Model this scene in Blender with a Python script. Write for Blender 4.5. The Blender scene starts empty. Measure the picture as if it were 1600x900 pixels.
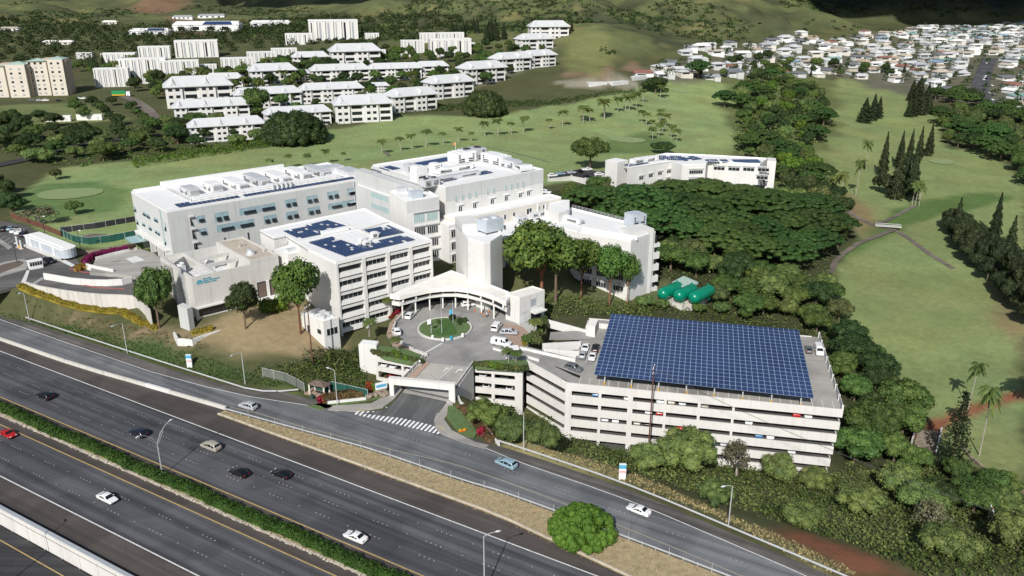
import bpy, math, random
import numpy as np
from mathutils import Vector, Matrix
random.seed(7); rng = np.random.default_rng(7)
scene = bpy.context.scene
col = scene.collection
R = math.radians
# ------------------------------------------------------------------ camera
CAM_H, FOC, HORIZ = 95.0, 1300.0, -30.0
PITCH = math.atan((450 - HORIZ) / FOC); CP, SP = math.cos(PITCH), math.sin(PITCH)
cam = bpy.data.cameras.new('camera'); cam_o = bpy.data.objects.new('camera', cam); col.objects.link(cam_o)
cam.sensor_width = 36; cam.lens = 36 * FOC / 1600; cam.clip_end = 12000; cam.clip_start = 1
cam_o.location = (0, 0, CAM_H); cam_o.rotation_euler = (R(90) - PITCH, 0, 0)
scene.camera = cam_o

def ray(x, y):
    u = (x - 800) / FOC; v = (y - 450) / FOC
    return np.array([u, CP - v * SP, -SP - v * CP])
def P(x, y, z=0.0):
    r = ray(x, y); t = (z - CAM_H) / r[2]
    return np.array([r[0] * t, r[1] * t, z])
def P2(x, y, z=0.0): return P(x, y, z)[:2]
def poly(pts, z): return [P2(x, y, z) for x, y in pts]

# ------------------------------------------------------------------ materials
MATS = {}
def nmat(name):
    m = bpy.data.materials.new(name); m.use_nodes = True
    nt = m.node_tree; b = nt.nodes['Principled BSDF']
    return m, nt, b
def ramp_noise(nt, scale, c1, c2, detail=6, rough=.6, lo=.3, hi=.7, coord='Object', stretch=None):
    tc = nt.nodes.new('ShaderNodeTexCoord')
    src = tc.outputs[coord]
    if stretch:
        mp = nt.nodes.new('ShaderNodeMapping'); mp.inputs['Scale'].default_value = stretch
        nt.links.new(src, mp.inputs['Vector']); src = mp.outputs['Vector']
    n = nt.nodes.new('ShaderNodeTexNoise'); n.inputs['Scale'].default_value = scale
    n.inputs['Detail'].default_value = detail; n.inputs['Roughness'].default_value = rough
    nt.links.new(src, n.inputs['Vector'])
    r = nt.nodes.new('ShaderNodeValToRGB'); r.color_ramp.elements[0].position = lo; r.color_ramp.elements[1].position = hi
    r.color_ramp.elements[0].color = (*c1, 1); r.color_ramp.elements[1].color = (*c2, 1)
    nt.links.new(n.outputs['Fac'], r.inputs['Fac'])
    return r.outputs['Color'], n.outputs['Fac']
def mixc(nt, a, b, fac, mode='MIX'):
    m = nt.nodes.new('ShaderNodeMix'); m.data_type = 'RGBA'; m.blend_type = mode
    def put(sock, v):
        if isinstance(v, (tuple, list)): sock.default_value = (*v[:3], 1)
        elif isinstance(v, (int, float)): sock.default_value = v
        else: nt.links.new(v, sock)
    put(m.inputs[0], fac); put(m.inputs[6], a); put(m.inputs[7], b)
    return m.outputs[2]
def plain(name, c, rough=.6, metal=0, var=.12, scale=.6, spec=.3):
    m, nt, b = nmat(name)
    c1 = tuple(x * (1 - var) for x in c); c2 = tuple(min(1, x * (1 + var)) for x in c)
    o, _ = ramp_noise(nt, scale, c1, c2)
    nt.links.new(o, b.inputs['Base Color'])
    b.inputs['Roughness'].default_value = rough; b.inputs['Metallic'].default_value = metal
    b.inputs['Specular IOR Level'].default_value = spec
    MATS[name] = m; return m
def wallmat(name, c, dirt, streak=.5, rough=.8):
    """rendered concrete: broad tone, fine grain, vertical rain streaks"""
    m, nt, b = nmat(name)
    a, _ = ramp_noise(nt, .12, tuple(x * .93 for x in c), tuple(min(1, x * 1.04) for x in c))
    s, f = ramp_noise(nt, .9, (0, 0, 0), (1, 1, 1), lo=.52, hi=.85, stretch=(1, 1, .06))
    mul = nt.nodes.new('ShaderNodeMath'); mul.operation = 'MULTIPLY'; mul.inputs[1].default_value = streak
    nt.links.new(s, mul.inputs[0])
    o = mixc(nt, a, dirt, mul.outputs[0])
    g, _ = ramp_noise(nt, 3.0, (.94, .94, .94), (1, 1, 1))
    o = mixc(nt, o, g, 1.0, 'MULTIPLY')
    nt.links.new(o, b.inputs['Base Color']); b.inputs['Roughness'].default_value = rough
    b.inputs['Specular IOR Level'].default_value = .2
    MATS[name] = m; return m
wallmat('white_wall', (.71, .70, .67), (.46, .44, .40), .62)
wallmat('cream_wall', (.67, .63, .56), (.46, .41, .35), .5)
wallmat('grey_wall', (.58, .59, .58), (.38, .37, .35), .6)
wallmat('old_concrete', (.61, .595, .56), (.33, .30, .26), .6)
wallmat('garage_concrete', (.68, .66, .625), (.42, .39, .35), .5)
wallmat('ret_wall', (.62, .59, .54), (.22, .20, .17), .85)
wallmat('pink_wall', (.52, .41, .33), (.4, .32, .27), .2)
wallmat('beige_wall', (.68, .62, .53), (.48, .43, .37), .2)
plain('white_roof', (.79, .785, .77), .7, var=.05, scale=.25)
plain('cream_roof', (.78, .755, .70), .8, var=.09, scale=.3)
plain('brown_roof', (.48, .42, .34), .9, var=.18, scale=.5)
plain('grey_roof', (.36, .38, .40), .6, var=.08)
plain('pale_roof', (.57, .58, .585), .5, var=.07)
plain('white_paint', (.80, .80, .79), .5, var=.04)
plain('worn_white', (.66, .66, .64), .7, var=.25, scale=1.6)
plain('worn_yellow', (.48, .34, .13), .7, var=.2, scale=1.2)
plain('pale_yellow', (.42, .36, .25), .7, var=.25, scale=1.2)
plain('dry_earth', (.36, .29, .17), 1, var=.25, scale=.8)
plain('kerb', (.50, .44, .36), .8, var=.25)
plain('brick_path', (.36, .26, .20), .9, var=.18, scale=2)
plain('steel', (.55, .56, .57), .4, .6, var=.1)
plain('rail_steel', (.5, .51, .51), .55, .2, var=.12)
plain('light_metal', (.66, .67, .68), .45, .3, var=.08)
plain('blue_grey_metal', (.50, .55, .60), .5, .1, var=.1)
plain('interior_shade', (.012, .012, .013), .9, var=.1)  # near-black colour standing in for the gloom inside the parking levels
plain('garage_floor', (.11, .105, .1), .9, var=.2)  # darkened floor tone carries the gloom between the decks
plain('dark_metal', (.035, .035, .04), .5, var=.2)
plain('dark_glass', (.018, .022, .026), .12, var=.3, spec=.5)
plain('blue_glass', (.30, .42, .46), .15, var=.15, spec=.5)
plain('teal_glass', (.33, .47, .46), .15, var=.12, spec=.5)
plain('car_glass', (.012, .014, .017), .08, var=.2, spec=.6)
plain('tyre', (.015, .015, .015), .8)
plain('rim', (.45, .45, .46), .35, .7)
plain('lamp_red', (.35, .01, .01), .3); plain('lamp_white', (.8, .8, .78), .2)
plain('teal_paint', (.03, .33, .45), .5, var=.05)
plain('sign_red', (.55, .03, .05), .5); plain('sign_blue', (.10, .38, .58), .5, var=.1)
plain('sign_white', (.8, .8, .8), .4, var=.03)
plain('tank_green', (.0, .20, .115), .28, var=.08, scale=.8, spec=.5)
plain('pale_green_roof', (.38, .50, .44), .6)
plain('green_mesh', (.018, .085, .065), .8, var=.2)
plain('chain_link', (.36, .38, .37), .6, .3)
plain('wood_pole', (.13, .055, .035), .9, var=.25, scale=2)
plain('bark', (.16, .115, .08), .95, var=.3, scale=2.5)
plain('red_bark', (.24, .10, .06), .95, var=.3, scale=2.5)
plain('pale_bark', (.36, .32, .27), .95, var=.25, scale=2.5)
plain('shingle', (.14, .105, .085), .95, var=.35, scale=2.5)
plain('rock', (.26, .21, .16), .95, var=.45, scale=1.2)
plain('yellow_paint', (.65, .36, .02), .5)
plain('orange_paint', (.75, .18, .02), .5)
plain('magenta_cover', (.22, .025, .17), .8, var=.2, scale=1.5)
plain('maroon_cover', (.09, .03, .03), .8, var=.2)
plain('green_plastic', (.02, .25, .08), .5)
plain('skin', (.45, .28, .2), .6); plain('cloth_white', (.7, .7, .68), .9); plain('cloth_dark', (.04, .045, .06), .9)
plain('flag_red', (.5, .05, .05), .8)

def asphalt(name, c, streak_dir, band=.35, patch=.2):
    """asphalt with wheel-path banding along streak_dir and mottled wear"""
    m, nt, b = nmat(name)
    tc = nt.nodes.new('ShaderNodeTexCoord')
    mp = nt.nodes.new('ShaderNodeMapping'); mp.inputs['Rotation'].default_value = (0, 0, -math.atan2(streak_dir[1], streak_dir[0]))
    mp2 = nt.nodes.new('ShaderNodeMapping'); mp2.inputs['Scale'].default_value = (.012, .8, 1)
    nt.links.new(tc.outputs['Object'], mp.inputs['Vector']); nt.links.new(mp.outputs['Vector'], mp2.inputs['Vector'])
    n = nt.nodes.new('ShaderNodeTexNoise'); n.inputs['Scale'].default_value = .8; n.inputs['Detail'].default_value = 4
    nt.links.new(mp2.outputs['Vector'], n.inputs['Vector'])
    r = nt.nodes.new('ShaderNodeValToRGB'); r.color_ramp.elements[0].position = .35; r.color_ramp.elements[1].position = .68
    r.color_ramp.elements[0].color = (*[x * (1 - band) for x in c], 1); r.color_ramp.elements[1].color = (*[x * (1 + band) for x in c], 1)
    nt.links.new(n.outputs['Fac'], r.inputs['Fac'])
    g, _ = ramp_noise(nt, .12, (1 - patch,) * 3, (1, 1, 1))
    o = mixc(nt, r.outputs['Color'], g, 1.0, 'MULTIPLY')
    g2, _ = ramp_noise(nt, 5.0, (.86, .86, .86), (1, 1, 1))
    o = mixc(nt, o, g2, 1.0, 'MULTIPLY')
    vo = nt.nodes.new('ShaderNodeTexVoronoi'); vo.feature = 'DISTANCE_TO_EDGE'; vo.inputs['Scale'].default_value = .13; nt.links.new(mp.outputs['Vector'], vo.inputs['Vector'])
    cr = nt.nodes.new('ShaderNodeValToRGB'); cr.color_ramp.elements[0].color = (.66, .66, .66, 1); cr.color_ramp.elements[0].position = .004; cr.color_ramp.elements[1].position = .012
    nt.links.new(vo.outputs['Distance'], cr.inputs['Fac']); o = mixc(nt, o, cr.outputs['Color'], .4, 'MULTIPLY')
    pt, _ = ramp_noise(nt, .055, (.80, .80, .81), (1.1, 1.09, 1.07), detail=2, lo=.44, hi=.5); o = mixc(nt, o, pt, .7, 'MULTIPLY')
    nt.links.new(o, b.inputs['Base Color']); b.inputs['Roughness'].default_value = .85; b.inputs['Specular IOR Level'].default_value = .25
    MATS[name] = m; return m
HW_U = np.array([-.860, .5104]); HW_N = np.array([.5104, .860])
asphalt('highway_asphalt', (.098, .099, .108), HW_U, .36)
asphalt('ramp_asphalt', (.18, .187, .195), HW_U, .28)
asphalt('shoulder_asphalt', (.10, .086, .078), HW_U, .2)
asphalt('gutter_asphalt', (.15, .14, .128), HW_U, .3, .35)
asphalt('entry_asphalt', (.13, .135, .135), np.array([.25, .97]), .25)
asphalt('plaza_asphalt', (.36, .352, .335), np.array([.6, .8]), .07, .3)
asphalt('deck_concrete', (.42, .40, .37), np.array([.97, -.21]), .06, .28)
asphalt('drive_asphalt', (.15, .145, .14), np.array([.97, .21]), .2, .25)
asphalt('drive_concrete', (.40, .385, .355), np.array([.97, .21]), .12, .2)
asphalt('lot_asphalt', (.055, .055, .058), np.array([1., 0.]), .25)
asphalt('path_asphalt', (.20, .17, .145), np.array([1., .3]), .2)

def leafmat(name, c, var=.36, trans=.25, rough=.6):
    m, nt, b = nmat(name)
    geo = nt.nodes.new('ShaderNodeNewGeometry'); oi = nt.nodes.new('ShaderNodeObjectInfo')
    r = nt.nodes.new('ShaderNodeValToRGB')
    e = r.color_ramp.elements
    e[0].color = (c[0] * (1 - var) * .8, c[1] * (1 - var), c[2] * (1 - var), 1)
    e[1].color = (c[0] * (1 + var) * 1.12, c[1] * (1 + var), c[2] * (1 + var * .5), 1)
    nt.links.new(geo.outputs['Random Per Island'], r.inputs['Fac'])
    # clump-scale tone in object space
    g, _ = ramp_noise(nt, .35, (.62, .66, .6), (1.15, 1.12, 1.0), detail=3)
    o = mixc(nt, r.outputs['Color'], g, 1.0, 'MULTIPLY')
    hs = nt.nodes.new('ShaderNodeHueSaturation')
    mr = nt.nodes.new('ShaderNodeMapRange'); mr.inputs['To Min'].default_value = .475; mr.inputs['To Max'].default_value = .52
    nt.links.new(oi.outputs['Random'], mr.inputs['Value']); nt.links.new(mr.outputs['Result'], hs.inputs['Hue'])
    mr2 = nt.nodes.new('ShaderNodeMapRange'); mr2.inputs['To Min'].default_value = .78; mr2.inputs['To Max'].default_value = 1.25
    mm = nt.nodes.new('ShaderNodeMath'); mm.operation = 'FRACT'; mq = nt.nodes.new('ShaderNodeMath'); mq.operation = 'MULTIPLY'; mq.inputs[1].default_value = 7.31
    nt.links.new(oi.outputs['Random'], mq.inputs[0]); nt.links.new(mq.outputs[0], mm.inputs[0]); nt.links.new(mm.outputs[0], mr2.inputs['Value'])
    nt.links.new(mr2.outputs['Result'], hs.inputs['Value']); nt.links.new(o, hs.inputs['Color'])
    nt.links.new(hs.outputs['Color'], b.inputs['Base Color'])
    b.inputs['Roughness'].default_value = rough; b.inputs['Specular IOR Level'].default_value = .25
    tr = nt.nodes.new('ShaderNodeBsdfTranslucent'); nt.links.new(hs.outputs['Color'], tr.inputs['Color'])
    mx = nt.nodes.new('ShaderNodeMixShader'); mx.inputs[0].default_value = trans
    nt.links.new(b.outputs[0], mx.inputs[1]); nt.links.new(tr.outputs[0], mx.inputs[2])
    nt.links.new(mx.outputs[0], nt.nodes['Material Output'].inputs['Surface'])
    MATS[name] = m; return m
leafmat('leaf_mid', (.098, .160, .048)); leafmat('leaf_airy', (.105, .185, .045)); leafmat('leaf_dark', (.046, .080, .029)); leafmat('leaf_monkey', (.062, .116, .033), .2)
leafmat('leaf_bright', (.11, .19, .03), .35); leafmat('leaf_olive', (.115, .145, .060)); leafmat('leaf_grey', (.17, .17, .115), .4)
leafmat('leaf_iron', (.040, .058, .028), .4); leafmat('leaf_palm', (.11, .15, .045), .35); leafmat('leaf_hedge', (.045, .098, .02), .4)
leafmat('leaf_yellow', (.27, .20, .035), .35); leafmat('leaf_red', (.30, .03, .025), .4); leafmat('leaf_magenta', (.25, .02, .15), .3)
leafmat('leaf_dome', (.092, .178, .028), .25); leafmat('leaf_brown', (.15, .10, .055), .4); leafmat('leaf_dry', (.44, .36, .21), .3)
leafmat('leaf_slope', (.140, .205, .075), .4); leafmat('leaf_weed', (.06, .13, .03), .4)

# ------------------------------------------------------------------ mesh builder and object helpers
class MB:
    def __init__(s): s.v = []; s.f = []
    def add(s, vs, fs):
        o = len(s.v); s.v += [tuple(map(float, p)) for p in vs]; s.f += [tuple(i + o for i in f) for f in fs]; return s
    def quad(s, a, b, c, d): return s.add([a, b, c, d], [(0, 1, 2, 3)])
    def prism(s, pts, z0, z1, top=True, bottom=False):
        pts = [np.asarray(p)[:2] for p in pts]
        a = sum(pts[i][0] * pts[(i + 1) % len(pts)][1] - pts[(i + 1) % len(pts)][0] * pts[i][1] for i in range(len(pts)))
        if a < 0: pts = pts[::-1]
        n = len(pts); z0s = z0 if hasattr(z0, '__len__') else [z0] * n; z1s = z1 if hasattr(z1, '__len__') else [z1] * n
        vs = [(p[0], p[1], z) for p, z in zip(pts, z0s)] + [(p[0], p[1], z) for p, z in zip(pts, z1s)]
        fs = [(i, (i + 1) % n, n + (i + 1) % n, n + i) for i in range(n)]
        if top: fs.append(tuple(range(n, 2 * n)))
        if bottom: fs.append(tuple(range(n))[::-1])
        return s.add(vs, fs)
    def obox(s, p, d, l, w, z0, z1):
        """box from corner p, length l along unit d, width w to the left of d"""
        p = np.asarray(p)[:2]; d = np.asarray(d); n = np.array([-d[1], d[0]])
        return s.prism([p, p + d * l, p + d * l + n * w, p + n * w], z0, z1, True, True)
    def cbox(s, c, d, l, w, z0, z1):
        d = np.asarray(d); n = np.array([-d[1], d[0]]); c = np.asarray(c)[:2]
        return s.obox(c - d * l / 2 - n * w / 2, d, l, w, z0, z1)
    def tube(s, pts, rad, n=6, cap=True):
        pts = [Vector(p) for p in pts]
        rad = rad if hasattr(rad, '__len__') else [rad] * len(pts)
        vs = []; fs = []
        for i, p in enumerate(pts):
            t = (pts[min(i + 1, len(pts) - 1)] - pts[max(i - 1, 0)]).normalized()
            a = t.cross(Vector((0, 0, 1)) if abs(t.z) < .9 else Vector((1, 0, 0))).normalized(); b = t.cross(a)
            for k in range(n):
                q = p + (a * math.cos(2 * math.pi * k / n) + b * math.sin(2 * math.pi * k / n)) * rad[i]; vs.append(q)
        for i in range(len(pts) - 1):
            for k in range(n):
                fs.append((i * n + k, i * n + (k + 1) % n, (i + 1) * n + (k + 1) % n, (i + 1) * n + k))
        if cap: fs.append(tuple(range(n))[::-1]); fs.append(tuple((len(pts) - 1) * n + k for k in range(n)))
        return s.add(vs, fs)
    def mesh(s, name, m):
        me = bpy.data.meshes.new(name); me.from_pydata(s.v, [], s.f); me.materials.append(MATS[m] if isinstance(m, str) else m); me.update(); return me
    def build(s, name, m, parent=None, smooth=False):
        me = s.mesh(name, m)
        if smooth: me.polygons.foreach_set('use_smooth', [True] * len(me.polygons))
        return link(name, me, parent)
def link(name, data, parent=None, loc=None, rz=0, sc=None):
    o = bpy.data.objects.new(name, data); col.objects.link(o)
    if parent is not None: o.parent = parent
    if loc is not None: o.location = tuple(map(float, loc))
    if rz: o.rotation_euler.z = rz
    if sc is not None: o.scale = sc if hasattr(sc, '__len__') else (sc,) * 3
    return o
def tag(o, label, cat, group=None, kind=None):
    o['label'] = label; o['category'] = cat
    if group: o['group'] = group
    if kind: o['kind'] = kind
    return o
def thing(name, label, cat, loc=(0, 0, 0), rz=0, group=None, kind=None):
    o = link(name, None, None, loc, rz); o.empty_display_size = .5
    return tag(o, label, cat, group, kind)
def struct(name, mb, m):
    o = mb.build(name, m); o['kind'] = 'structure'; return o
def dup(root, loc, rz=0, sc=None, label=None, group=None):
    r = root.copy(); col.objects.link(r); r.location = tuple(map(float, loc)); r.rotation_euler.z = rz
    if sc is not None: r.scale = sc if hasattr(sc, '__len__') else (sc,) * 3
    if label: r['label'] = label
    if group: r['group'] = group
    for ch in list(root.children):
        c = ch.copy(); col.objects.link(c); c.parent = r
        for g in list(ch.children):
            d = g.copy(); col.objects.link(d); d.parent = c
    return r
def unit(v): v = np.asarray(v, float); return v / np.linalg.norm(v)

class Facade:
    """vertical plane through A->B (left to right seen from outside)"""
    def __init__(s, A, B):
        s.A = np.asarray(A)[:2]; s.B = np.asarray(B)[:2]; s.L = np.linalg.norm(s.B - s.A); s.d = (s.B - s.A) / s.L; s.n = np.array([s.d[1], -s.d[0]])
    def uz(s, px, py):
        r = ray(px, py); t = (s.n @ s.A) / (s.n @ r[:2]); w = r[:2] * t
        return (w - s.A) @ s.d, CAM_H + r[2] * t
    def box(s, mb, u0, u1, z0, z1, o0, o1):
        p = s.A + s.d * u0 + s.n * o1
        return mb.obox(p, s.d, u1 - u0, o1 - o0, z0, z1)
    def rect(s, x0, y0, x1, y1):
        a = s.uz(x0, y0); b = s.uz(x1, y1); return min(a[0], b[0]), max(a[0], b[0]), min(a[1], b[1]), max(a[1], b[1])
# ------------------------------------------------------------------ terrain
CTRL = """0,560,0;0,700,0;300,640,0;600,760,0;900,880,0;600,690,0;900,760,0;1150,850,0;0,500,0;200,570,0
30,470,1.5;120,480,3;200,510,2.5;240,500,3.5;320,520,4.5;400,500,5.5;440,540,3;470,495,5;370,560,1.6;500,545,1;430,585,.3;545,560,-4;500,590,-1.5;560,620,-2
0,440,6;40,390,8;150,400,8;100,345,8;0,350,8.2;100,300,8;50,250,9;300,230,8;500,240,7;700,210,6;900,220,5;1000,150,10;800,190,8;600,200,9;860,168,11;1090,140,12;1050,200,4;1140,190,2
640,480,2;720,500,2;780,470,2;620,610,-5;760,650,-8;800,665,-10;950,700,-15;1150,730,-16.5;1300,745,-17;730,650,-2.5
1000,770,-1;900,725,-1.5;1100,800,-2.5;1300,830,-10;1400,770,-17;1500,730,-18.5;1550,850,-11;1600,890,-7;1380,880,-4.5;1200,830,-3
1450,660,-19;1550,600,-19;1580,500,-17;1450,480,-17.5;1350,420,-16;1400,352,-14.5;1500,280,-12;1350,255,-12;1400,200,-9;1370,150,-4;1590,350,-14;1590,250,-10;1530,210,-8
1000,330,1;1100,350,-3;1200,400,-9;1250,300,-8;1250,500,-14;1100,430,-6;1070,468,-5;970,470,-3;1150,520,-12;850,452,2;900,480,0;1250,220,-3;1200,150,6;1350,600,-19;1380,680,-19
1080,300,2;1200,310,1.5;950,292,5;880,280,7;860,300,8
1090,95,26;1040,100,22;1300,110,8;1450,110,6;1560,165,0;1400,65,22;1550,65,20;1280,80,16;1180,112,14;1590,110,8
950,100,32;950,50,48;900,0,72;1000,0,70;1000,50,46;1100,25,52;1100,0,69;1200,45,40;1200,0,66;1120,60,34;1270,3,68;1320,28,48;1300,46,30;1220,20,60;1240,52,33;1372,51,27;840,70,36;800,30,50;880,120,22;930,110,22
350,190,11;350,120,21;350,70,29;350,30,40;350,0,57;600,180,12;600,120,20;600,80,28;600,40,40;600,0,60;820,110,24;700,0,66;50,190,13;50,140,18;50,90,26;50,40,40;0,0,58;150,0,58;200,130,18;200,195,12
1400,45,26;1450,45,26;1590,40,25;1500,37,25"""
FLAT = [  # (pixel polygon, z of polygon, ground z, margin)
 ([(205,301),(261,333),(570,279),(715,238),(850,266),(880,330),(690,350)], 25, 7.6, 4),
 ([(-40,330),(215,385),(300,440),(240,480),(215,462),(130,458),(-40,445)], 8, 7.85, 3),
 ([(300,434),(435,404),(395,377),(267,412)], 18, 5.8, 2),
 ([(885,598),(1318,640),(1282,535),(955,495)], 2, -17, 4),
]
CW = []
for t in CTRL.replace('\n', ';').split(';'):
    x, y, z = map(float, t.split(',')); p = P(x, y, z); CW.append(p)
for x, y, z in [(-900, 2600, 330), (-300, 2700, 340), (400, 2700, 380), (1100, 2700, 420), (1900, 2600, 420), (-1800, 1500, 160), (-900, 1500, 70), (-1500, 500, 40), (-600, 300, 10), (-600, 60, 0), (0, 20, -4), (400, 40, -10), (900, 300, -12), (700, 600, -4), (1300, 800, 30), (1700, 1300, 160), (250, 1800, 300), (1000, 2100, 300), (600, 2100, 300), (1500, 2000, 330), (-200, -200, -8), (500, -200, -15), (-1500, -200, 0), (1800, 0, 0), (560, 1560, 27), (700, 1580, 26), (900, 1580, 26), (1150, 1580, 30), (640, 1760, 120), (820, 1800, 150), (1050, 1800, 150), (1300, 1750, 160), (545, 1350, 27), (640, 1420, 26), (900, 1400, 25), (380, 1400, 115), (440, 1500, 105), (0, 1900, 240), (0, 1500, 130), (300, 1550, 150), (-700, 1900, 110)]:
    CW.append(np.array([x, y, z], float))
CW = np.array(CW)
D0 = np.linalg.norm(CW[:, None, :2] - CW[None, :, :2], axis=2)
A_ = np.zeros((len(CW) + 3,) * 2); A_[:len(CW), :len(CW)] = D0; A_[:len(CW), -3] = 1; A_[:len(CW), -2:] = CW[:, :2] / 1000; A_[-3, :len(CW)] = 1; A_[-2:, :len(CW)] = CW[:, :2].T / 1000
A_[range(len(CW)), range(len(CW))] -= 1.5
WR = np.linalg.solve(A_, np.r_[CW[:, 2], 0, 0, 0])
def rbf(X, Y):
    sh = X.shape; q = np.c_[X.ravel(), Y.ravel()]; out = np.empty(len(q))
    for i in range(0, len(q), 20000):
        b = q[i:i + 20000]; d = np.sqrt(((b[:, None, :] - CW[None, :, :2]) ** 2).sum(2))
        out[i:i + 20000] = d @ WR[:len(CW)] + WR[-3] + (b / 1000) @ WR[-2:]
    return out.reshape(sh)
def pdist(X, Y, pg):
    """signed distance to polygon (negative inside)"""
    pg = np.asarray(pg); d = np.full(X.shape, 1e9); ins = np.zeros(X.shape, bool); n = len(pg)
    for i in range(n):
        a = pg[i]; b = pg[(i + 1) % n]; e = b - a; L2 = e @ e + 1e-9
        t = np.clip(((X - a[0]) * e[0] + (Y - a[1]) * e[1]) / L2, 0, 1)
        d = np.minimum(d, np.hypot(X - a[0] - t * e[0], Y - a[1] - t * e[1]))
        c = ((a[1] > Y) != (b[1] > Y)) & (X < (b[0] - a[0]) * (Y - a[1]) / (b[1] - a[1] + 1e-12) + a[0]); ins ^= c
    return np.where(ins, -d, d)
def vnoise(X, Y, s, seed=0):
    x = X / s; y = Y / s; xi = np.floor(x).astype(int); yi = np.floor(y).astype(int); fx = x - xi; fy = y - yi
    def h(a, b):
        n = (a * 374761393 + b * 668265263 + seed * 144665) & 0x7fffffff; n = ((n ^ (n >> 13)) * 1274126177) & 0x7fffffff
        return ((n ^ (n >> 16)) & 0xffff) / 65535.0
    fx = fx * fx * (3 - 2 * fx); fy = fy * fy * (3 - 2 * fy)
    return (h(xi, yi) * (1 - fx) + h(xi + 1, yi) * fx) * (1 - fy) + (h(xi, yi + 1) * (1 - fx) + h(xi + 1, yi + 1) * fx) * fy
def axis(segs):
    out = []
    for a, b, st in segs: out += list(np.arange(a, b, st))
    return np.array(out + [segs[-1][1]])
GX = axis([(-3000, -1000, 80), (-1000, -400, 20), (-400, -240, 8), (-240, 240, 3), (240, 420, 6), (420, 1300, 12), (1300, 3000, 80)])
GY = axis([(-600, 60, 40), (60, 92, 8), (92, 420, 3), (420, 640, 6), (640, 1500, 10), (1500, 3000, 40)])
XX, YY = np.meshgrid(GX, GY)
ZZ = rbf(XX, YY)
hill = np.clip((ZZ - 26) / 40, 0, 1) * np.clip((YY - 650) / 200, 0, 1)
gul = (np.abs(vnoise(XX + .35 * YY, YY, 130, 3) - .5) * 2) ** .8 * 34 + (vnoise(XX, YY, 45, 5) - .5) * 18 + (vnoise(XX, YY, 18, 6) - .5) * 5
ZZ = ZZ + hill * (gul - 17) * np.clip((YY - 650) / 500, .35, 1)
ZZ = ZZ + (vnoise(XX, YY, 35, 9) - .5) * .8 * np.clip((YY - 200) / 100, 0, 1)
# highway corridor: flat
along = XX * HW_U[0] + YY * HW_U[1]; nn = XX * HW_N[0] + YY * HW_N[1]
TOP_N = np.interp(along, [-2000, 0, 20, 55, 75, 88, 119, 132, 160, 260, 2000], [124, 126, 130.5, 138, 139, 150, 150, 134, 126.5, 126, 126])
w = np.clip(1 - (nn - TOP_N) / 5, 0, 1) * np.clip(1 - (60 - nn) / 200, 0, 1)
ZZ = ZZ * (1 - w) + (-.14) * w
low = np.clip((71 - nn) / .8, 0, 1) * np.clip((nn - 20) / 20, 0, 1)
ZZ = ZZ - 5.0 * low
for pg, zp, zg, mg in FLAT:
    w = np.clip(1 - pdist(XX, YY, poly(pg, zp)) / mg, 0, 1); ZZ = ZZ * (1 - w) + zg * w
def g(x, y):
    x = np.atleast_1d(np.asarray(x, float)); y = np.atleast_1d(np.asarray(y, float))
    i = np.clip(np.searchsorted(GX, x) - 1, 0, len(GX) - 2); j = np.clip(np.searchsorted(GY, y) - 1, 0, len(GY) - 2)
    fx = np.clip((x - GX[i]) / (GX[i + 1] - GX[i]), 0, 1); fy = np.clip((y - GY[j]) / (GY[j + 1] - GY[j]), 0, 1)
    return (ZZ[j, i] * (1 - fx) + ZZ[j, i + 1] * fx) * (1 - fy) + (ZZ[j + 1, i] * (1 - fx) + ZZ[j + 1, i + 1] * fx) * fy
def gz(x, y): return float(g(x, y)[0])
TS = np.r_[np.arange(90, 700, 1.0), np.arange(700, 2600, 3.0)]
def G(px, py):
    """the point of the terrain seen at a picture point"""
    r = ray(px, py); r = r / np.linalg.norm(r)
    q = r[None, :] * TS[:, None]; z = CAM_H + q[:, 2]; h = g(q[:, 0], q[:, 1])
    k = np.argmax(z < h)
    if z[k] >= h[k]: k = len(TS) - 1
    a, b = TS[max(k - 1, 0)], TS[k]
    for _ in range(12):
        m = (a + b) / 2; p = r * m
        if CAM_H + p[2] < gz(p[0], p[1]): b = m
        else: a = m
    p = r * b; return np.array([p[0], p[1], gz(p[0], p[1])])
def Gpoly(pts): return [G(x, y)[:2] for x, y in pts]
# ------------------------------------------------------------------ ground sheet with painted land cover
def lerp(a, b, t): return a + (b - a) * t
LC = np.zeros(XX.shape + (3,)); LC[:] = (.085, .092, .045)
def cover(c, mask):
    global LC
    LC = LC * (1 - mask[..., None]) + np.array(c) * mask[..., None]
def area(c, pg, soft=3, amp=3, sc=14):
    d = pdist(XX, YY, Gpoly(pg)) + (vnoise(XX, YY, sc, 21) - .5) * 2 * amp
    cover(c, np.clip(.5 - d / soft, 0, 1))
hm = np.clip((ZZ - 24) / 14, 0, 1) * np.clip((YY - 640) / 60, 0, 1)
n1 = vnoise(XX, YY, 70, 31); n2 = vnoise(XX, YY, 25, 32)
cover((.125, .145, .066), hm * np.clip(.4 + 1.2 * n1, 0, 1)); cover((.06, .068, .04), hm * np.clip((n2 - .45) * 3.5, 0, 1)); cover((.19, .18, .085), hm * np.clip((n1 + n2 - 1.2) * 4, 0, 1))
cover((.045, .056, .032), hm * np.clip((13 - gul) / 9, 0, 1) * .55); n3 = vnoise(XX, YY, 11, 33); cover((.07, .08, .045), hm * np.clip((n3 - .6) * 4, 0, 1) * .5)  # first cover: gully shading painted into the scrub tone of the ground
shaded_forest_far = np.clip((YY - 1580) / 60, 0, 1) * np.clip((XX - 480) / 40, 0, 1)
cover((.022, .030, .030), np.clip(shaded_forest_far, 0, 1))  # cloud shade painted into the dark forest colour of the far slope
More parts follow.
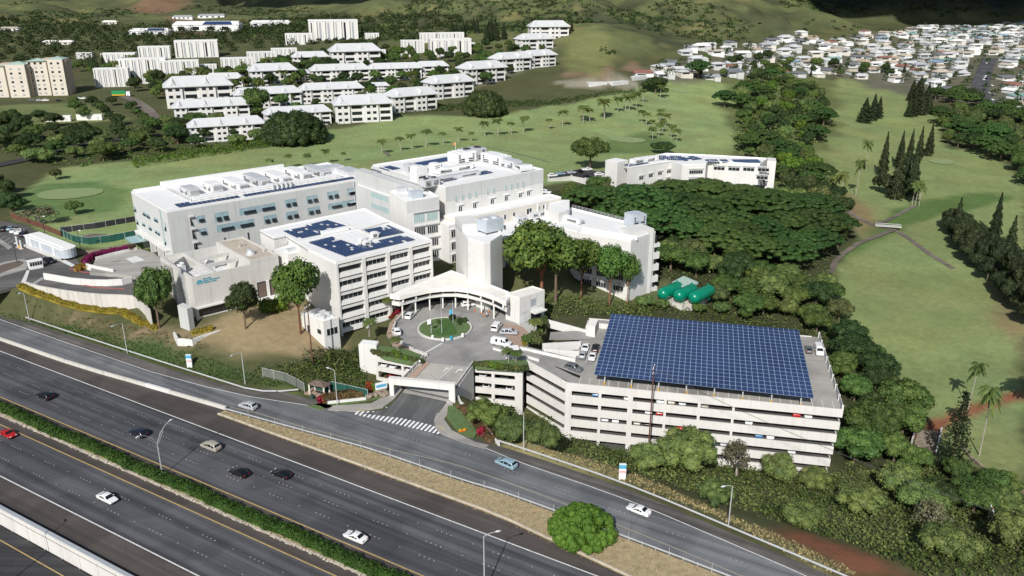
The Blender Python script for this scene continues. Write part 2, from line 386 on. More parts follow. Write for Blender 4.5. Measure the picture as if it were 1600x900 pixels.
GOLF_L = [(20,322),(60,285),(95,262),(250,240),(420,228),(470,212),(520,203),(640,180),(760,182),(900,160),(1000,142),(1050,124),(1140,121),(1155,180),(1148,246),(1140,262),(940,275),(850,290),(700,300),(380,340),(205,395),(95,385),(40,352)]
GOLF_R = [(1270,232),(1300,190),(1290,150),(1310,122),(1426,120),(1424,160),(1465,182),(1480,235),(1540,232),(1600,280),(1600,420),(1600,770),(1520,725),(1440,690),(1400,620),(1345,545),(1290,470),(1305,415),(1345,370),(1300,310)]
area((.232, .300, .132), GOLF_L); area((.208, .258, .112), GOLF_R)
st_ = (np.sin((XX * .5 + YY * .87) / 4.5) > 0) * 1.0; gm = np.clip(-pdist(XX, YY, Gpoly([(850,235),(1000,160),(1050,130),(1135,125),(1142,180),(1130,235),(1000,250)])) / 6, 0, 1); LC *= (1 + (.07 * st_ * gm)[..., None])
gn = np.clip((vnoise(XX, YY, 24, 41) + vnoise(XX, YY, 9, 42) - 1.08) * 3, 0, 1) * ((pdist(XX, YY, Gpoly(GOLF_L)) < 0) | (pdist(XX, YY, Gpoly(GOLF_R)) < 0)); cover((.225, .245, .115), gn * .5)
area((.13, .205, .08), [(20,320),(60,290),(150,282),(205,296),(190,330),(60,345)], 4)
area((.13, .19, .075), [(900,228),(1010,205),(1060,225),(1010,240),(930,242)], 8)
area((.10, .16, .055), [(1300,395),(1330,370),(1390,330),(1450,312),(1545,300),(1590,310),(1500,330),(1420,352),(1370,375),(1320,410)], 4)
area((.23, .18, .10), [(1320,300),(1370,330),(1350,372),(1310,345)], 10)
area((.24, .20, .11), [(1565,440),(1600,500),(1600,560),(1560,500)], 8)
area((.155, .185, .08), [(0,165),(120,160),(250,200),(240,215),(120,205),(0,215)], 4)
area((.075, .085, .040), [(0,240),(60,250),(95,262),(420,228),(330,180),(0,200)], 5)
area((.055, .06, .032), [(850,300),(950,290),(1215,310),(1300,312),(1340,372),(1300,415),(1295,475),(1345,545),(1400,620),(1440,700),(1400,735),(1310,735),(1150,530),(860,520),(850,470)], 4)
area((.125, .15, .065), [(1135,118),(1215,95),(1300,130),(1305,200),(1275,240),(1305,315),(1215,318),(1135,250),(1140,180)], 10, 12, 20)
area((.13, .14, .07), [(785,455),(850,440),(1000,455),(1040,440),(1060,470),(960,480),(850,470)], 3)
area((.29, .235, .15), [(265,520),(310,510),(420,480),(480,470),(520,520),(545,545),(480,560),(370,556),(300,545)], 4)
area((.22, .17, .115), [(20,440),(60,470),(160,500),(260,520),(340,545),(330,552),(230,540),(110,500),(30,480)], 3)
area((.06, .095, .035), [(0,478),(120,508),(230,535),(330,560),(400,590),(560,605),(560,625),(440,610),(300,585),(120,528),(0,490)], 3)
area((.13, .155, .06), [(390,596),(430,600),(470,610),(470,620),(400,607)], 2)
area((.30, .27, .15), [(790,705),(850,690),(980,735),(1120,795),(1240,850),(1330,895),(1290,895),(1130,812),(960,745)], 4)
area((.25, .105, .065), [(1190,830),(1260,835),(1350,862),(1420,898),(1330,898),(1270,860)], 5)
area((.11, .115, .06), [(880,690),(1000,690),(1300,745),(1440,720),(1600,800),(1600,900),(1430,900),(1330,850),(1180,800),(1000,740)], 6)
area((.26, .10, .062), [(1432,662),(1468,655),(1508,640),(1560,618),(1600,608),(1600,622),(1545,636),(1500,655),(1470,672),(1440,690)], 2, 1.5)
area((.27, .25, .21), [(865,128),(920,122),(1000,128),(985,138),(900,138)], 3)
area((.20, .145, .10), [(885,112),(940,118),(990,95),(1010,110),(940,128),(880,122)], 6)
area((.17, .185, .08), [(880,60),(930,40),(960,90),(930,120),(890,112)], 10)
area((.20, .13, .085), [(205,10),(290,-5),(290,15),(200,18)], 10)
area((.17, .12, .085), [(262,25),(300,25),(320,60),(262,60)], 8)
area((.13, .13, .10), [(1000,110),(1130,80),(1330,54),(1600,40),(1600,180),(1430,150),(1300,118),(1120,125),(1010,128)], 20, 10)
area((.14, .145, .10), [(285,160),(420,190),(520,170),(700,130),(870,60),(860,100),(700,150),(520,195),(300,215)], 10)
nX, nY = len(GX), len(GY)
verts = np.stack([XX, YY, ZZ], -1).reshape(-1, 3)
ii, jj = np.meshgrid(np.arange(nX - 1), np.arange(nY - 1)); a = (jj * nX + ii).ravel()
faces = np.stack([a, a + 1, a + nX + 1, a + nX], -1)
def np_mesh(name, v, f, m):
    me = bpy.data.meshes.new(name); me.vertices.add(len(v)); me.vertices.foreach_set('co', np.ascontiguousarray(v, np.float32).ravel())
    k = f.shape[1]; me.loops.add(f.size); me.polygons.add(len(f)); me.loops.foreach_set('vertex_index', np.ascontiguousarray(f, np.int32).ravel())
    me.polygons.foreach_set('loop_start', np.arange(0, f.size, k, dtype=np.int32)); me.polygons.foreach_set('loop_total', np.full(len(f), k, np.int32))
    me.update(calc_edges=True); me.materials.append(MATS[m]); return me
m, nt, b = nmat('land')
at = nt.nodes.new('ShaderNodeAttribute'); at.attribute_name = 'cover'
c1, _ = ramp_noise(nt, .05, (.84, .85, .82), (1.16, 1.14, 1.1), detail=5)
c2, _ = ramp_noise(nt, .45, (.78, .80, .78), (1.18, 1.16, 1.14), detail=8, rough=.7)
c3, _ = ramp_noise(nt, .022, (1.06, 1.0, .93), (.95, 1.0, 1.0), detail=3)
o = mixc(nt, at.outputs['Color'], c1, 1, 'MULTIPLY'); o = mixc(nt, o, c2, 1, 'MULTIPLY'); o = mixc(nt, o, c3, 1, 'MULTIPLY')
nt.links.new(o, b.inputs['Base Color']); b.inputs['Roughness'].default_value = 1; b.inputs['Specular IOR Level'].default_value = .1
MATS['land'] = m
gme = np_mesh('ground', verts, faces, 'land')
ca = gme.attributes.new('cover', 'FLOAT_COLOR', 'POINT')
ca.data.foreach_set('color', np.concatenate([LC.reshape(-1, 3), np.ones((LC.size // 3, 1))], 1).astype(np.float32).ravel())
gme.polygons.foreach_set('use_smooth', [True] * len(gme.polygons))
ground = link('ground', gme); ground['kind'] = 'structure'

# ------------------------------------------------------------------ highway and ramp (all in road coordinates: along, across)
def HW(a, n): return HW_U * a + HW_N * n
def interp(tab): xs, ys = zip(*sorted(tab)); return lambda a: float(np.interp(a, xs, ys))
AS = [600, 450, 330, 280, 255, 233, 220, 204, 190, 180, 170, 160, 147, 140, 132, 124, 116, 108, 100, 92, 86, 80, 74, 67, 60, 52, 44, 36, 28, 20, 10, 0, -30, -80, -160, -260]
def band(mb, f0, f1, z, As=AS):
    f0 = f0 if callable(f0) else (lambda a, v=f0: v); f1 = f1 if callable(f1) else (lambda a, v=f1: v)
    for a, c in zip(As[:-1], As[1:]):
        p = [HW(a, f0(a)), HW(c, f0(c)), HW(c, f1(c)), HW(a, f1(a))]
        mb.quad(*[(q[0], q[1], z) for q in p])
RAMP_LO = interp([(600,110.6),(233,110.9),(204,111.4),(190,112.1),(180,112.9),(147,115.2),(124,117.2),(105,118.9),(82,119),(74,119.6),(64,119.5),(44,118.8),(34,118.4),(0,116.5),(-260,106)])
RAMP_YEL = interp([(600,111.6),(233,112),(180,114),(147,116.9),(140,118),(124,118.9),(100,121.6),(87,123.6),(74,123.4),(60,122.6),(40,121.1),(26,119.6),(0,117.6),(-260,108)])
RAMP_WHT = interp([(600,120),(250,119.8),(213,119.6),(178,119.7),(151,122),(132,126.9),(119,129.4),(110,131.2),(88.4,132.5),(75.6,131.1),(54,130.4),(43,129.2),(16.4,125.3),(0,122),(-260,112)])
RAMP_HI = interp([(600,123),(250,123),(213,123.2),(178,123.3),(151,124.4),(140,127.5),(132,130.5),(124,131.5),(100,134),(88,134.2),(77.7,134.6),(55.8,133.8),(44.4,132.4),(11.8,127.2),(0,125),(-260,115)])
GUARD = interp([(600,123.8),(250,123.9),(213,124),(178,124.4),(151,124.9),(144,126.4),(139,131)])
GUARD2 = interp([(88,135.4),(77.7,135.5),(55.8,134.6),(44.4,133.2),(11.8,128.1),(0,126),(-260,116)])
mb = MB(); band(mb, 84.3, 107, .004); band(mb, 72.4, 84.3, .004); struct('highway', mb, 'highway_asphalt')
mb = MB(); band(mb, 107, RAMP_LO, .002); band(mb, 65.2, 72.4, .002); band(mb, 84.3, 92, .008); struct('road_shoulder', mb, 'shoulder_asphalt')
mb = MB(); band(mb, RAMP_LO, lambda a: RAMP_WHT(a) + .05, .006); struct('frontage_road', mb, 'ramp_asphalt')
mb = MB(); band(mb, lambda a: RAMP_WHT(a) + .05, RAMP_HI, .006); struct('gutter', mb, 'gutter_asphalt')
mb = MB(); band(mb, 25, 64.9, -2.8); struct('lower_road', mb, 'lot_asphalt')
mb = MB(); band(mb, 106.85, 107.1, .014); band(mb, 72.25, 72.5, .014)
band(mb, lambda a: RAMP_WHT(a) - .1, lambda a: RAMP_WHT(a) + .1, .014, [a for a in AS if a >= 124]); band(mb, lambda a: RAMP_WHT(a) - .1, lambda a: RAMP_WHT(a) + .1, .014, [a for a in AS if a <= 92])
struct('white_lane_line', mb, 'worn_white')
mb = MB(); band(mb, 91.75, 92.0, .014); band(mb, 84.15, 84.4, .014); band(mb, 62.3, 62.5, -2.79); struct('yellow_lane_line', mb, 'worn_yellow')
mb = MB(); band(mb, lambda a: RAMP_YEL(a) - .08, lambda a: RAMP_YEL(a) + .08, .014, [a for a in AS if a <= 147]); struct('faded_lane_line', mb, 'pale_yellow')
# raised lane markers: rows of four dots
mb = MB()
for n in (103.35, 99.75, 96.0, 80.4, 76.5):
    for a0 in np.arange(-100, 330, 12.2):
        for k in range(4): c = HW(a0 + (n * 7) % 5 + k * 1.05, n); mb.cbox(c, HW_U, .14, .14, .006, .03)
        c = HW(a0 + 7.5 + (n * 7) % 5, n); mb.cbox(c, HW_U, .13, .13, .006, .03)
for n in (123.3,):
    for a0 in np.arange(-60, 330, 12.2):
        for k in range(4): c = HW(a0 + k * 1.05, (RAMP_YEL(a0) + RAMP_WHT(a0)) / 2); mb.cbox(c, HW_U, .12, .12, .008, .03)
struct('lane_markers', mb, 'worn_white')
# crosswalk, stop line and gateway approach
def on(px, py, z): p = P(px, py, z); return (p[0], p[1], z)
mb = MB()
for k in range(21):
    t = (k + .1) / 21; t2 = (k + .62) / 21
    b0 = (lerp(553, 687, t), lerp(647, 679, t)); b1 = (lerp(553, 687, t2), lerp(647, 679, t2))
    up = lerp(5, 9.5, min(1, k / 3)) if k < 4 else lerp(9.5, 7, max(0, (k - 17) / 3))
    mb.quad(on(*b0, .016), on(*b1, .016), on(b1[0] + up, b1[1] - up, .016), on(b0[0] + up, b0[1] - up, .016))
mb.quad(on(602, 637, .016), on(633, 641.5, .016), on(634, 640, .016), on(604, 635.6, .016))
struct('crosswalk', mb, 'white_paint')
PLZ = 3.0
mb = MB()
ent = [(556,646,.010),(600,640,.010),(618,626,.1),(634,606,.6),(701,621,.6),(684,648,.1),(678,660,.010),(690,682,.010)]
mb.add([tuple(P(*e)) for e in ent], [tuple(range(8))[::-1]])
struct('entrance_road', mb, 'entry_asphalt')
mb = MB(); mb.add([tuple(P(*e)) for e in [(634,607,.58),(701,621.5,.58),(736,574,PLZ),(671,567,PLZ)]], [(0,1,2,3)])
mb.prism(poly([(634,606),(700,621),(705,628),(630,612)], .6), -.1, .55); struct('entrance_ramp', mb, 'deck_concrete')
mb = MB()
a, b2 = P(676,592,1.6), P(708,574.5,2.85); d2 = unit((b2 - a)[:2]); 
p0 = P(669.5,608,1.03); p1 = P(709,571.5,2.93)
q = np.array([-.07, .012, 0]) 
mb.add([tuple(p0 + [0, 0, .03] - q), tuple(p1 + [0, 0, .05] - q), tuple(p1 + [0, 0, .05] + q), tuple(p0 + [0, 0, .03] + q)], [(0, 1, 2, 3)])
def arrow(mb, c, d, s, z, turn=0):
    n = np.array([d[1], -d[0]])
    T = lambda u, v: (c[0] + d[0] * u * s + n[0] * v * s, c[1] + d[1] * u * s + n[1] * v * s, z + u * s * .12)
    mb.quad(T(-1, -.12), T(-1, .12), T(.3, .12), T(.3, -.12))
    if not turn: mb.add([T(.3, -.4), T(.3, .4), T(1.1, 0)], [(0, 1, 2)])
    else: mb.quad(T(.3, -.12), T(.3, .4), T(.6, .4), T(.6, -.12)); mb.add([T(.05, .4), T(.85, .4), T(.45, .95)], [(0, 1, 2)])
rd = unit(P2(709, 571.5, 2.93) - P2(669.5, 608, 1.03))
arrow(mb, P2(697, 577, 2.6), rd, 1.2, 2.66); arrow(mb, P2(716, 579, 2.6), rd, 1.2, 2.66, 1)
mb.quad(on(664, 550.5, 3.02), on(690, 536, 3.02), on(691, 536.8, 3.02), on(665, 551.5, 3.02))
struct('road_arrow', mb, 'white_paint')
# pavements with a kerb step
def pave(name, pts, z, m, h=.14):
    mb = MB(); mb.prism(poly(pts, z), z - h - .2, z); return struct(name, mb, m)
pave('pavement', [(512,640),(556,643),(598,636),(616,623),(632,604),(626,602),(606,616),(580,630),(520,634)], .15, 'deck_concrete')
pave('pavement', [(678,656),(682,647),(700,621),(711,624),(704,640),(694,655),(706,672),(742,690),(764,695),(757,701),(720,690),(690,678),(680,668)], .15, 'deck_concrete')
pave('pavement', [(400,611),(500,634),(512,640),(520,634),(500,628),(420,606)], .12, 'gutter_asphalt')
# ramp side pavement (brown) and low walls on both sides of the ramp
mb = MB(); mb.add([tuple(P(*e)) for e in [(625,603,.75),(634,606,.75),(671,567,PLZ+.12),(663,563,PLZ+.12)]], [(0,1,2,3)]); struct('ramp_pavement', mb, 'brick_path')
# yellow tactile pads
mb = MB()
for x, y in ((565, 640.5), (689, 668)): mb.cbox(P2(x, y, .15), unit([1, -.3]) if x < 600 else unit([-.5, 1]), 2.2, 1.0, .15, .165)
struct('tactile_pad', mb, 'pale_yellow')

# ------------------------------------------------------------------ barriers, kerbs, rails along the roads
mb = MB()
for a, c in zip(AS[:-1], AS[1:]):
    if c < 147: break
    d = HW(c, RAMP_LO(c)) - HW(a, RAMP_LO(a)); L = np.linalg.norm(d); d = d / L
    mb.obox(HW(a, RAMP_LO(a)), d, L + .02, .55, -.1, .85)
tag(mb.build('concrete_barrier', 'ret_wall'), 'weathered low concrete barrier dividing the upper road from the highway', 'barrier')
mb = MB(); mb.obox(HW(173.4, RAMP_LO(173.4) - .02), unit(HW(165, RAMP_LO(165)) - HW(173.4, RAMP_LO(173.4))), 8, .6, 0, .95); tag(mb.build('barrier_block', 'white_wall'), 'newer pale section of the concrete barrier beside the highway', 'barrier')
mb = MB()
for a, c in zip(AS[:-1], AS[1:]):
    if a > 147: continue
    mb.obox(HW(a, 112.9 - max(0, (70 - a) * .12)), unit(HW(c, 112.9 - max(0, (70 - c) * .12)) - HW(a, 112.9 - max(0, (70 - a) * .12))), np.linalg.norm(HW(c, 112.9 - max(0, (70 - c) * .12)) - HW(a, 112.9 - max(0, (70 - a) * .12))), .35, -.1, .3)
tag(mb.build('concrete_kerb', 'kerb'), 'long pale concrete kerb below the strip of dry grass', 'kerb')
# dry grass strip bed
mb = MB(); band(mb, lambda a: 112.6 - max(0, (70 - a) * .12), lambda a: RAMP_LO(a) - .2, .05, [a for a in AS if a <= 147]); struct('dry_verge', mb, 'dry_earth')
mb = MB(); band(mb, 86.9, 90.2, .06); struct('median_bed', mb, 'dry_earth')
mb = MB()
for a in np.arange(-100, 330, .8):
    mb.cbox(HW(a, 86.75 + random.uniform(-.12, .12)), unit(HW_U + HW_N * random.uniform(-.3, .3)), random.uniform(.5, .9), random.uniform(.4, .75), -.1, random.uniform(.08, .3))
tag(mb.build('stone_edging', 'kerb'), 'broken pale stone edging along the highway median hedge', 'edging')
# retaining wall above the lower road: panels
mb = MB(); mb.obox(HW(600, 65.3), -HW_U, 860, .45, -3.2, .8)
wl = tag(mb.build('highway_wall', 'garage_concrete'), 'long pale concrete wall above the lower road at bottom left', 'wall')
mb = MB(); mb.obox(HW(600, 65.42), -HW_U, 860, .7, .8, .95); mb.build('coping', 'grey_roof', wl)
mb = MB()
for a in np.arange(-200, 400, 5.2): mb.obox(HW(a, 64.846), -HW_U, .07, .012, -3.1, .78)
mb.build('joint', 'old_concrete', wl)
# guard rails (W-beam with posts)
def guard_rail(label, tab, As, h=.72):
    root = thing('guard_rail', label, 'guard rail', (*HW(As[0], tab(As[0])), 0))
    off = np.array([*HW(As[0], tab(As[0])), 0]); mb = MB()
    for a, c in zip(As[:-1], As[1:]):
        p = HW(a, tab(a)); q = HW(c, tab(c)); d = q - p; L = np.linalg.norm(d)
        mb.obox(p - off[:2], d / L, L + .05, .12, h - .34, h)
    mb.build('rail', 'light_metal', root); mb = MB(); s = 0
    for a in np.arange(max(As[-1], -60), min(As[0], 330), 3.8): mb.cbox(HW(a, tab(a) + .12) - off[:2], HW_U, .14, .14, -.3, h + .03)
    po = mb.build('post_row', 'wood_pole', root); po['kind'] = 'stuff'
    return root
guard_rail('long grey metal guard rail beside the green slope and frontage road', GUARD, [a for a in AS if a >= 152] + [151, 146, 142, 139])
guard_rail('metal guard rail below the parking garage slope at lower right', GUARD2, [86] + [a for a in AS if a <= 80])
# low chain-link fence with rail between ramp and dry verge
FR = lambda a: RAMP_LO(a) - .25
fr = thing('verge_fence', 'grey wire fence with steel posts along the dry grass verge', 'fence', (*HW(147, FR(147)), 0)); off = HW(147, FR(147))
mb = MB()
Af = [a for a in AS if a <= 147]
for a, c in zip(Af[:-1], Af[1:]):
    p = HW(a, FR(a)) - off; q = HW(c, FR(c)) - off; d = q - p; L = np.linalg.norm(d)
    mb.obox(p, d / L, L, .1, .45, .72)
mb.build('rail', 'rail_steel', fr)
mb = MB()
for a in np.arange(-40, 147, 2.6): mb.cbox(HW(a, FR(a)) - off, HW_U, .1, .1, 0, .85)
for a in np.arange(-40, 147, 7.8): mb.tube([(*(HW(a, FR(a) - .2) - off), 0), (*(HW(a, FR(a) - .2) - off), 2.0)], .05, 5)
po = mb.build('post_row', 'rail_steel', fr); po['kind'] = 'stuff'
# ------------------------------------------------------------------ hospital buildings
def ctr(pts): return sum(np.asarray(p)[:2] for p in pts) / len(pts)
def shift(mb, c): mb.v = [(x - c[0], y - c[1], z - c[2]) for x, y, z in mb.v]; return mb
class Bld:
    """one building: an Empty at its base; parts are given in world coordinates and stored relative to it"""
    def __init__(s, name, label, cat, base, z, group=None):
        s.o = np.array([base[0], base[1], z]); s.root = thing(name, label, cat, s.o, 0, group)
    def part(s, name, mb, m, parent=None, label=None):
        shift(mb, s.o); o = mb.build(name, m, parent if parent is not None else s.root)
        if label: o['label'] = label
        return o
    def win(s, F, px=None, uz=None, glass='dark_glass', frame='grey_wall', mull=1, t=.13, fin=0, brow=0, rail=False, proud=.07):
        u0, u1, z0, z1 = F.rect(*px) if px else uz
        mb = MB()
        F.box(mb, u0, u1, z1 - t, z1, .003, proud); F.box(mb, u0, u1, z0, z0 + t, .003, proud)
        for k in range(mull + 2):
            uc = u0 + (u1 - u0 - t) * k / (mull + 1); F.box(mb, uc, uc + t, z0 + t, z1 - t, .003, proud)
        if rail: F.box(mb, u0 + t, u1 - t, (z0 + z1) / 2 - t / 2, (z0 + z1) / 2 + t / 2, .02, proud - .01)
        w = s.part('window', mb, frame)
        if brow: mb = MB(); F.box(mb, u0 - .3, u1 + .3, z1 + .45, z1 + .8, .003, brow); s.part('sunshade', mb, frame, w)
        m2 = MB(); F.box(m2, u0 + t, u1 - t, z0 + t, z1 - t, .004, .02); s.part('pane', m2, glass, w)
        if fin:
            zm = z0 + (z1 - z0) * .5; L = u1 - u0; spans = [(.2, .9)] if L < 4.5 else ([(.12, .45), (.62, .97)] if L < 14 else [(.05, .22), (.3, .42), (.72, .95)])
            for a, c in spans:
                ua, uc = u0 + L * a, u0 + L * c; m3 = MB(); q = lambda u, z, o: (*(F.A + F.d * u + F.n * o), z)
                m3.add([q(ua, zm, .1), q(uc, zm, .1), q(uc, z0 + .25, .42), q(ua, z0 + .25, .42), q(ua, zm - .08, .1), q(uc, zm - .08, .1), q(uc, z0 + .19, .42), q(ua, z0 + .19, .42)], [(0, 3, 2, 1), (4, 5, 6, 7), (0, 1, 5, 4), (2, 3, 7, 6), (1, 2, 6, 5), (0, 4, 7, 3)])
                s.part('sash_shadow', m3, 'dark_glass', w)  # dark tilted panel standing in for the shadow under the window fins
        return w
def parapet(mb, pts, z, h, t=.3):
    pts = [np.asarray(p)[:2] for p in pts]
    a = sum(pts[i][0] * pts[(i + 1) % len(pts)][1] - pts[(i + 1) % len(pts)][0] * pts[i][1] for i in range(len(pts)))
    if a < 0: pts = pts[::-1]
    n = len(pts)
    for i in range(n):
        p, q = pts[i], pts[(i + 1) % n]; d = q - p; L = np.linalg.norm(d); d = d / L
        mb.obox(p + d * .002, d, L - t, t, z, z + h + i * .004)
def inset(pts, t):
    c = ctr(pts); return [np.asarray(p)[:2] + unit(c - np.asarray(p)[:2]) * t for p in pts]
def roof_unit(label, c, d, l, w, h, z, m='light_metal', group=None, kind='air_handler', vents=2, fan=False):
    """rooftop plant: body with a plinth, louvre openings and a hood"""
    t = thing(kind, label, 'rooftop unit', (c[0], c[1], z), math.atan2(d[1], d[0]), group)
    e = np.array([1., 0])
    mb = MB(); mb.cbox((0, 0), e, l * .94, w * .9, 0, .3); mb.build('plinth', 'grey_wall', t)
    mb = MB(); mb.cbox((0, 0), e, l, w, .3, h)
    mb.cbox((0, 0), e, l * .6, w * 1.04, h * .5, h + .12); mb.build('casing', m, t)
    for k in range(vents):
        mb = MB(); x = -l / 2 + (k + .5) * l / vents
        for q in range(4): mb.obox((x - l / vents * .3, -w / 2 - .06), e, l / vents * .6, .055, .5 + q * (h - .9) / 4, .5 + (q + .6) * (h - .9) / 4)
        mb.build('louvre', 'dark_metal', t)
    mb = MB(); mb.add([(l / 2 + .005, -w * .35, .5), (l / 2 + .005, w * .35, .5), (l / 2 + .9, w * .35, h * .8), (l / 2 + .9, -w * .35, h * .8), (l / 2 + .005, -w * .35, h * .95), (l / 2 + .005, w * .35, h * .95)], [(0, 1, 2, 3), (3, 2, 5, 4), (0, 3, 4), (1, 5, 2)]); mb.build('hood', 'rail_steel', t)
    if fan:
        for k in range(2):
            mb = MB(); x = (-.25 + .5 * k) * l; mb.tube([(x, 0, h), (x, 0, h + .35)], w * .3, 12); mb.build('fan', 'dark_metal', t)
    return t
def solar_rows(mb, o, d, n, cols, rows, z, cw=1.0, rh=1.7, gap=.06, tilt=.12, skip=()):
    rg = gap + .12
    for r in range(rows):
        for c in range(cols):
            if (r, c) in skip: continue
            p = o + d * (c * (cw + gap)) + n * (r * (rh + rg)); q = p + d * cw; a = p + n * rh; b3 = q + n * rh
            mb.add([(*p, z), (*q, z), (*b3, z + tilt), (*a, z + tilt), (*p, z - .04), (*q, z - .04), (*b3, z + tilt - .04), (*a, z + tilt - .04)], [(0, 1, 2, 3), (0, 4, 5, 1), (1, 5, 6, 2), (2, 6, 7, 3), (3, 7, 4, 0)])
m, nt, b = nmat('solar_cell')
o_, _ = ramp_noise(nt, .07, (.016, .034, .095), (.026, .056, .150)); nt.links.new(o_, b.inputs['Base Color']); b.inputs['Roughness'].default_value = .22; b.inputs['Specular IOR Level'].default_value = .5; MATS['solar_cell'] = m
def solar(label, px0, px1, pxn, z, cols, rows, base, skip=(), tilt=.1, bld=None):
    """solar field: first corner, end of the first row, end of the first column (picture points on the roof)"""
    o = P2(*px0, z); e = P2(*px1, z) - o; d = unit(e); n = np.array([-d[1], d[0]]); 
    if n @ (P2(*pxn, z) - o) < 0: n = -n
    L = np.linalg.norm(e); W = abs(n @ (P2(*pxn, z) - o)); t = link('solar_array', None, bld.root, (o[0] - bld.o[0], o[1] - bld.o[1], base - bld.o[2])); t['label'] = label
    cw = L / cols - .1; rh = W / rows - .22
    mb = MB(); solar_rows(mb, o * 0, d, n, cols, rows, z + .3 - base, cw, rh, .1, tilt, skip); mb.build('panel_field', 'solar_cell', t)
    mb = MB()
    for r in range(rows):
        q = n * (r * (rh + .1) + rh * .5); mb.obox(q + n * -.04, d, L - .1, .08, .0, z + .24 - base + tilt * .4)
    mb.build('rack', 'light_metal', t)
    return t
# ---- west wing
ZA = 25; A1 = P2(261, 332.5, ZA); A0 = P2(205, 301, ZA); A2 = P2(570, 279, ZA)
e1 = unit(A0 - A1); e2 = np.array([e1[1], -e1[0]]);  e2 = e2 if e2 @ (A2 - A1) > 0 else -e2
LA0 = np.linalg.norm(A0 - A1); LA2 = (A2 - A1) @ e2 + 3
A2 = A1 + e2 * LA2; A3 = A2 + e1 * LA0
a = Bld('hospital_wing', 'long white concrete hospital wing at left with blue windows and rooftop plant', 'hospital', ctr([A0, A1, A2, A3]), 7)
mb = MB(); mb.prism([A1, A2, A3, A0], 5, ZA); a.part('wall', mb, 'grey_wall')
mb = MB(); mb.prism(inset([A1, A2, A3, A0], .35), ZA, ZA + .05); a.part('roof', mb, 'white_roof')
mb = MB(); parapet(mb, [A1, A2, A3, A0], ZA + .002, .45); a.part('parapet', mb, 'white_roof')
mb = MB(); mb.obox(A1 + e1 * (LA0 - 2) + e2 * 10, e2, LA2 - 30, 1.2, ZA + .06, ZA + 2.6); mb.obox(A1 + e1 * (LA0 - 1.2) + e2 * .5, e2, 9.3, .6, ZA + .06, ZA + 1.2)
a.part('plant_screen', mb, 'white_roof')
FA = Facade(A1, A2); FL = Facade(A0, A1)
mb = MB()
for zz in (10.4, 14.6, 18.8, 22.6):
    FA.box(mb, 0, FA.L - .3, zz, zz + .05, .002, .035); FL.box(mb, 0, FL.L, zz, zz + .05, .002, .035)
for u in np.arange(7.5, FA.L, 7.5): FA.box(mb, u, u + .05, 7, ZA, .003, .03)
a.part('panel_joint', mb, 'old_concrete')
for r in [(307,337.5,321,346.5),(334.5,333,358,343.5),(373,326,431,327),(444.5,312.5,464,321.5),(478,306.5,497,315.5),(510.5,300,529.5,309),(542,294,558,303),
          (310,357.5,324,366),(337.5,352,398,352.5),(411,337.5,433,346.5),(446,331.5,467,340),(480,324.5,500.5,333),(512,318.5,560,319)]:
    L = r[2] - r[0]; a.win(FA, r, glass='blue_glass', frame='blue_grey_metal', mull=1 if L < 25 else (2 if L < 40 else 4), fin=.95)
for r in [(296,341,302,353),(299,360.5,306,373),(302,381.5,310,391)]: a.win(FA, r, glass='dark_glass', frame='grey_wall', mull=0, fin=1.3, brow=.9)
for r in [(209,322,214,332.5),(222,329,235.5,343),(240,338,248,349),(256.5,346.5,261,362),(213,341,217.5,352),(222,346.5,228,355),(232,352,238.5,361.5),(242,358,251,369),(225,366,229,374),(257,372,261,384),(259,386,263,398)]:
    a.win(FL, r, glass='blue_glass', frame='blue_grey_metal', mull=1, fin=.9)
u0, u1, z0, z1 = FL.rect(250, 332, 253, 333); mb = MB(); FL.box(mb, u0, u0 + .9, 7, ZA - .4, .004, .12); a.part('glass_strip', mb, 'teal_glass')
# recessed ground floor openings on the left face and a glass entrance canopy
for k in range(4):
    mb = MB(); uu = 4 + k * 7.4; FL.box(mb, uu, uu + 5.2, 7.4, 10.6, .004, .03); a.part('opening', mb, 'dark_glass')
for k in range(5):
    mb = MB(); uu = 3 + k * 7.4; FL.box(mb, uu, uu + .7, 7, 11.6, .004, 1.6); a.part('pier', mb, 'white_wall')
mb = MB(); FL.box(mb, 2.5, 33.5, 11.6, 12.1, .004, 1.7); a.part('ledge', mb, 'white_wall')
mb = MB(); FL.box(mb, 5, 14, 10.7, 10.85, .05, 6); 
for k in range(4): FL.box(mb, 5.2 + k * 2.85, 5.4 + k * 2.85, 7, 10.7, 5.5, 5.7)
a.part('canopy', mb, 'teal_glass')
# downpipes
for x, y0, y1 in ((350, 371, 380), (386.5, 363, 376)):
    u, z = FA.uz(x, y0); mb = MB(); FA.box(mb, u, u + .25, z - 2.8, z, .004, .3); a.part('downpipe', mb, 'dark_metal')
u, z = FA.uz(552, 284); mb = MB(); FA.box(mb, u, u + .25, 14, z, .004, .3)
for zz in (z - 3.4, z - 7.6): FA.box(mb, u - 2.4, u + 2.6, zz, zz + .15, .31, 1.2)
a.part('downpipe', mb, 'blue_grey_metal')
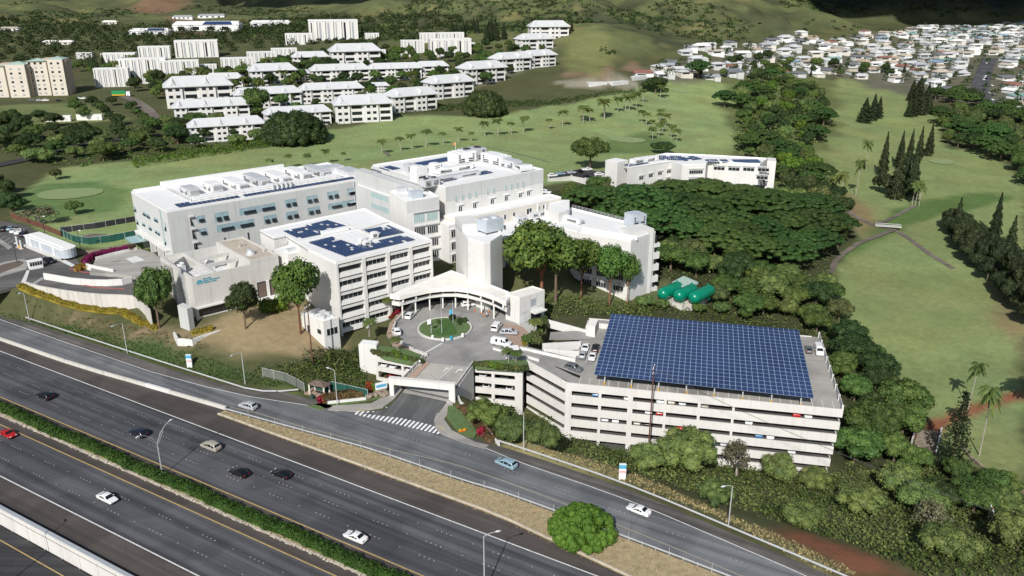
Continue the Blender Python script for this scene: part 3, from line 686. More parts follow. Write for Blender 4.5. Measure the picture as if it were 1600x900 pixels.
# rooftop units in a row
for k in range(7):
    c = A1 + e2 * (15 + k * 8.2) + e1 * 20
    roof_unit(['white rooftop air handler with open hood nearest the left end of the long wing', 'second white air handler from the left on the long wing', 'third white air handler from the left on the long wing', 'middle white air handler in the row on the long wing', 'white air handler just right of the middle of the long wing', 'second white air handler from the right on the long wing', 'last white air handler at the right of the row on the long wing'][k],
              c, -e1, 15 if k > 1 else 8, 4.2, 2.5 + .3 * (k % 2), ZA + .06, 'white_paint' if k % 3 else 'light_metal', 'air handlers along the west wing roof')
mb = MB(); w2 = [A1 + e2 * 11 + e1 * 8, A1 + e2 * 69 + e1 * 8]
for zz in (.6, 1.2): mb.tube([(*w2[0], ZA + zz), (*w2[1], ZA + zz)], .06, 5); mb.tube([(*w2[0], ZA + zz), (*(w2[0] + e1 * 24), ZA + zz)], .06, 5)
for k in range(20): q = w2[0] + e2 * (k * 3.05); mb.tube([(*q, ZA), (*q, ZA + 1.25)], .06, 5)
for k in range(9): q = w2[0] + e1 * (k * 3); mb.tube([(*q, ZA), (*q, ZA + 1.25)], .06, 5)
a.part('railing', mb, 'rail_steel')
mb = MB(); mb.obox(A1 + e2 * 12 + e1 * 8.6, e2, 56, 1.2, ZA + .06, ZA + 1.5)
for k in range(14): mb.cbox(A1 + e2 * (13 + k * 4) + e1 * (11 + (k % 3)), e2, 2.6, 1.0, ZA + .06, ZA + .9 + .4 * (k % 2))
a.part('duct_run', mb, 'white_paint')
mb = MB()
for k in range(5): q = A1 + e2 * (40 + k * 1.7) + e1 * 7.2; mb.tube([(*q, ZA + .05), (*q, ZA + 1.7), (*(q + e1 * 1), ZA + 1.9)], .45, 7)
a.part('vent_pipe', mb, 'light_metal')
mb = MB(); mb.obox(A1 + e2 * 66 + e1 * 18, e2, 9, 6, ZA + .06, ZA + 2.2); mb.obox(A1 + e2 * 71 + e1 * 8, e2, 6, 10, ZA + .06, ZA + 1.8)
a.part('plant_room', mb, 'light_metal')
t = link('solar_array', None, a.root, (A1[0] - a.o[0], A1[1] - a.o[1], ZA - a.o[2]))
mb = MB(); solar_rows(mb, e2 * 5.0 + e1 * 3.4, e2, e1, 36, 1, .4, 1.5, 1.9, .12, .2, {(0, 13)}); solar_rows(mb, e2 * 5 + e1 * 5.5, e2, e1, 3, 1, .4, 1.5, 1.9, .12, .2); solar_rows(mb, e2 * 61.5 + e1 * 3.4, e2, e1, 6, 1, .4, 1.5, 1.9, .12, .2); mb.build('panel_field', 'solar_cell', t)
mb = MB(); mb.obox(e2 * 5 + e1 * 4.2, e2, 66, .1, .05, .36); mb.build('rack', 'light_metal', t)
# ---- central block
ZB, ZB2 = 31, 25.5
B1 = P2(696, 294, ZB); B2 = P2(849, 266, ZB); eb = unit(B2 - B1); nb = np.array([-eb[1], eb[0]])
LB = np.linalg.norm(B2 - B1); WB = 46
B3 = B2 + nb * WB; B4 = B1 + nb * WB
b_ = Bld('hospital_block', 'tall white central hospital block with grey upper band and stepped terraces', 'hospital', ctr([B1, B2, B3, B4]), 7)
mb = MB(); mb.prism([B1, B2, B3, B4], 5, ZB); b_.part('wall', mb, 'white_wall')
mb = MB(); mb.prism(inset([B1, B2, B3, B4], .35), ZB, ZB + .05); b_.part('roof', mb, 'white_roof')
mb = MB(); parapet(mb, [B1, B2, B3, B4], ZB + .002, .5); b_.part('parapet', mb, 'white_roof')
FB = Facade(B1, B2); FBR = Facade(B2, B3)
mb = MB(); FB.box(mb, -.02, FB.L, 26.6, ZB + .3, .003, .1); FBR.box(mb, 0, 20, 26.6, ZB + .3, .003, .1); b_.part('upper_band', mb, 'grey_wall')
for r in [(710.5,306,715,314.7),(720.5,304,725,312),(731,302,735,310),(741,299,745,307.5),(760,295.5,764,303.5),(769.5,294,774,301.5),(788,289.5,792,297.5),(797.5,288,801,296),(806.5,286,810,294),(815.5,284,819,292.5)]:
    u0, u1, z0, z1 = FB.rect(*r); b_.win(Facade(B1 + FB.n * .1, B2 + FB.n * .1), uz=(u0, u0 + 1.15, z0 + .1, z1), glass='teal_glass', frame='pale_roof', mull=0, rail=True)
for r in [(716,324,723,331),(738.5,319.5,745,326),(766,313,771,319.5),(788,308,794,314.5),(810,304.5,815,309),(823,300.5,829,306)]:
    u0, u1, z0, z1 = FB.rect(*r); b_.win(FB, uz=(u0, u0 + 1.7, z0 + .2, z1 + .3), glass='dark_glass', frame='white_paint', mull=1, brow=.5)
# step terrace in front
S0 = P2(699, 338, 22.5); S1 = B2 + eb * 2 - nb * 1; wS = 6.5
T0 = B1 - nb * wS - eb * 1; T1 = B2 - nb * wS + eb * 3
mb = MB(); mb.prism([T0, T1, B2 + eb * 3 + nb * 2, B1 - eb * 1 + nb * 2], 5, 21.5); b_.part('terrace', mb, 'cream_wall')
mb = MB(); mb.prism(inset([T0, T1, B2 + eb * 3, B1 - eb * 1], .4), 21.5, 21.56); parapet(mb, [T0, T1, B2 + eb * 3 + nb * .01, B1 - eb + nb * .01], 21.502, .5, .35); b_.part('terrace_roof', mb, 'white_roof')
FT = Facade(T0, T1)
for r in [(768.5,338,777,346),(787,335,791,343),(801,331.5,805,338.5),(822.5,326,831,334),(848,319.5,852,326)]:
    u0, u1, z0, z1 = FT.rect(*r); b_.win(FT, uz=(u0, u1, z0, z1), glass='dark_glass', frame='white_paint', mull=1 if r[2] - r[0] > 6 else 0)
# lower left volume with strip windows
LW = 30.0; C0 = B1 - eb * 0 + nb * 0
V0 = P2(577, 285, ZB2); V1 = P2(640, 312, ZB2); dv = unit(V1 - V0); dv = -nb if True else dv
V0 = B1 - eb * 8.5 + nb * 43; V1 = B1 - eb * 8.5 + nb * 6
mb = MB(); mb.prism([V0, V1, V1 + eb * 8.4, V0 + eb * 8.4], 5, ZB2); b_.part('side_volume', mb, 'grey_wall')
mb = MB(); mb.prism(inset([V0, V1, V1 + eb * 8.4, V0 + eb * 8.4], .4), ZB2, ZB2 + .05); parapet(mb, [V0, V1, V1 + eb * 8.4, V0 + eb * 8.4], ZB2 + .002, .4); b_.part('side_roof', mb, 'white_roof')
mb = MB(); mb.obox(B1 - eb * 4 + nb * 7, nb, 36, 3.9, ZB2 + .06, ZB - .3); mb.obox(B1 - eb * 3.99 + nb * 43.01, nb, 3, 3.9, 5, ZB - .3); b_.part('set_back_wall', mb, 'grey_wall')
FV = Facade(V0, V1)
for r in [(579,299,607,316),(580,316.5,608,334)]:
    u0, u1, z0, z1 = FV.rect(r[0], r[1] + 3, r[2], r[3] - 3); zc = (z0 + z1) / 2; b_.win(FV, uz=(u0, u1, zc - 1.1, zc + 1.1), glass='teal_glass', frame='pale_roof', mull=9, t=.16)
# tower in front of it
ZC = 29; K0 = P2(609, 300, ZC); K1 = P2(635, 316, ZC); K2 = P2(686, 308.5, ZC); K3 = K0 + (K2 - K1)
mb = MB(); mb.prism([K0, K1, K2, K3], 4, ZC); b_.part('stair_tower', mb, 'white_wall')
mb = MB(); mb.prism(inset([K0, K1, K2, K3], .4), ZC, ZC + .05); parapet(mb, [K0, K1, K2, K3], ZC + .002, .5); b_.part('tower_roof', mb, 'white_roof')
FK = Facade(K1, K2)
mb = MB(); FK.box(mb, 0, FK.L, 25.6, ZC + .2, .003, .1); b_.part('upper_band', mb, 'grey_wall')
for z0, z1, g_ in ((21.6, 24.6, 'teal_glass'), (17.3, 20.0, 'dark_glass'), (13.0, 15.6, 'dark_glass'), (8.9, 11.4, 'dark_glass')):
    for q in (0, 1):
        uu = FK.L * (.2 + .4 * q); b_.win(FK, uz=(uu, uu + FK.L * .34, z0, z1), glass='dark_glass' if z0 < 20 else 'teal_glass', frame='grey_wall', mull=4, t=.16, brow=.6)
mb = MB(); mb.cbox(P2(650, 309, ZC), unit(K2 - K1), 4, 2.6, ZC + .05, ZC + 2.4); b_.part('roof_hatch', mb, 'blue_grey_metal')
mb = MB(); mb.cbox(P2(628, 300, ZC), unit(K2 - K1), 3, 2.5, ZC + .05, ZC + 1.6); b_.part('roof_hatch', mb, 'light_metal')
# link between the tower and the terrace
Q0 = K2; Q1 = Q0 + eb * 17 ; mb = MB(); mb.prism([Q0 - nb * 5, Q0 - nb * 5 + eb * 14, Q0 + eb * 14 + nb * 14, Q0 + nb * 14], 4, 20.5); b_.part('link', mb, 'white_wall')
FQ = Facade(Q0 - nb * 5, Q0 - nb * 5 + eb * 14)
mb = MB(); mb.prism(inset([Q0 - nb * 5, Q0 - nb * 5 + eb * 14, Q0 + eb * 14 + nb * 8, Q0 + nb * 8], .4), 20.5, 20.55); b_.part('link_roof', mb, 'white_roof')
for z0 in (16.2, 12.0, 7.8):
    for q in range(3): b_.win(FQ, uz=(.8 + q * 4.3, 4.0 + q * 4.3, z0, z0 + 2.4), glass='dark_glass', frame='white_paint', mull=2, brow=.5)
# plant on the central roof
cb = lambda px, py: P2(px, py, ZB)
GRP = 'plant units on the central hospital roof'
roof_unit('large white plant room unit at the back of the central roof near the flag', cb(722, 253), eb, 9, 6, 4, ZB + .06, 'white_paint', GRP)
roof_unit('grey metal plant unit with dark fan opening at the back of the central roof', cb(738, 250), eb, 10, 5, 4.4, ZB + .06, 'light_metal', GRP, fan=True)
roof_unit('long white plant unit at the back right of the central roof', cb(775, 256), -nb, 12, 5, 3.6, ZB + .06, 'white_paint', GRP)
roof_unit('low white air handler near the right rear corner of the central roof', cb(797, 262), -nb, 9, 4, 3, ZB + .06, 'light_metal', GRP)
roof_unit('tall pale box unit at the left of the central roof', cb(655, 284), eb, 4.5, 4, 5.2, ZB + .06, 'white_paint', GRP, vents=1)
roof_unit('small square white unit in the middle of the central roof', cb(680, 270), eb, 3.2, 3, 3.4, ZB + .06, 'white_paint', GRP, vents=1)
roof_unit('long low grey duct unit crossing the middle of the central roof', cb(712, 279), eb, 20, 2.4, 1.4, ZB + .06, 'light_metal', GRP)
roof_unit('low white duct unit behind the middle of the central roof', cb(708, 268), eb, 16, 3, 1.8, ZB + .06, 'white_paint', GRP)
roof_unit('grey unit with open fans near the front left of the central roof', cb(672, 291), eb, 6, 3, 2.6, ZB + .06, 'light_metal', GRP, fan=True)
roof_unit('small pale unit above the strip windows of the central block', cb(641, 268), eb, 4, 3, 2.6, ZB + .06, 'light_metal', GRP)
mb = MB()
for k in range(9): q = cb(806 + k * 2.2, 268 - k * .2); mb.tube([(*q, ZB + .05), (*(q + nb * 1), ZB + 2.2), (*(q - nb * 2.5), ZB + 2.4), (*(q - nb * 3), ZB + .6)], .32, 6)
pd = tag(mb.build('pipe_bank', 'light_metal'), 'bank of bent silver pipes at the right end of the central roof', 'pipes')
mb = MB(); mb.obox(B1 - eb * 3.6 + nb * 41, -nb, 33, .4, ZB - .29, ZB + 1.2); b_.part('screen_wall', mb, 'grey_wall')
solar('solar panels at the back left of the central roof beside the parapet', (647, 262), (712, 250), (640, 257), ZB, 22, 4, ZB, bld=b_)
solar('smaller solar panel field at the left end of the central roof', (594, 270), (626, 264), (588, 264), ZB, 12, 4, ZB, bld=b_)
solar('dark skylight like panels at the front left of the central roof', (694, 285), (715, 281), (690, 280), ZB, 6, 2, ZB, bld=b_)
solar('dark skylight like panels at the front right of the central roof', (750, 274.5), (771, 270.5), (746, 270), ZB, 6, 2, ZB, bld=b_)
fp = thing('flagpole', 'small white roof mast with an orange flag behind the central block', 'flagpole', (*cb(712, 240), ZB)); mb = MB(); mb.tube([(0, 0, 0), (0, 0, 4.6)], .07, 6); mb.build('mast', 'white_paint', fp); mb = MB(); mb.quad((0, 0, 3.4), (-.8, .3, 3.2), (-.85, .2, 4.1), (0, 0, 4.2)); mb.build('flag', 'orange_paint', fp)

# ---- ward block with the balcony facade
ZD = 22
D0 = P2(525, 411, ZD); D1 = P2(675, 376, ZD); ed = unit(D1 - D0); nd = np.array([-ed[1], ed[0]]); LD = np.linalg.norm(D1 - D0); WD = 42
dpts = [D0 + nd * .0, D1, D1 + nd * 20, D1 + nd * 38 - ed * 6, D0 + nd * WD + ed * 4, D0 + nd * WD - ed * 4.5, D0 + nd * 34 - ed * 4.5, D0 + nd * 34]
# polygon through the picture corners of the roof
rp = [(406,361),(428,373),(447,369),(481,390)]
dpts = [P2(*q, ZD) for q in rp] + [D0, D1, P2(607,346,ZD), P2(570,326.5,ZD)]
d_ = Bld('ward_block', 'white hospital ward block with five rows of recessed balcony windows and solar roof', 'hospital', ctr([D0, D1, D0 + nd * WD]), 2)
core = [P2(*q, ZD) for q in rp] + [D0 + nd * 1.3 , D1 + nd * 1.3, P2(607,346,ZD), P2(570,326.5,ZD)]
mb = MB(); mb.prism(core, -3, ZD - .01); d_.part('wall', mb, 'white_wall')
mb = MB(); mb.prism(dpts, ZD - .55, ZD); d_.part('roof', mb, 'white_roof')
mb = MB(); parapet(mb, dpts, ZD + .002, .4, .35); d_.part('parapet', mb, 'white_roof')
FD = Facade(D0, D1); us = [0, FD.rect(568, 400, 569, 401)[0], FD.rect(606, 391.5, 607, 392)[0], FD.rect(641.5, 383.5, 642, 384)[0], FD.L]
mb = MB()
for i, u in enumerate(us): FD.box(mb, max(0, u - .55) if i else 0, min(FD.L, u + .55) if i < 4 else FD.L, -3, ZD - .56, -1.28, .0 + .05)
d_.part('column', mb, 'white_wall')
FH = 4.15
for fl in range(5):
    zt = ZD - .56 - fl * FH; zb = zt - FH
    for i in range(4):
        u0, u1 = us[i] + .56, us[i + 1] - .56
        mb = MB(); FD.box(mb, u0, u1, zt - 1.12, zt - .38, -.9, -.25); d_.part('lintel', mb, 'white_wall')
        mb = MB(); p = MB()
        p0 = [FD.A + FD.d * u0, FD.A + FD.d * u1]
        A_p = lambda u, off, z: (*(FD.A + FD.d * u + FD.n * off), z)
        mb.add([A_p(u0, -.95, zb + .12), A_p(u1, -.95, zb + .12), A_p(u1, -.05, zb + .12), A_p(u0, -.05, zb + .12), A_p(u0, -.95, zb + 1.42), A_p(u1, -.95, zb + 1.42), A_p(u1, -.35, zb + 1.38), A_p(u0, -.35, zb + 1.38)], [(0, 1, 2, 3), (4, 7, 6, 5), (3, 2, 6, 7), (0, 4, 5, 1), (0, 3, 7, 4), (1, 5, 6, 2)])
        d_.part('balcony_panel', mb, 'white_wall')
        mb = MB(); FD.box(mb, u0, u1, zb + 1.4, zt - 1.14, -1.26, -1.05); w_ = d_.part('window', mb, 'dark_glass')
        mb = MB()
        for k in range(1, 5): uu = u0 + (u1 - u0) * k / 5; FD.box(mb, uu - .05, uu + .05, zb + 1.42, zt - 1.15, -1.045, -.98)
        d_.part('mullion', mb, 'rail_steel' if (fl * 4 + i) % 3 else 'dark_metal', w_)
mb = MB(); mb.prism([P2(429,389,19.6), P2(450,398,19.6), P2(481,391,19.6), P2(458,380,19.6)], 3, 19.6); d_.part('lower_wing', mb, 'white_wall')
mb = MB(); mb.prism(inset([P2(429,389,19.6), P2(450,398,19.6), P2(481,391,19.6), P2(458,380,19.6)], .5), 19.6, 19.66); d_.part('lower_roof', mb, 'white_roof')
mb = MB()
for k in range(7): q = P2(432 + k * 3.2, 387.5 - k * .8, 19.6); mb.tube([(*q, 19.6), (*q, 21.8)], .12, 6)
d_.part('vent_pipe', mb, 'rail_steel')
mb = MB(); mb.cbox(P2(463, 391, 19.6), unit(P2(477, 388, 19.6) - P2(450, 394, 19.6)), 6, 1.6, 19.66, 20.6); d_.part('duct', mb, 'light_metal')
# annex at the foot
N0 = P2(505, 502.5, 8); N1 = P2(529, 496, 8); N2 = P2(470, 487.5, 8); nx = N1 + (N2 - N0)
mb = MB(); mb.prism([N0, N1, nx, N2], -3, 8); d_.part('annex', mb, 'white_wall')
mb = MB(); mb.prism(inset([N0, N1, nx, N2], .3), 8, 8.05); d_.part('annex_roof', mb, 'white_roof')
FN = Facade(N0, N1); d_.win(FN, uz=(.7, FN.L - .5, 3.4, 5.6), mull=2); FN2 = Facade(N2, N0); d_.win(FN2, uz=(FN2.L - 3.2, FN2.L - 1.2, 3.6, 5.2), mull=0); d_.win(FN2, uz=(FN2.L - 8, FN2.L - 6.4, 2.0, 5), mull=0)
mb = MB(); rr = random.Random(4)
for k in range(12): q = N0 + (N1 - N0) * rr.uniform(.15, .85) + (N2 - N0) * rr.uniform(.1, .9); mb.cbox(q, unit([1, rr.uniform(-1, 1)]), rr.uniform(.6, 1.8), rr.uniform(.5, 1.2), 8.06, 8.06 + rr.uniform(.4, 1.3))
d_.part('roof_plant', mb, 'light_metal')
sk = {(r, c) for r in range(12) for c in range(12) if (r in (9,) and c > 5) or (c > 8 and r < 4) or (r, c) in ((3, 6), (5, 7), (2, 5), (7, 9), (6, 3), (8, 2), (4, 10), (10, 8))}
solar('large stepped solar field on the front half of the ward block roof', (539, 402), (577, 392), (482, 380), ZD, 9, 12, ZD, {s for s in sk if s[1] < 9}, bld=d_)
solar('right arm of the front solar field beside the ward roof vents', (577, 392.5), (649, 375.5), (560, 384), ZD, 16, 3, ZD, {(1, 2), (1, 9), (2, 5), (2, 6), (0, 12), (2, 15)}, bld=d_)
solar('small solar field in the middle of the ward roof beyond the vents', (592, 372), (632, 364), (566, 361), ZD, 9, 5, ZD, {(1, 0), (2, 1), (3, 5), (4, 6), (4, 7), (3, 7)}, bld=d_)
solar('rear solar field with gaps on the ward block roof', (467, 374), (508, 365.5), (444, 362), ZD, 10, 6, ZD, {(0, 0), (1, 8), (2, 8), (3, 3), (3, 4), (5, 2), (4, 7)}, bld=d_)
solar('narrow solar field at the far end of the rear ward roof', (510, 364), (545, 355), (503, 347), ZD, 9, 6, ZD, {(1, 2), (1, 3), (3, 5), (4, 4), (2, 7), (5, 1)}, bld=d_)
for k, (px, py) in enumerate(((567, 380), (585, 373), (573, 384))):
    roof_unit(['small white roof vent between the ward solar fields, left', 'taller white roof vent between the ward solar fields, right', 'low white vent box at the front of the ward solar fields'][k], P2(px, py, ZD), ed, 2.2, 1.2, 1.4 + .6 * (k == 1), ZD + .1, 'white_paint', 'vents on the ward roof', 'roof_vent', 1)
mb = MB(); mb.obox(P2(505, 368, ZD), ed, 9, 1.6, ZD + .1, ZD + 1.1); mb.obox(P2(466, 381, ZD), ed, 22, .6, ZD + .1, ZD + .5); d_.part('duct', mb, 'white_paint')
mb = MB(); L0 = P2(602, 350, ZD); mb.obox(P2(540, 350, ZD), unit(P2(563, 361, ZD) - P2(540, 350, ZD)), 16, .25, ZD + .05, ZD + .35); mb.obox(P2(563, 361, ZD), unit(P2(603, 349, ZD) - P2(563, 361, ZD)), 13, .25, ZD + .05, ZD + .36); d_.part('roof_kerb', mb, 'old_concrete')

# ---- laboratory block with the sign
ZE = 18
E0 = P2(299, 434, ZE); E1 = P2(435, 404, ZE); ee = unit(E1 - E0); ne = np.array([-ee[1], ee[0]]); LE = np.linalg.norm(E1 - E0)
E4 = P2(285, 425.5, ZE); 
e_ = Bld('laboratory_block', 'old concrete block with open roof wells and teal lettering facing the road', 'hospital', ctr([E0, E1]) + ne * 8, 6)
WE = 24.5
rightu = (P2(390, 413, ZE) - E0) @ ee
def wall_(mb, p, d, l, z0, z1, t=.6): mb.obox(p, d, l, t, z0, z1)
mb = MB(); zf = 13.2
mb.prism([E0, E0 + ee * rightu, E0 + ee * rightu + ne * WE, E0 + ne * WE], 4, zf)
wall_(mb, E0, ee, rightu, zf, ZE); wall_(mb, E0 + ne * (WE - .6), ee, rightu, zf, ZE)
wall_(mb, E0 + ee * .6 + ne * .6, ne, 5.4, zf, ZE - .01); wall_(mb, E0 + ee * .6 + ne * 9.5, ne, WE - 10.1, zf, ZE - .01)
mb.prism([E0 + ee * rightu, E1, E1 + ne * WE, E0 + ee * rightu + ne * WE], 4, ZE + .9)
e_.part('wall', mb, 'old_concrete')
mb = MB(); mb.prism(inset([E0 + ee * (rightu), E1, E1 + ne * WE, E0 + ee * rightu + ne * WE], .5), ZE + .9, ZE + .96); e_.part('roof', mb, 'brown_roof')
mb = MB(); parapet(mb, [E0 + ee * (rightu - .05) - ne * .05, E1 - ne * .05, E1 + ne * WE, E0 + ee * (rightu - .05) + ne * WE], ZE + .3, .95, .5); e_.part('parapet', mb, 'old_concrete')
mb = MB(); mb.obox(E0 + ee * 7.2 + ne * .61, ne, WE - 1.3, .7, ZE - 1.0, ZE + .01); mb.obox(E0 + ee * 8 + ne * 8.2, ee, rightu - 8.1, .7, ZE - .9, ZE + .005); mb.obox(E0 + ee * 8 + ne * 15.2, ee, rightu - 8.1, .7, ZE - .9, ZE + .007)
e_.part('roof_beam', mb, 'old_concrete')
mb = MB(); mb.prism(inset([E0 + ee * .7 + ne * .7, E0 + ee * (rightu - .1) + ne * .7, E0 + ee * (rightu - .1) + ne * (WE - .7), E0 + ee * .7 + ne * (WE - .7)], .1), zf, zf + .05); e_.part('well_floor', mb, 'worn_white')
for k, (u, v) in enumerate(((2.8, 2.6), (5.6, 3.2), (3.2, 6.0), (11, 3.0), (14.2, 4.6), (12, 18), (4, 20))):
    t = thing('cooling_fan', ['white round cooling fan nearest the sign in the open roof well', 'white cooling fan right of the first one in the left roof well', 'white cooling fan at the back of the left roof well', 'white cooling fan in the middle roof well', 'white cooling fan beside the brown roof', 'white cooling fan in the back right roof well', 'white cooling fan in the back left roof well'][k], 'cooling fan', (*(E0 + ee * u + ne * v), zf + .05), 0, 'cooling fans in the roof wells')
    mb = MB(); mb.cbox((0, 0), ee, 2.3, 2.3, 0, 2.4); mb.build('casing', 'light_metal', t)
    mb = MB(); 
    for q in range(12): aa, ab = q * math.pi / 6, (q + 1) * math.pi / 6; mb.add([(math.cos(x) * r_, math.sin(x) * r_, z_) for x in (aa, ab) for r_, z_ in ((1.15, 2.4), (1.15, 3.0), (.85, 3.0), (.85, 2.4))], [(0, 4, 5, 1), (1, 5, 6, 2), (2, 6, 7, 3)])
    mb.build('fan_ring', 'white_paint', t); mb = MB(); mb.tube([(0, 0, 2.45), (0, 0, 2.6)], .84, 12); mb.build('fan', 'dark_metal', t)
FE = Facade(E0, E1)
mb = MB()
for zz in (9.5, 12.5, 15.3): FE.box(mb, 0, FE.L, zz, zz + .05, .002, .03)
for u in np.arange(2, FE.L, 2.6): FE.box(mb, u, u + .04, 6, ZE - .3, .003, .025)
e_.part('panel_joint', mb, 'ret_wall')
u0, u1, z0, z1 = FE.rect(401, 441, 436, 458)
for k in range(2):
    mb = MB(); w0 = u0 + (u1 - u0) * (.0 + .56 * k); FE.box(mb, w0, w0 + (u1 - u0) * .42, z0, z1 - .2, .004, .08); wq = e_.part('opening', mb, 'dark_metal')
    mb = MB(); FE.box(mb, w0 + .3, w0 + (u1 - u0) * .42 - .2, z0 + .2, z1 - .6, .085, .11); e_.part('panel', mb, 'shingle', wq)
mb = MB(); FE.box(mb, u0 - .5, u1 + .3, z0 - .5, z0, .004, 3.6); e_.part('ledge', mb, 'white_wall')
mb = MB(); FE.box(mb, u0 + (u1 - u0) * .43, u0 + (u1 - u0) * .55, z0 + .01, z1 - .2, .01, .5); e_.part('stair_post', mb, 'white_wall')
u0, u1, z0, z1 = FE.rect(313, 493, 352, 490); mb = MB(); FE.box(mb, .8, .8 + 9.5, 6.2, 8.8, .004, .05); wq = e_.part('window', mb, 'dark_glass')
mb = MB()
for k in range(9): FE.box(mb, 1.4 + k * 1.05, 1.5 + k * 1.05, 6.2, 8.8, .052, .1)
e_.part('mullion', mb, 'dark_metal', wq)
mb = MB(); FE.box(mb, .2, 11.5, 8.85, 9.25, .004, 1.2); e_.part('canopy', mb, 'white_wall')
# left side shaft and pipes
mb = MB(); mb.prism([P2(277,477,10.5), P2(292,483,10.5), P2(300,479.5,10.5), P2(286,473,10.5)], 2, 10.5); e_.part('shaft', mb, 'grey_wall')
FE2 = Facade(E0 + ne * WE, E0)
mb = MB()
for k in range(3): FE2.box(mb, FE2.L - 8 + k * 1.3, FE2.L - 7.5 + k * 1.3, 6, ZE - .6, .004, .5)
e_.part('duct', mb, 'rail_steel')
mb = MB(); mb.prism([P2(267.5,414,ZE - 1), E0 + ne * (WE - 10), E0 + ne * (WE + .2), P2(294,395,ZE - 1)], 5, ZE - 1); e_.part('side_wing', mb, 'old_concrete')
# roof plant
rt = thing('exhaust_fan', 'squat round metal exhaust fan on the brown roof', 'exhaust fan', (*P2(392, 402, ZE), ZE + .9)); mb = MB(); mb.tube([(0, 0, 0), (0, 0, .5), (0, 0, .55), (0, 0, 1.5)], [1.4, 1.4, 1.0, .8], 12); mb.build('casing', 'light_metal', rt); mb = MB(); mb.tube([(0, 0, 1.5), (0, 0, 1.7)], [.95, .7], 12); mb.build('cap', 'rail_steel', rt)
rt = thing('vent_pipe', 'thin capped vent pipe right of the round exhaust fan', 'vent pipe', (*P2(413, 398, ZE), ZE + .9)); mb = MB(); mb.tube([(0, 0, 0), (0, 0, 1.9)], .22, 8); mb.build('pipe', 'light_metal', rt); mb = MB(); mb.tube([(0, 0, 1.9), (0, 0, 2.3)], [.42, .3], 8); mb.build('cap', 'rail_steel', rt)
rt = thing('vent_pipe', 'bent rusty pipe outlet in the middle of the brown roof', 'vent pipe', (*P2(375, 390, ZE), ZE + .9)); mb = MB(); mb.tube([(0, 0, 0), (0, 0, 1.4), (.6, 0, 1.7), (1.1, 0, 1.3)], .25, 8); mb.build('pipe', 'brown_roof', rt); mb = MB(); mb.tube([(0, 0, 0), (0, 0, .25)], .5, 8); mb.build('collar', 'rail_steel', rt)
# lettering and emblem
def text_mesh(body, size):
    cu = bpy.data.curves.new('txt', 'FONT'); cu.body = body; cu.size = size; cu.extrude = .03; cu.offset = .012
    ob = bpy.data.objects.new('txt', cu); col.objects.link(ob); dg = bpy.context.evaluated_depsgraph_get(); dg.update()
    me = bpy.data.meshes.new_from_object(ob.evaluated_get(dg)); bpy.data.objects.remove(ob); return me
sg = Bld('building_sign', 'teal emblem and three lines of lettering on the concrete wall', 'sign', E0 + ee * 2, 15)
ang = math.atan2(ee[1], ee[0])
def put_text(body, u, z, size, F, parent, org, m, off=.04, name='lettering'):
    me = text_mesh(body, size); me.materials.clear(); me.materials.append(MATS[m])
    p = F.A + F.d * u + F.n * off; o = link(name, me, parent, (p[0] - org[0], p[1] - org[1], z - org[2])); o.rotation_euler = (R(90), 0, math.atan2(F.d[1], F.d[0])); return o
u_, z_ = FE.uz(317, 438); 
for k, (tx, du) in enumerate((('Moanalua', 0), ('Kaiser Permanente', 0), ('Medical Center', 0))): put_text(tx, u_, FE.uz(317, 437)[1] - k * .56, .62, FE, sg.root, sg.o, 'teal_paint')
mb = MB(); cu_, cz_ = u_ - 1.0, FE.uz(311, 441)[1]
for k in range(7):
    th = R(8 + k * 164 / 6); r0, r1 = .18, .9 if k % 2 == 0 else .75
    c_, s_ = math.cos(th), math.sin(th); p = [(cu_ + c_ * r0 - s_ * .05, cz_ - .2 + s_ * r0 + c_ * .05), (cu_ + c_ * r0 + s_ * .05, cz_ - .2 + s_ * r0 - c_ * .05), (cu_ + c_ * r1 + s_ * .2, cz_ - .2 + s_ * r1 - c_ * .2), (cu_ + c_ * r1 - s_ * .2, cz_ - .2 + s_ * r1 + c_ * .2)]
    mb.add([(*(FE.A + FE.d * u + FE.n * .05), z) for u, z in p], [(0, 1, 2, 3)])
for k in (-1, 0, 1): FE.box(mb, cu_ + k * .52 - .17, cu_ + k * .52 + .17, cz_ - .65, cz_ - .32, .03, .06)
sg.part('emblem', mb, 'teal_paint')
# ---- stair tower with cooling tower and east wing
ZG = 23.5
g_ = Bld('corner_tower', 'plain white windowless tower beside the curved entrance canopy', 'tower', P2(745, 365, ZG), 6)
gp = [P2(711,351,ZG), P2(731,373.5,ZG), P2(757,381.5,ZG), P2(766,380,ZG), P2(785,368,ZG), P2(760,345,ZG)]
mb = MB(); mb.prism(gp, 2, ZG); g_.part('wall', mb, 'white_wall')
mb = MB(); mb.prism(inset(gp, .5), ZG, ZG + .05); parapet(mb, gp, ZG + .002, .5, .35); g_.part('roof', mb, 'white_roof')
lh = unit(gp[1] - gp[0]); mb = MB(); mb.obox(gp[0] + lh * .01, lh, 9.5, 5.5, ZG + .06, ZG + 2.6); g_.part('lift_head', mb, 'white_wall')
FG = Facade(P2(731,373.5,ZG), P2(757,381.5,ZG)); mb = MB()
for zz in (9, 12.5, 16, 19.5): FG.box(mb, 0, FG.L, zz, zz + .06, .002, .04)
for k in range(5): FG.box(mb, .5, .9, 8.5 + k * 3.2, 9.8 + k * 3.2, .004, .03)
g_.part('panel_joint', mb, 'grey_wall')
t = thing('cooling_tower', 'pale blue grey cooling tower on top of the plain white tower', 'rooftop unit', (*P2(766, 362, ZG), ZG + .06), math.atan2(eb[1], eb[0])); e10 = np.array([1., 0])
mb = MB(); mb.cbox((0, 0), e10, 6.5, 5, .6, 4.2); mb.build('casing', 'blue_grey_metal', t); mb = MB()
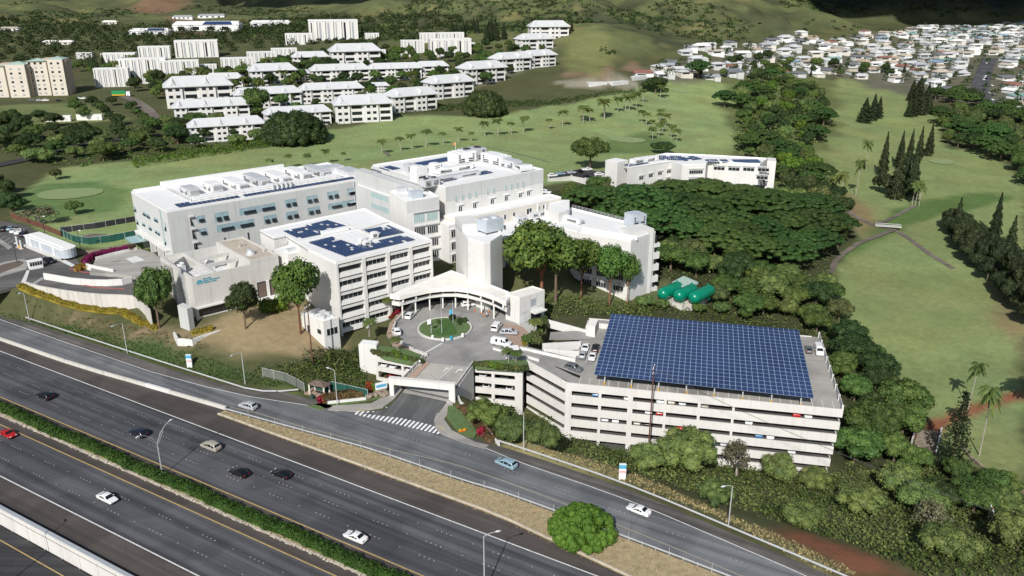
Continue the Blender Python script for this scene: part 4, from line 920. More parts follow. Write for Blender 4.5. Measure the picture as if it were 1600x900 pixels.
for x in (-2.8, 2.8):
    for y in (-2, 2): mb.cbox((x, y), e10, .3, .3, 0, .6)
mb.build('leg', 'dark_metal', t)
for k in range(2): mb = MB(); mb.tube([(-1.6 + 3.2 * k, 0, 4.2), (-1.6 + 3.2 * k, 0, 4.7)], 1.2, 12); mb.build('fan_ring', 'light_metal', t)
mb = MB(); mb.tube([(3.3, -1, 1), (5, -1, 1), (5, -1, -.05)], .35, 7); mb.build('pipe', 'blue_grey_metal', t)
ZH = 19
h_ = Bld('east_wing', 'white bent hospital wing at right with courtyard trees and corner balconies', 'hospital', P2(900, 345, 17), 0)
ZR = 17
wl1 = [P2(784,376,ZR), P2(850,352,ZR), P2(893,327,ZR), P2(860,312,ZR), P2(740,350,ZR)]
wl2 = [P2(850,352,ZR), P2(905,364,ZR), P2(986,378,ZR), P2(1024,364,ZR), P2(982,349,ZR), P2(893,326.5,ZR)]
mb = MB(); mb.prism(wl1, -2, ZR); mb.prism(wl2, -5, ZR + .01); h_.part('wall', mb, 'white_wall')
mb = MB(); mb.prism(inset(wl1, .6), ZR, ZR + .05); mb.prism(inset(wl2, .6), ZR + .011, ZR + .07); h_.part('roof', mb, 'white_roof')
mb = MB(); parapet(mb, wl1, ZR + .003, .6, .4); parapet(mb, wl2, ZR + .013, .6, .4); mb.obox(wl2[1] + unit(wl2[2] - wl2[1]) * 1 + np.array([.2, 2.6]), unit(wl2[2] - wl2[1]), 20, .4, ZR + .08, ZR + 1.5); h_.part('parapet', mb, 'white_roof')
tw = [P2(987,363,ZH + 1), P2(1010,354,ZH + 1), P2(1023,357,ZH + 1), P2(1000,366,ZH + 1)]
tq = [P2(987,363,ZH), P2(1022,357,ZH)]; dt = unit(tq[1] - tq[0]); ntw = np.array([-dt[1], dt[0]])
mb = MB(); mb.obox(tq[0], dt, np.linalg.norm(tq[1] - tq[0]), 6.5, -6, ZH); h_.part('end_tower', mb, 'white_wall')
FHt = Facade(tq[0], tq[1]); mb = MB()
for zz in (-1.5, 2.5, 6.5, 10.5, 14.5): FHt.box(mb, 0, FHt.L, zz, zz + .07, .002, .04)
h_.part('panel_joint', mb, 'grey_wall')
pR = tq[1] + ntw * .8; 
for k in range(5):
    zb = -4 + k * 4.1
    mb = MB(); mb.obox(pR + dt * .01, dt, 3.6, 11, zb - .35, zb + 1.9 if k < 4 else zb + .9); h_.part('balcony', mb, 'white_wall')
mb = MB(); mb.obox(pR + dt * .02 + ntw * .4, dt, 2.6, 10, -5, ZR - 1.2); h_.part('balcony_glazing', mb, 'dark_glass')
F1 = Facade(wl1[0], wl1[1]); F2 = Facade(wl2[1], wl2[2]); F3 = Facade(wl2[0], wl2[1])
for F, n in ((F1, 3), (F2, 3), (F3, 2)):
    for z0 in (11.4, 7.4, 3.4, -.4):
        for k in range(n):
            w0 = F.L * (k + .1) / n + (1.0 if k == 0 else 0); h_.win(F, uz=(w0, w0 + 3.6, z0, z0 + 1.9), mull=3, brow=.5, frame='grey_wall')
mb = MB(); mb.prism([P2(856,325,20.5), P2(873,333,20.5), P2(890,327,20.5), P2(890,312,20.5), P2(860,312,20.5)], 12, 20.5); h_.part('plant_room', mb, 'white_wall')
mb = MB(); mb.prism(inset([P2(856,325,20.5), P2(873,333,20.5), P2(890,327,20.5), P2(890,312,20.5), P2(860,312,20.5)], .4), 20.5, 20.56); h_.part('plant_roof', mb, 'white_roof')
# railing along the back edge
mb = MB(); q0, q1 = P2(894,326,ZR), P2(980,348.5,ZR)
for zz in (1.0, 1.5): mb.tube([(*q0, ZR + zz), (*q1, ZR + zz)], .07, 5)
for k in range(16): q = q0 + (q1 - q0) * k / 15; mb.tube([(*q, ZR), (*q, ZR + 1.5)], .06, 5)
h_.part('railing', mb, 'rail_steel')
GRH = 'plant units on the east wing roof'
roof_unit('pale blue grey unit beside the end tower of the east wing', P2(992, 353, ZR), dt, 5.5, 5, 4.4, ZR + .1, 'blue_grey_metal', GRH)
roof_unit('low white unit beside the white plant room of the east wing', P2(866, 338, ZR), eb, 5, 3, 2.2, ZR + .1, 'white_paint', GRH)
roof_unit('long white duct unit along the bend of the east wing roof', P2(885, 345, ZR), unit(q1 - q0), 14, 2.2, 1.8, ZR + .1, 'white_paint', GRH)
roof_unit('small grey unit above the big courtyard tree', P2(838, 338, ZR), eb, 6, 3, 1.8, ZR + .1, 'light_metal', GRH)
roof_unit('white box unit left of the courtyard tree top', P2(812, 345, ZR), eb, 4, 3, 1.6, ZR + .1, 'light_metal', GRH)
mb = MB()
for k in range(8): q = P2(832 + k * 4, 330 + (k % 3) * 4, ZR); mb.tube([(*q, ZR), (*q, ZR + 2.5 + (k % 3))], .3, 7)
h_.part('vent_pipe', mb, 'white_paint')

# ---- entrance canopy with curved front
ZJ = 10.3
j_ = Bld('entrance_canopy', 'white curved two tier drop off canopy facing the traffic circle', 'canopy', P2(700, 445, ZJ), PLZ)
back = [(609,461),(705,423.5),(800,459)]
arc_top = [(609,461),(624,463.5),(645,458),(668,453),(690,450.3),(712,450),(733,452.5),(755,458),(775,465),(791,473)]
arc_low = [(612,471.5),(624,473.5),(645,467.5),(668,461.5),(690,458.8),(712,458.5),(733,461.5),(755,467),(775,474.5),(792,483)]
up = [P2(*q, ZJ) for q in arc_top]; bk = [P2(*q, ZJ) for q in [(800,459),(757,442),(705,423.5),(655,443)]]
lo = [P2(*q, 8.0) for q in arc_low]
mb = MB(); mb.prism(up + bk, ZJ - 1.1, ZJ, True, True); j_.part('upper_roof', mb, 'cream_roof')
mb = MB(); parapet(mb, up + bk, ZJ + .002, .25, .4); j_.part('roof_edge', mb, 'white_paint')
mb = MB(); mb.prism(lo + [P2(800,466,8), P2(757,450,8), P2(705,432,8), P2(655,452,8)], 7.0, 8.1, True, True); j_.part('lower_canopy', mb, 'white_wall')
upi = [p + unit(P2(705, 424, ZJ) - p) * 1.6 for p in up]
for k in range(len(upi) - 1):
    d = upi[k + 1] - upi[k]; L = np.linalg.norm(d); mb = MB(); mb.obox(upi[k] + unit(d) * .25, unit(d), L - .5, .1, 8.15, ZJ - 1.12); j_.part('clerestory_window', mb, 'dark_glass')
for k in range(len(upi)): mb = MB(); mb.cbox(upi[k], unit([1, 0]), .5, .5, 8.12, ZJ - 1.11); j_.part('clerestory_post', mb, 'white_wall')
mb = MB()
pass
for k in range(1, len(lo) - 1): mb = MB(); mb.cbox(lo[k] + unit(P2(705, 424, ZJ) - lo[k]) * 1.2, e10, .4, .4, PLZ, 7.0); j_.part('post', mb, 'white_wall')
bw = [P2(*q, PLZ) for q in ((618,488),(632,482),(650,476),(668,472.5),(690,470),(712,469.5),(733,471),(755,476),(775,484),(791,494))]
for k in range(len(bw) - 1):
    d = bw[k + 1] - bw[k]; L = np.linalg.norm(d); mb = MB(); mb.obox(bw[k], unit(d), L, .2, PLZ, 7.0); j_.part('entrance_glazing', mb, 'dark_glass')
# entrance box
k_ = Bld('entrance_tower', 'white boxy entrance tower with louvre and small porch beside the circle', 'building', P2(820, 460, 10.5), PLZ)
kq = [P2(790,460,10.7), P2(812,466.5,10.7), P2(851,454,10.7), P2(832,448,10.7)]
mb = MB(); mb.prism(kq, -2, 10.7); k_.part('wall', mb, 'white_wall')
mb = MB(); mb.prism(inset(kq, .3), 10.7, 10.75); parapet(mb, kq, 10.702, .3, .3); k_.part('roof', mb, 'cream_roof')
FKb = Facade(kq[1], kq[2]); k_.win(FKb, uz=(FKb.L * .42, FKb.L * .66, 7.0, 9.4), glass='grey_roof', frame='grey_wall', mull=0)
mb = MB(); FKb.box(mb, FKb.L * .42, FKb.L * .9, 5.4, 5.75, .004, 2.2); k_.part('porch_roof', mb, 'white_wall')
mb = MB(); FKb.box(mb, FKb.L * .45, FKb.L * .86, 2.8, 5.4, .004, .05); k_.part('door', mb, 'dark_glass')
mb = MB(); FKb.box(mb, FKb.L * .1, FKb.L * .38, 5.6, 6.3, .004, .04); FKb.box(mb, FKb.L * .68, FKb.L * .95, 6.1, 6.8, .004, .04); k_.part('louvre', mb, 'grey_wall')
mb = MB(); FKb.box(mb, .5, 1.5, PLZ, PLZ + 2.1, .004, .05); k_.part('side_door', mb, 'white_paint')
# ------------------------------------------------------------------ plaza, traffic circle, left parking stack
mb = MB(); plz = [(661,560),(640,553),(615,538),(604,522),(609,505),(627,488),(645,466),(700,446),(770,458),(792,478),(800,500),(822,516),(832,528),(824,541),(823,566),(800,563),(741,565),(737,574),(671,567)]
mb.prism(poly(plz, PLZ), 2.3, PLZ); struct('plaza', mb, 'plaza_asphalt')
mb = MB(); mb.prism(poly([(790,503),(817,511),(831,525),(822,540),(810,545),(790,525),(785,512)], PLZ), PLZ + .004, PLZ + .02); struct('brick_paving', mb, 'brick_path')
# kerb around the left edge of the plaza and the raised brown pavement
lk = [P2(*q, PLZ) for q in [(661,561),(640,553.5),(615,538.5),(604,522),(609,505),(627,488),(640,474)]]
mb = MB()
for p, q in zip(lk[:-1], lk[1:]): d = q - p; mb.obox(p, unit(d), np.linalg.norm(d) + .1, -1.5, PLZ - .4, PLZ + .16)
struct('plaza_pavement', mb, 'brick_path')
mb = MB()
for p, q in zip(lk[:-1], lk[1:]):
    d = unit(q - p); n_ = np.array([d[1], -d[0]]); s_ = -1.5; n2 = np.array([-d[1], d[0]]); mb.obox(p + n2 * -1.9, d, np.linalg.norm(q - p) + .15, .4, -2, PLZ + 1.0)
tag(mb.build('plaza_wall', 'old_concrete'), 'low curved concrete wall along the left edge of the circle', 'wall')
# island
ic = P2(695, 514, PLZ); irx = (P2(738, 514, PLZ) - P2(653, 514, PLZ))[0] / 2; iry = (P2(695, 497, PLZ) - P2(695, 532, PLZ))[1] / 2
def ell(c, rx, ry, n=40, f=None): return [c + np.array([math.cos(t) * rx, math.sin(t) * ry]) * (1 if f is None else f(t)) for t in np.linspace(0, 2 * math.pi, n, endpoint=False)]
isl = Bld('traffic_island', 'oval planted traffic island with low concrete rim and lawn', 'traffic island', ic, PLZ)
mb = MB(); o1 = ell(ic, irx, iry); o2 = ell(ic, irx - .45, iry - .45); n = len(o1)
mb.add([(*p, PLZ) for p in o1] + [(*p, PLZ + .45) for p in o1] + [(*p, PLZ + .45) for p in o2] + [(*p, PLZ + .2) for p in o2], [f for i in range(n) for f in ((i, (i + 1) % n, n + (i + 1) % n, n + i), (n + i, n + (i + 1) % n, 2 * n + (i + 1) % n, 2 * n + i), (2 * n + i, 2 * n + (i + 1) % n, 3 * n + (i + 1) % n, 3 * n + i))])
isl.part('rim', mb, 'old_concrete')
plain('lawn', (.105, .16, .06), 1, var=.25, scale=1.5); plain('clipped_lawn', (.055, .12, .03), 1, var=.3, scale=4)
mb = MB(); mb.prism(ell(ic, irx - .45, iry - .45), PLZ, PLZ + .3); isl.part('lawn', mb, 'lawn')
c2 = P2(697, 513, PLZ)
mb = MB(); mb.prism([P2(*q, PLZ) for q in [(676,525),(679,521),(688,515),(691,507),(690,503),(697,501),(706,504),(707,509),(712,517),(713,522),(705,525),(690,526.5)]], PLZ, PLZ + .55); isl.part('clipped_planting', mb, 'clipped_lawn')
# garden edge walls and the ramp walls with mesh openings
def ramp_wall(label, p0, p1, z0, z1, s):
    t = thing('ramp_wall', label, 'wall', (*p0, 0)); d = p1 - p0; L = np.linalg.norm(d); d = d / L
    n_ = np.array([-d[1], d[0]]) * s; w = .35 * s
    mb = MB(); q = [p0 * 0, d * L, d * L + n_ * .35, n_ * .35]
    mb.prism(q, -6, [z0 + .5, z1 + .5, z1 + .5, z0 + .5] if s > 0 else [z0 + .5, z0 + .5, z1 + .5, z1 + .5] if False else [z0 + .5, z1 + .5, z1 + .5, z0 + .5]) if s > 0 else mb.prism([n_ * .35, n_ * .35 + d * L, d * L, p0 * 0], -6, [z0 + .5, z1 + .5, z1 + .5, z0 + .5])
    mb.build('base', 'old_concrete', t)
    mb = MB()
    for k in range(7): u = L * k / 6; z = z0 + (z1 - z0) * k / 6; mb.tube([(*(d * u + n_ * .17), z + .4), (*(d * u + n_ * .17), z + 1.5)], .09, 5)
    for h in (.9, 1.5): mb.tube([(*(n_ * .17), z0 + h), (*(d * L + n_ * .17), z1 + h)], .07 if h < 1 else .11, 5)
    mb.build('railing', 'garage_concrete', t)
    mb = MB(); mb.quad((*(n_ * .15), z0 + .5), (*(d * L + n_ * .15), z1 + .5), (*(d * L + n_ * .15), z1 + 1.4), (*(n_ * .15), z0 + 1.4)); mb.build('mesh_panel', 'dark_metal', t)
ramp_wall('low wall with steel mesh railing on the left of the entrance ramp', P2(626, 603, .7), P2(664, 562, PLZ), .7, PLZ, 1)
ramp_wall('low wall with steel mesh railing on the right of the entrance ramp', P2(703, 622, .6), P2(738, 573, PLZ), .6, PLZ, -1)
# gateway beam over the road
g0 = P2(609, 617, .3); g1 = P2(711, 628, .2); dg_ = unit(g1 - g0); ng = np.array([-dg_[1], dg_[0]]); Lg = np.linalg.norm(g1 - g0)
gw = Bld('gateway', 'white concrete gateway beam spanning the hospital entrance road', 'gateway', g0, 0)
mb = MB(); mb.obox(g0, dg_, Lg, .9, 3.15, 4.7); gw.part('beam', mb, 'white_wall')
for u, w_ in ((0, 1.1), (Lg - 1.5, 1.5)): mb = MB(); mb.obox(g0 + dg_ * u, dg_, w_, .88, -.5, 3.15); gw.part('pillar', mb, 'white_wall')
mb = MB(); mb.obox(g0 - dg_ * .15 - ng * .15, dg_, Lg + .3, 1.2, 4.7, 4.95); gw.part('coping', mb, 'white_wall')
# ---- left parking stack with planter
l_ = Bld('parking_stack', 'small white parking block with planted roof left of the entrance ramp', 'parking garage', P2(600, 565, PLZ), -6)
lt = [P2(560,538,4.6), P2(572,542,4.6), P2(594,540,4.6), P2(588,532,4.6), P2(570,531,4.6)]
mb = MB(); mb.prism([P2(560,538,4.6), P2(588,541,4.6), P2(592,533,4.6), P2(567,530.5,4.6)], -9, 4.6); l_.part('stair_tower', mb, 'white_wall')
mb = MB(); mb.prism(inset([P2(560,538,4.6), P2(588,541,4.6), P2(592,533,4.6), P2(567,530.5,4.6)], .4), 4.6, 4.66); l_.part('tower_roof', mb, 'white_roof')
s0 = P2(586, 553, 3.6); s1 = P2(659, 566, 3.6); ds = unit(s1 - s0); ns = np.array([-ds[1], ds[0]]); Ls = np.linalg.norm(s1 - s0); FS = Facade(s0, s1)
mb = MB(); mb.obox(s0 + ns * 7.5, ds, Ls, .4, -8, 2.6); l_.part('back_wall', mb, 'interior_shade')  # black sheet in place of the shaded depth behind the openings
for zt, zb in ((3.5, 1.5), (.2, -1.2), (-3.0, -5.0), (-6.5, -9)):
    mb = MB(); FS.box(mb, 0, Ls, zb, zt, -.3, .0); l_.part('parapet', mb, 'garage_concrete')
    mb = MB(); mb.obox(s0 + ns * .31, ds, Ls, 7.1, zb, zb + .3); l_.part('deck', mb, 'garage_floor')
mb = MB()
for u in (0, Ls * .56, Ls - .7): FS.box(mb, u, u + .7, -9, 3.4, -.8, .06)
l_.part('column', mb, 'garage_concrete')
mb = MB(); mb.prism(poly([(582,549),(590,541),(630,545),(660,556),(662,562),(640,566),(600,558)], 3.5), 2.7, 3.75); l_.part('planter', mb, 'lawn')
# ------------------------------------------------------------------ parking garage
ZM = 2.0
M0 = P2(885, 598, ZM); M1 = P2(1318, 640, ZM); em = unit(M1 - M0); nm = np.array([-em[1], em[0]]); LM = np.linalg.norm(M1 - M0); WM = 44
gar = Bld('parking_garage', 'large pale concrete parking garage with open decks and solar roof at right', 'parking garage', M0 + em * LM / 2 + nm * 20, -16)
FM = Facade(M0, M1); FMR = Facade(M1, M1 + nm * WM); FML = Facade(M0 + nm * WM, M0)
FHM = 3.32
cols_px = [(885,893),(935,939.5),(981,989),(1038,1042),(1091,1095.5),(1145.5,1149.5)]
cu = [(FM.uz(a, 625)[0], FM.uz(b, 625)[0]) for a, b in cols_px]; cu[0] = (0, cu[0][1])
STEP = .28
for k in range(7):
    zt = ZM - k * FHM
    pts = [M0 + nm * .3, M1 + nm * .3 - em * (.3 + STEP * k), M1 + nm * WM - em * (.3 + STEP * k), M0 + nm * WM]
    if k < 6: mb = MB(); mb.prism(pts, zt - .95, zt - .6, True, True); gar.part('deck', mb, 'deck_concrete' if k == 0 else 'garage_floor')
    if k == 6: continue
    u0 = 0 if k < 5 else cu[2][0]
    if k == 5: u0 = cu[2][0]
    mb = MB(); FM.box(mb, u0, FM.L - STEP * k, zt - 2.1, zt, -.28, .0); gar.part('front_parapet', mb, 'garage_concrete')
    Rk = Facade(M1 - em * (STEP * k), M1 - em * (STEP * k) + nm * WM); mb = MB(); Rk.box(mb, .005, WM, zt - 2.1, zt - .45 if k == 0 else zt, -.28, -.002); gar.part('side_parapet', mb, 'garage_concrete')
mb = MB()
for i, (a_, b_2) in enumerate(cu): FM.box(mb, a_, b_2, -19, ZM - 2.11, -.9, .06 + .001 * i)
gar.part('column', mb, 'garage_concrete')
mb = MB(); mb.obox(M0 + nm * 5.6, em, LM - 3, .3, -19, ZM - 1); gar.part('shade_wall', mb, 'interior_shade')  # added black sheet that gives the decks their dark interior
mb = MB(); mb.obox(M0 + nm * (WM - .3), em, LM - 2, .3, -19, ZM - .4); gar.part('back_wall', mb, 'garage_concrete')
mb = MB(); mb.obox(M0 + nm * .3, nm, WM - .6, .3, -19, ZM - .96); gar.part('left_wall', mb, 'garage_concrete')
mb = MB(); FM.box(mb, cu[3][0], FM.L - 2, -19, ZM - 5 * FHM - 1.9, -.6, -.3); gar.part('plinth', mb, 'garage_concrete')
mb = MB(); Rk = Facade(M1 - em * .2, M1 - em * .2 + nm * WM)
for zz in (ZM + .1, ZM + .55, ZM + 1.0): mb.tube([(*(Rk.A + nm * .2), zz), (*(Rk.B), zz)], .08, 5)
for k in range(9): q = Rk.A + nm * (.2 + k * 5.4); mb.cbox(q, em, .45, .25, ZM - .6, ZM + 1.1)
gar.part('roof_railing', mb, 'garage_concrete')
mb = MB(); 
for k in range(26): q = M0 + em * (3 + k * 2.4) + nm * .6; mb.obox(q, nm, 4.6, .1, ZM - .598, ZM - .588)
for k in range(4): q = M0 + em * (3 + k * 2.7) + nm * 13; mb.obox(q, nm, 10, .1, ZM - .598, ZM - .588)
gar.part('bay_line', mb, 'white_paint')
mb = MB()
for k in range(5): q = M0 + em * (5 + k * 14) + nm * (3 + 5 * (k % 2)); mb.cbox(q, em, 9, 4, ZM - .596, ZM - .592)
# ramp bays at the left end (sloping parapets) and the planted stair bay
pA = P2(823, 568, PLZ); pB = P2(889, 598, ZM + .1); FRm = Facade(pA, M0)
for k in range(5):
    za = PLZ + 1.0 - k * FHM; zb = ZM - k * FHM + .1
    p, q = pA, M0; d = unit(q - p); n_ = np.array([-d[1], d[0]]); L = np.linalg.norm(q - p)
    mb = MB(); mb.prism([p, q - d * .01, q - d * .01 + n_ * .3, p + n_ * .3], [za - 2.3, zb - 2.1, zb - 2.1, za - 2.3], [za - .1, zb, zb, za - .1], True, True); gar.part('ramp_parapet', mb, 'garage_concrete')
    if k: mb = MB(); mb.prism([p + n_ * .31, q + n_ * .31, q + n_ * 5, p + n_ * 5], [za - 1.6, zb - 1.3, zb - 1.3, za - 1.6], [za - 1.3, zb - 1.0, zb - 1.0, za - 1.3], True, True); gar.part('ramp_deck', mb, 'garage_floor')
mb = MB(); mb.obox(pA + n_ * 5.1, d, L, .3, -16, PLZ - 1); gar.part('shade_wall', mb, 'interior_shade')
# left bay
b0 = P2(741, 570, PLZ); b1 = P2(816, 577, PLZ); FB0 = Facade(b0, b1); Lb = FB0.L; nb0 = -FB0.n
for k, (zt, zb) in enumerate(((PLZ + .5, .9), (-.2, -1.9), (-3.2, -4.9), (-6.2, -7.9), (-9.2, -11))):
    mb = MB(); FB0.box(mb, 0, Lb, zb, zt, -.3, 0); gar.part('bay_parapet', mb, 'garage_concrete')
    mb = MB(); mb.obox(b0 + nb0 * .31, FB0.d, Lb, 8, zb, zb + .3); gar.part('deck', mb, 'garage_floor')
mb = MB(); FB0.box(mb, Lb - 1.9, Lb + .1, -14, PLZ + .3, -.9, .05); FB0.box(mb, Lb * .36, Lb * .36 + .8, -14, PLZ + .3, -.9, .052); gar.part('column', mb, 'garage_concrete')
mb = MB(); mb.obox(b0 + nb0 * 8.3, FB0.d, Lb, .3, -14, 2.2); mb.obox(b0 - FB0.d * .31 + nb0 * .0, FB0.d, .3, 8.4, -14, 2.0); gar.part('shade_wall', mb, 'interior_shade')
mb = MB(); mb.prism(poly([(741,566),(760,563),(824,563),(824,571),(815,576),(742,571)], 3.6), 2.6, 3.75); gar.part('planter', mb, 'lawn')
# the exit lane from the plaza to the roof deck, and the rear ramp with its white walls
mb = MB(); mb.add([tuple(P(823,566,PLZ)), tuple(P(892,598,ZM - .58)), tuple(P(930,575,ZM - .58)), tuple(P(908,562,ZM - .5)), tuple(P(823,541,PLZ))], [(0,1,2,3,4)])
mb.add([tuple(P(858,531,PLZ - .3)), tuple(P(905,531,ZM - .4)), tuple(P(950,528,ZM - .58)), tuple(P(950,514,ZM - .58)), tuple(P(918,516,ZM - .4)), tuple(P(860,519,PLZ - .3))], [(0,1,2,3,4,5)])
mb.prism(poly([(905,531),(908,562),(925,572),(950,572),(950,500),(930,500),(918,516)], ZM - .59), ZM - 1.0, ZM - .592)
gar.part('roof_lane', mb, 'plaza_asphalt')
def low_wall(label, a, b, za, zb, h, t=.35, m='white_wall', cat='wall', depth=1.2):
    p, q = P2(*a, za), P2(*b, zb); d = unit(q - p); n_ = np.array([-d[1], d[0]])
    mb = MB(); mb.prism([p, q, q + n_ * t, p + n_ * t], [za - depth - h, zb - depth - h, zb - depth - h, za - depth - h], [za, zb, zb, za], True, True)
    return tag(mb.build('ramp_parapet', m), label, cat)
low_wall('white sloping wall behind the upper garage ramp', (854, 499), (917, 516), PLZ + 1.4, ZM + .6, 1.2)
low_wall('white wall between the two garage ramps', (848, 537), (908, 533.5), PLZ + .8, ZM + .8, 1.2)
low_wall('white triangular wall end facing the exit lane', (850, 545), (905, 549), PLZ + .2, ZM + .6, 1.6)
low_wall('long sloping white wall along the garage exit lane', (812, 542), (899, 561), PLZ + .8, ZM + .5, 1.0)
tag_b = Bld('stair_head', 'small white stair head box at the back corner of the garage roof', 'building', P2(925, 512, 4.5), ZM)
mb = MB(); mb.prism([P2(916,509,4.6), P2(930,511,4.6), P2(935,499,4.6), P2(922,498,4.6)], ZM - 1, 4.6); tag_b.part('wall', mb, 'white_wall')
mb = MB(); mb.prism(inset([P2(916,509,4.6), P2(930,511,4.6), P2(935,499,4.6), P2(922,498,4.6)], .25), 4.6, 4.66); tag_b.part('roof', mb, 'cream_roof')
mb = MB(); mb.obox(P2(935,510,ZM), em, 10, .4, ZM - 1, ZM + .9); tag(mb.build('deck_wall', 'white_wall'), 'short white wall behind the solar canopy on the garage roof', 'wall')
# solar canopy
sc0 = P(928, 585, 4.6); sc1 = P(1272, 622, 4.6); scf = P(955, 490, 7.0); sfr = P(1248, 515, 7.0)
dsx = unit((sc1 - sc0)[:2]); NC, NR = 38, 19
can = Bld('solar_canopy', 'huge tilted blue solar panel canopy covering the parking garage roof', 'solar canopy', sc0[:2] + (sc1 - sc0)[:2] / 2, ZM)
def bil(s, t): return (sc0 * (1 - s) + sc1 * s) * (1 - t) + (scf * (1 - s) + sfr * s) * t
mb = MB(); cell = MB()
mb.add([tuple(bil(0, 0)), tuple(bil(1, 0)), tuple(bil(1, 1)), tuple(bil(0, 1))], [(0, 1, 2, 3)]); mb.v = [(x, y, z - .05) for x, y, z in mb.v]
plain('panel_frame', (.30, .40, .58), .4, var=.05); can.part('frame', mb, 'panel_frame')
for i in range(NC):
    for j in range(NR):
        s0_, s1_, t0_, t1_ = (i + .045) / NC, (i + .955) / NC, (j + .045) / NR, (j + .955) / NR
        if True:
            sm = (s0_ + s1_) / 2; c_ = [tuple(bil(s0_, t0_)), tuple(bil(s1_, t0_)), tuple(bil(s1_, t1_)), tuple(bil(s0_, t1_))]
            cell.add(c_, [(0, 1, 2, 3)])
can.part('panel_field', cell, 'solar_cell')
mb = MB()
for k in range(8):
    s = .05 + k * .9 / 7; pth = [bil(s, .03) - [0, 0, .45], bil(s, .97) - [0, 0, .45]]; mb.tube(pth, .22, 4)
for t in np.linspace(.01, .99, 10): mb.tube([bil(0.005, t) - [0, 0, .2], bil(.995, t) - [0, 0, .2]], .12, 4)
can.part('beam', mb, 'dark_metal')
for k in range(8):
    for t in (.04, .5, .95):
        s = .05 + k * .9 / 7; q = bil(s, t); mb = MB(); mb.tube([(q[0], q[1], ZM - .6), (q[0], q[1], q[2] - .5)], .17, 6); po = can.part('post', mb, 'light_metal')
        if t == .04: mb = MB(); mb.tube([(q[0], q[1], ZM - .6), (q[0], q[1], ZM + .2)], .2, 8); can.part('bollard', mb, 'yellow_paint', po)
# ---- chapel-side building (far white block behind the forest)
ZN = 18
n_b = Bld('clinic_building', 'white two storey clinic building behind the dark trees with roof panels', 'building', P2(1080, 255, ZN), 3)
n0, n1, n2 = P2(981, 263, ZN), P2(1049, 252.5, ZN), P2(1103, 258, ZN); n3 = P2(1184, 258, ZN)
ux = unit(P2(1103, 258, ZN) - P2(1070, 257.5, ZN))
npl = [P2(980,263,ZN), P2(1049,252,ZN), P2(1066,258.5,ZN), P2(1103,257.5,ZN), P2(1107,253,ZN), P2(1187,257.5,ZN), P2(1200,248.5,ZN), P2(1104,243,ZN), P2(1040,240.5,ZN), P2(985,252,ZN)]
mb = MB(); mb.prism(npl, -2, ZN); n_b.part('wall', mb, 'white_wall')
mb = MB(); mb.prism(inset(npl, .5), ZN, ZN + .06); parapet(mb, npl, ZN + .002, .5, .4); n_b.part('roof', mb, 'white_roof')
mb = MB(); mb.prism([P2(946,250,19.5), P2(965,254,19.5), P2(982,250,19.5), P2(962,246.5,19.5)], 0, 19.5); n_b.part('end_tower', mb, 'white_wall')
mb = MB(); mb.prism(inset([P2(946,250,19.5), P2(965,254,19.5), P2(982,250,19.5), P2(962,246.5,19.5)], .4), 19.5, 19.56); n_b.part('tower_roof', mb, 'white_roof')
mb = MB(); mb.prism([P2(1199,251,19), P2(1213,252,19), P2(1212,247,19), P2(1200,246,19)], -3, 19); n_b.part('corner_tower', mb, 'white_wall')
Fa = Facade(npl[0], npl[1]); Fb = Facade(npl[2], npl[3]); Fc = Facade(npl[4], npl[5])
for r in [(998.5,276,1005,281),(1013.5,272.5,1019,277),(1028,269,1033.5,273.5),(1042,266,1047.5,270.5),(1027,282,1032.5,286),(1041,278.5,1047,283)]: u0, u1, z0, z1 = Fa.rect(*r); n_b.win(Fa, uz=(u0, u0 + 2.6, (z0 + z1) / 2 - .7, (z0 + z1) / 2 + .7), mull=1, brow=.5)
for r in [(1077,266.5,1098,271),(1076,279.5,1098,284)]: u0, u1, z0, z1 = Fb.rect(*r); n_b.win(Fb, uz=(u0, u1, (z0 + z1) / 2 - .9, (z0 + z1) / 2 + .9), mull=5, brow=.4)
for r in [(1115,261,1125,265),(1138,262,1148,266),(1161,262.5,1171,266.5),(1184,263,1194,267),(1182,275.5,1193,279.5)]: u0, u1, z0, z1 = Fc.rect(*r); n_b.win(Fc, uz=(u0, u0 + 5, (z0 + z1) / 2 - .8, (z0 + z1) / 2 + .8), mull=2, brow=.5)
for r in [(1157,288,1173,294),(1176,288.5,1195,294)]: u0, u1, z0, z1 = Fc.rect(*r); mb = MB(); Fc.box(mb, u0, u1, z0, z1, .004, .03); n_b.part('opening', mb, 'dark_glass')
solar('long single solar row on the right half of the clinic roof', (1106, 254.5), (1190, 254.5), (1106, 250), ZN + .1, 22, 1, ZN, {(0, 5), (0, 9), (0, 10)}, bld=n_b)
solar('scattered solar panels in the middle of the clinic roof', (1030, 250), (1066, 251), (1034, 244), ZN + .1, 12, 4, ZN, {(0, 3), (1, 5), (2, 1), (2, 8), (1, 9), (3, 4), (3, 5)}, bld=n_b)
solar('small solar field left of the bend on the clinic roof', (1070, 252), (1098, 249), (1069, 246), ZN + .1, 9, 3, ZN, {(0, 2), (0, 3), (1, 6), (2, 0), (2, 4), (2, 5)}, bld=n_b)
solar('solar panels at the left end of the clinic roof beside its tower', (983, 261), (1018, 255.5), (982, 257), ZN + .1, 11, 2, ZN, {(1, 6), (1, 7), (0, 10)}, bld=n_b)
roof_unit('long white plant unit on the left part of the clinic roof', P2(1005, 254, ZN), unit(npl[1] - npl[0]), 14, 3, 2.2, ZN + .1, 'white_paint')
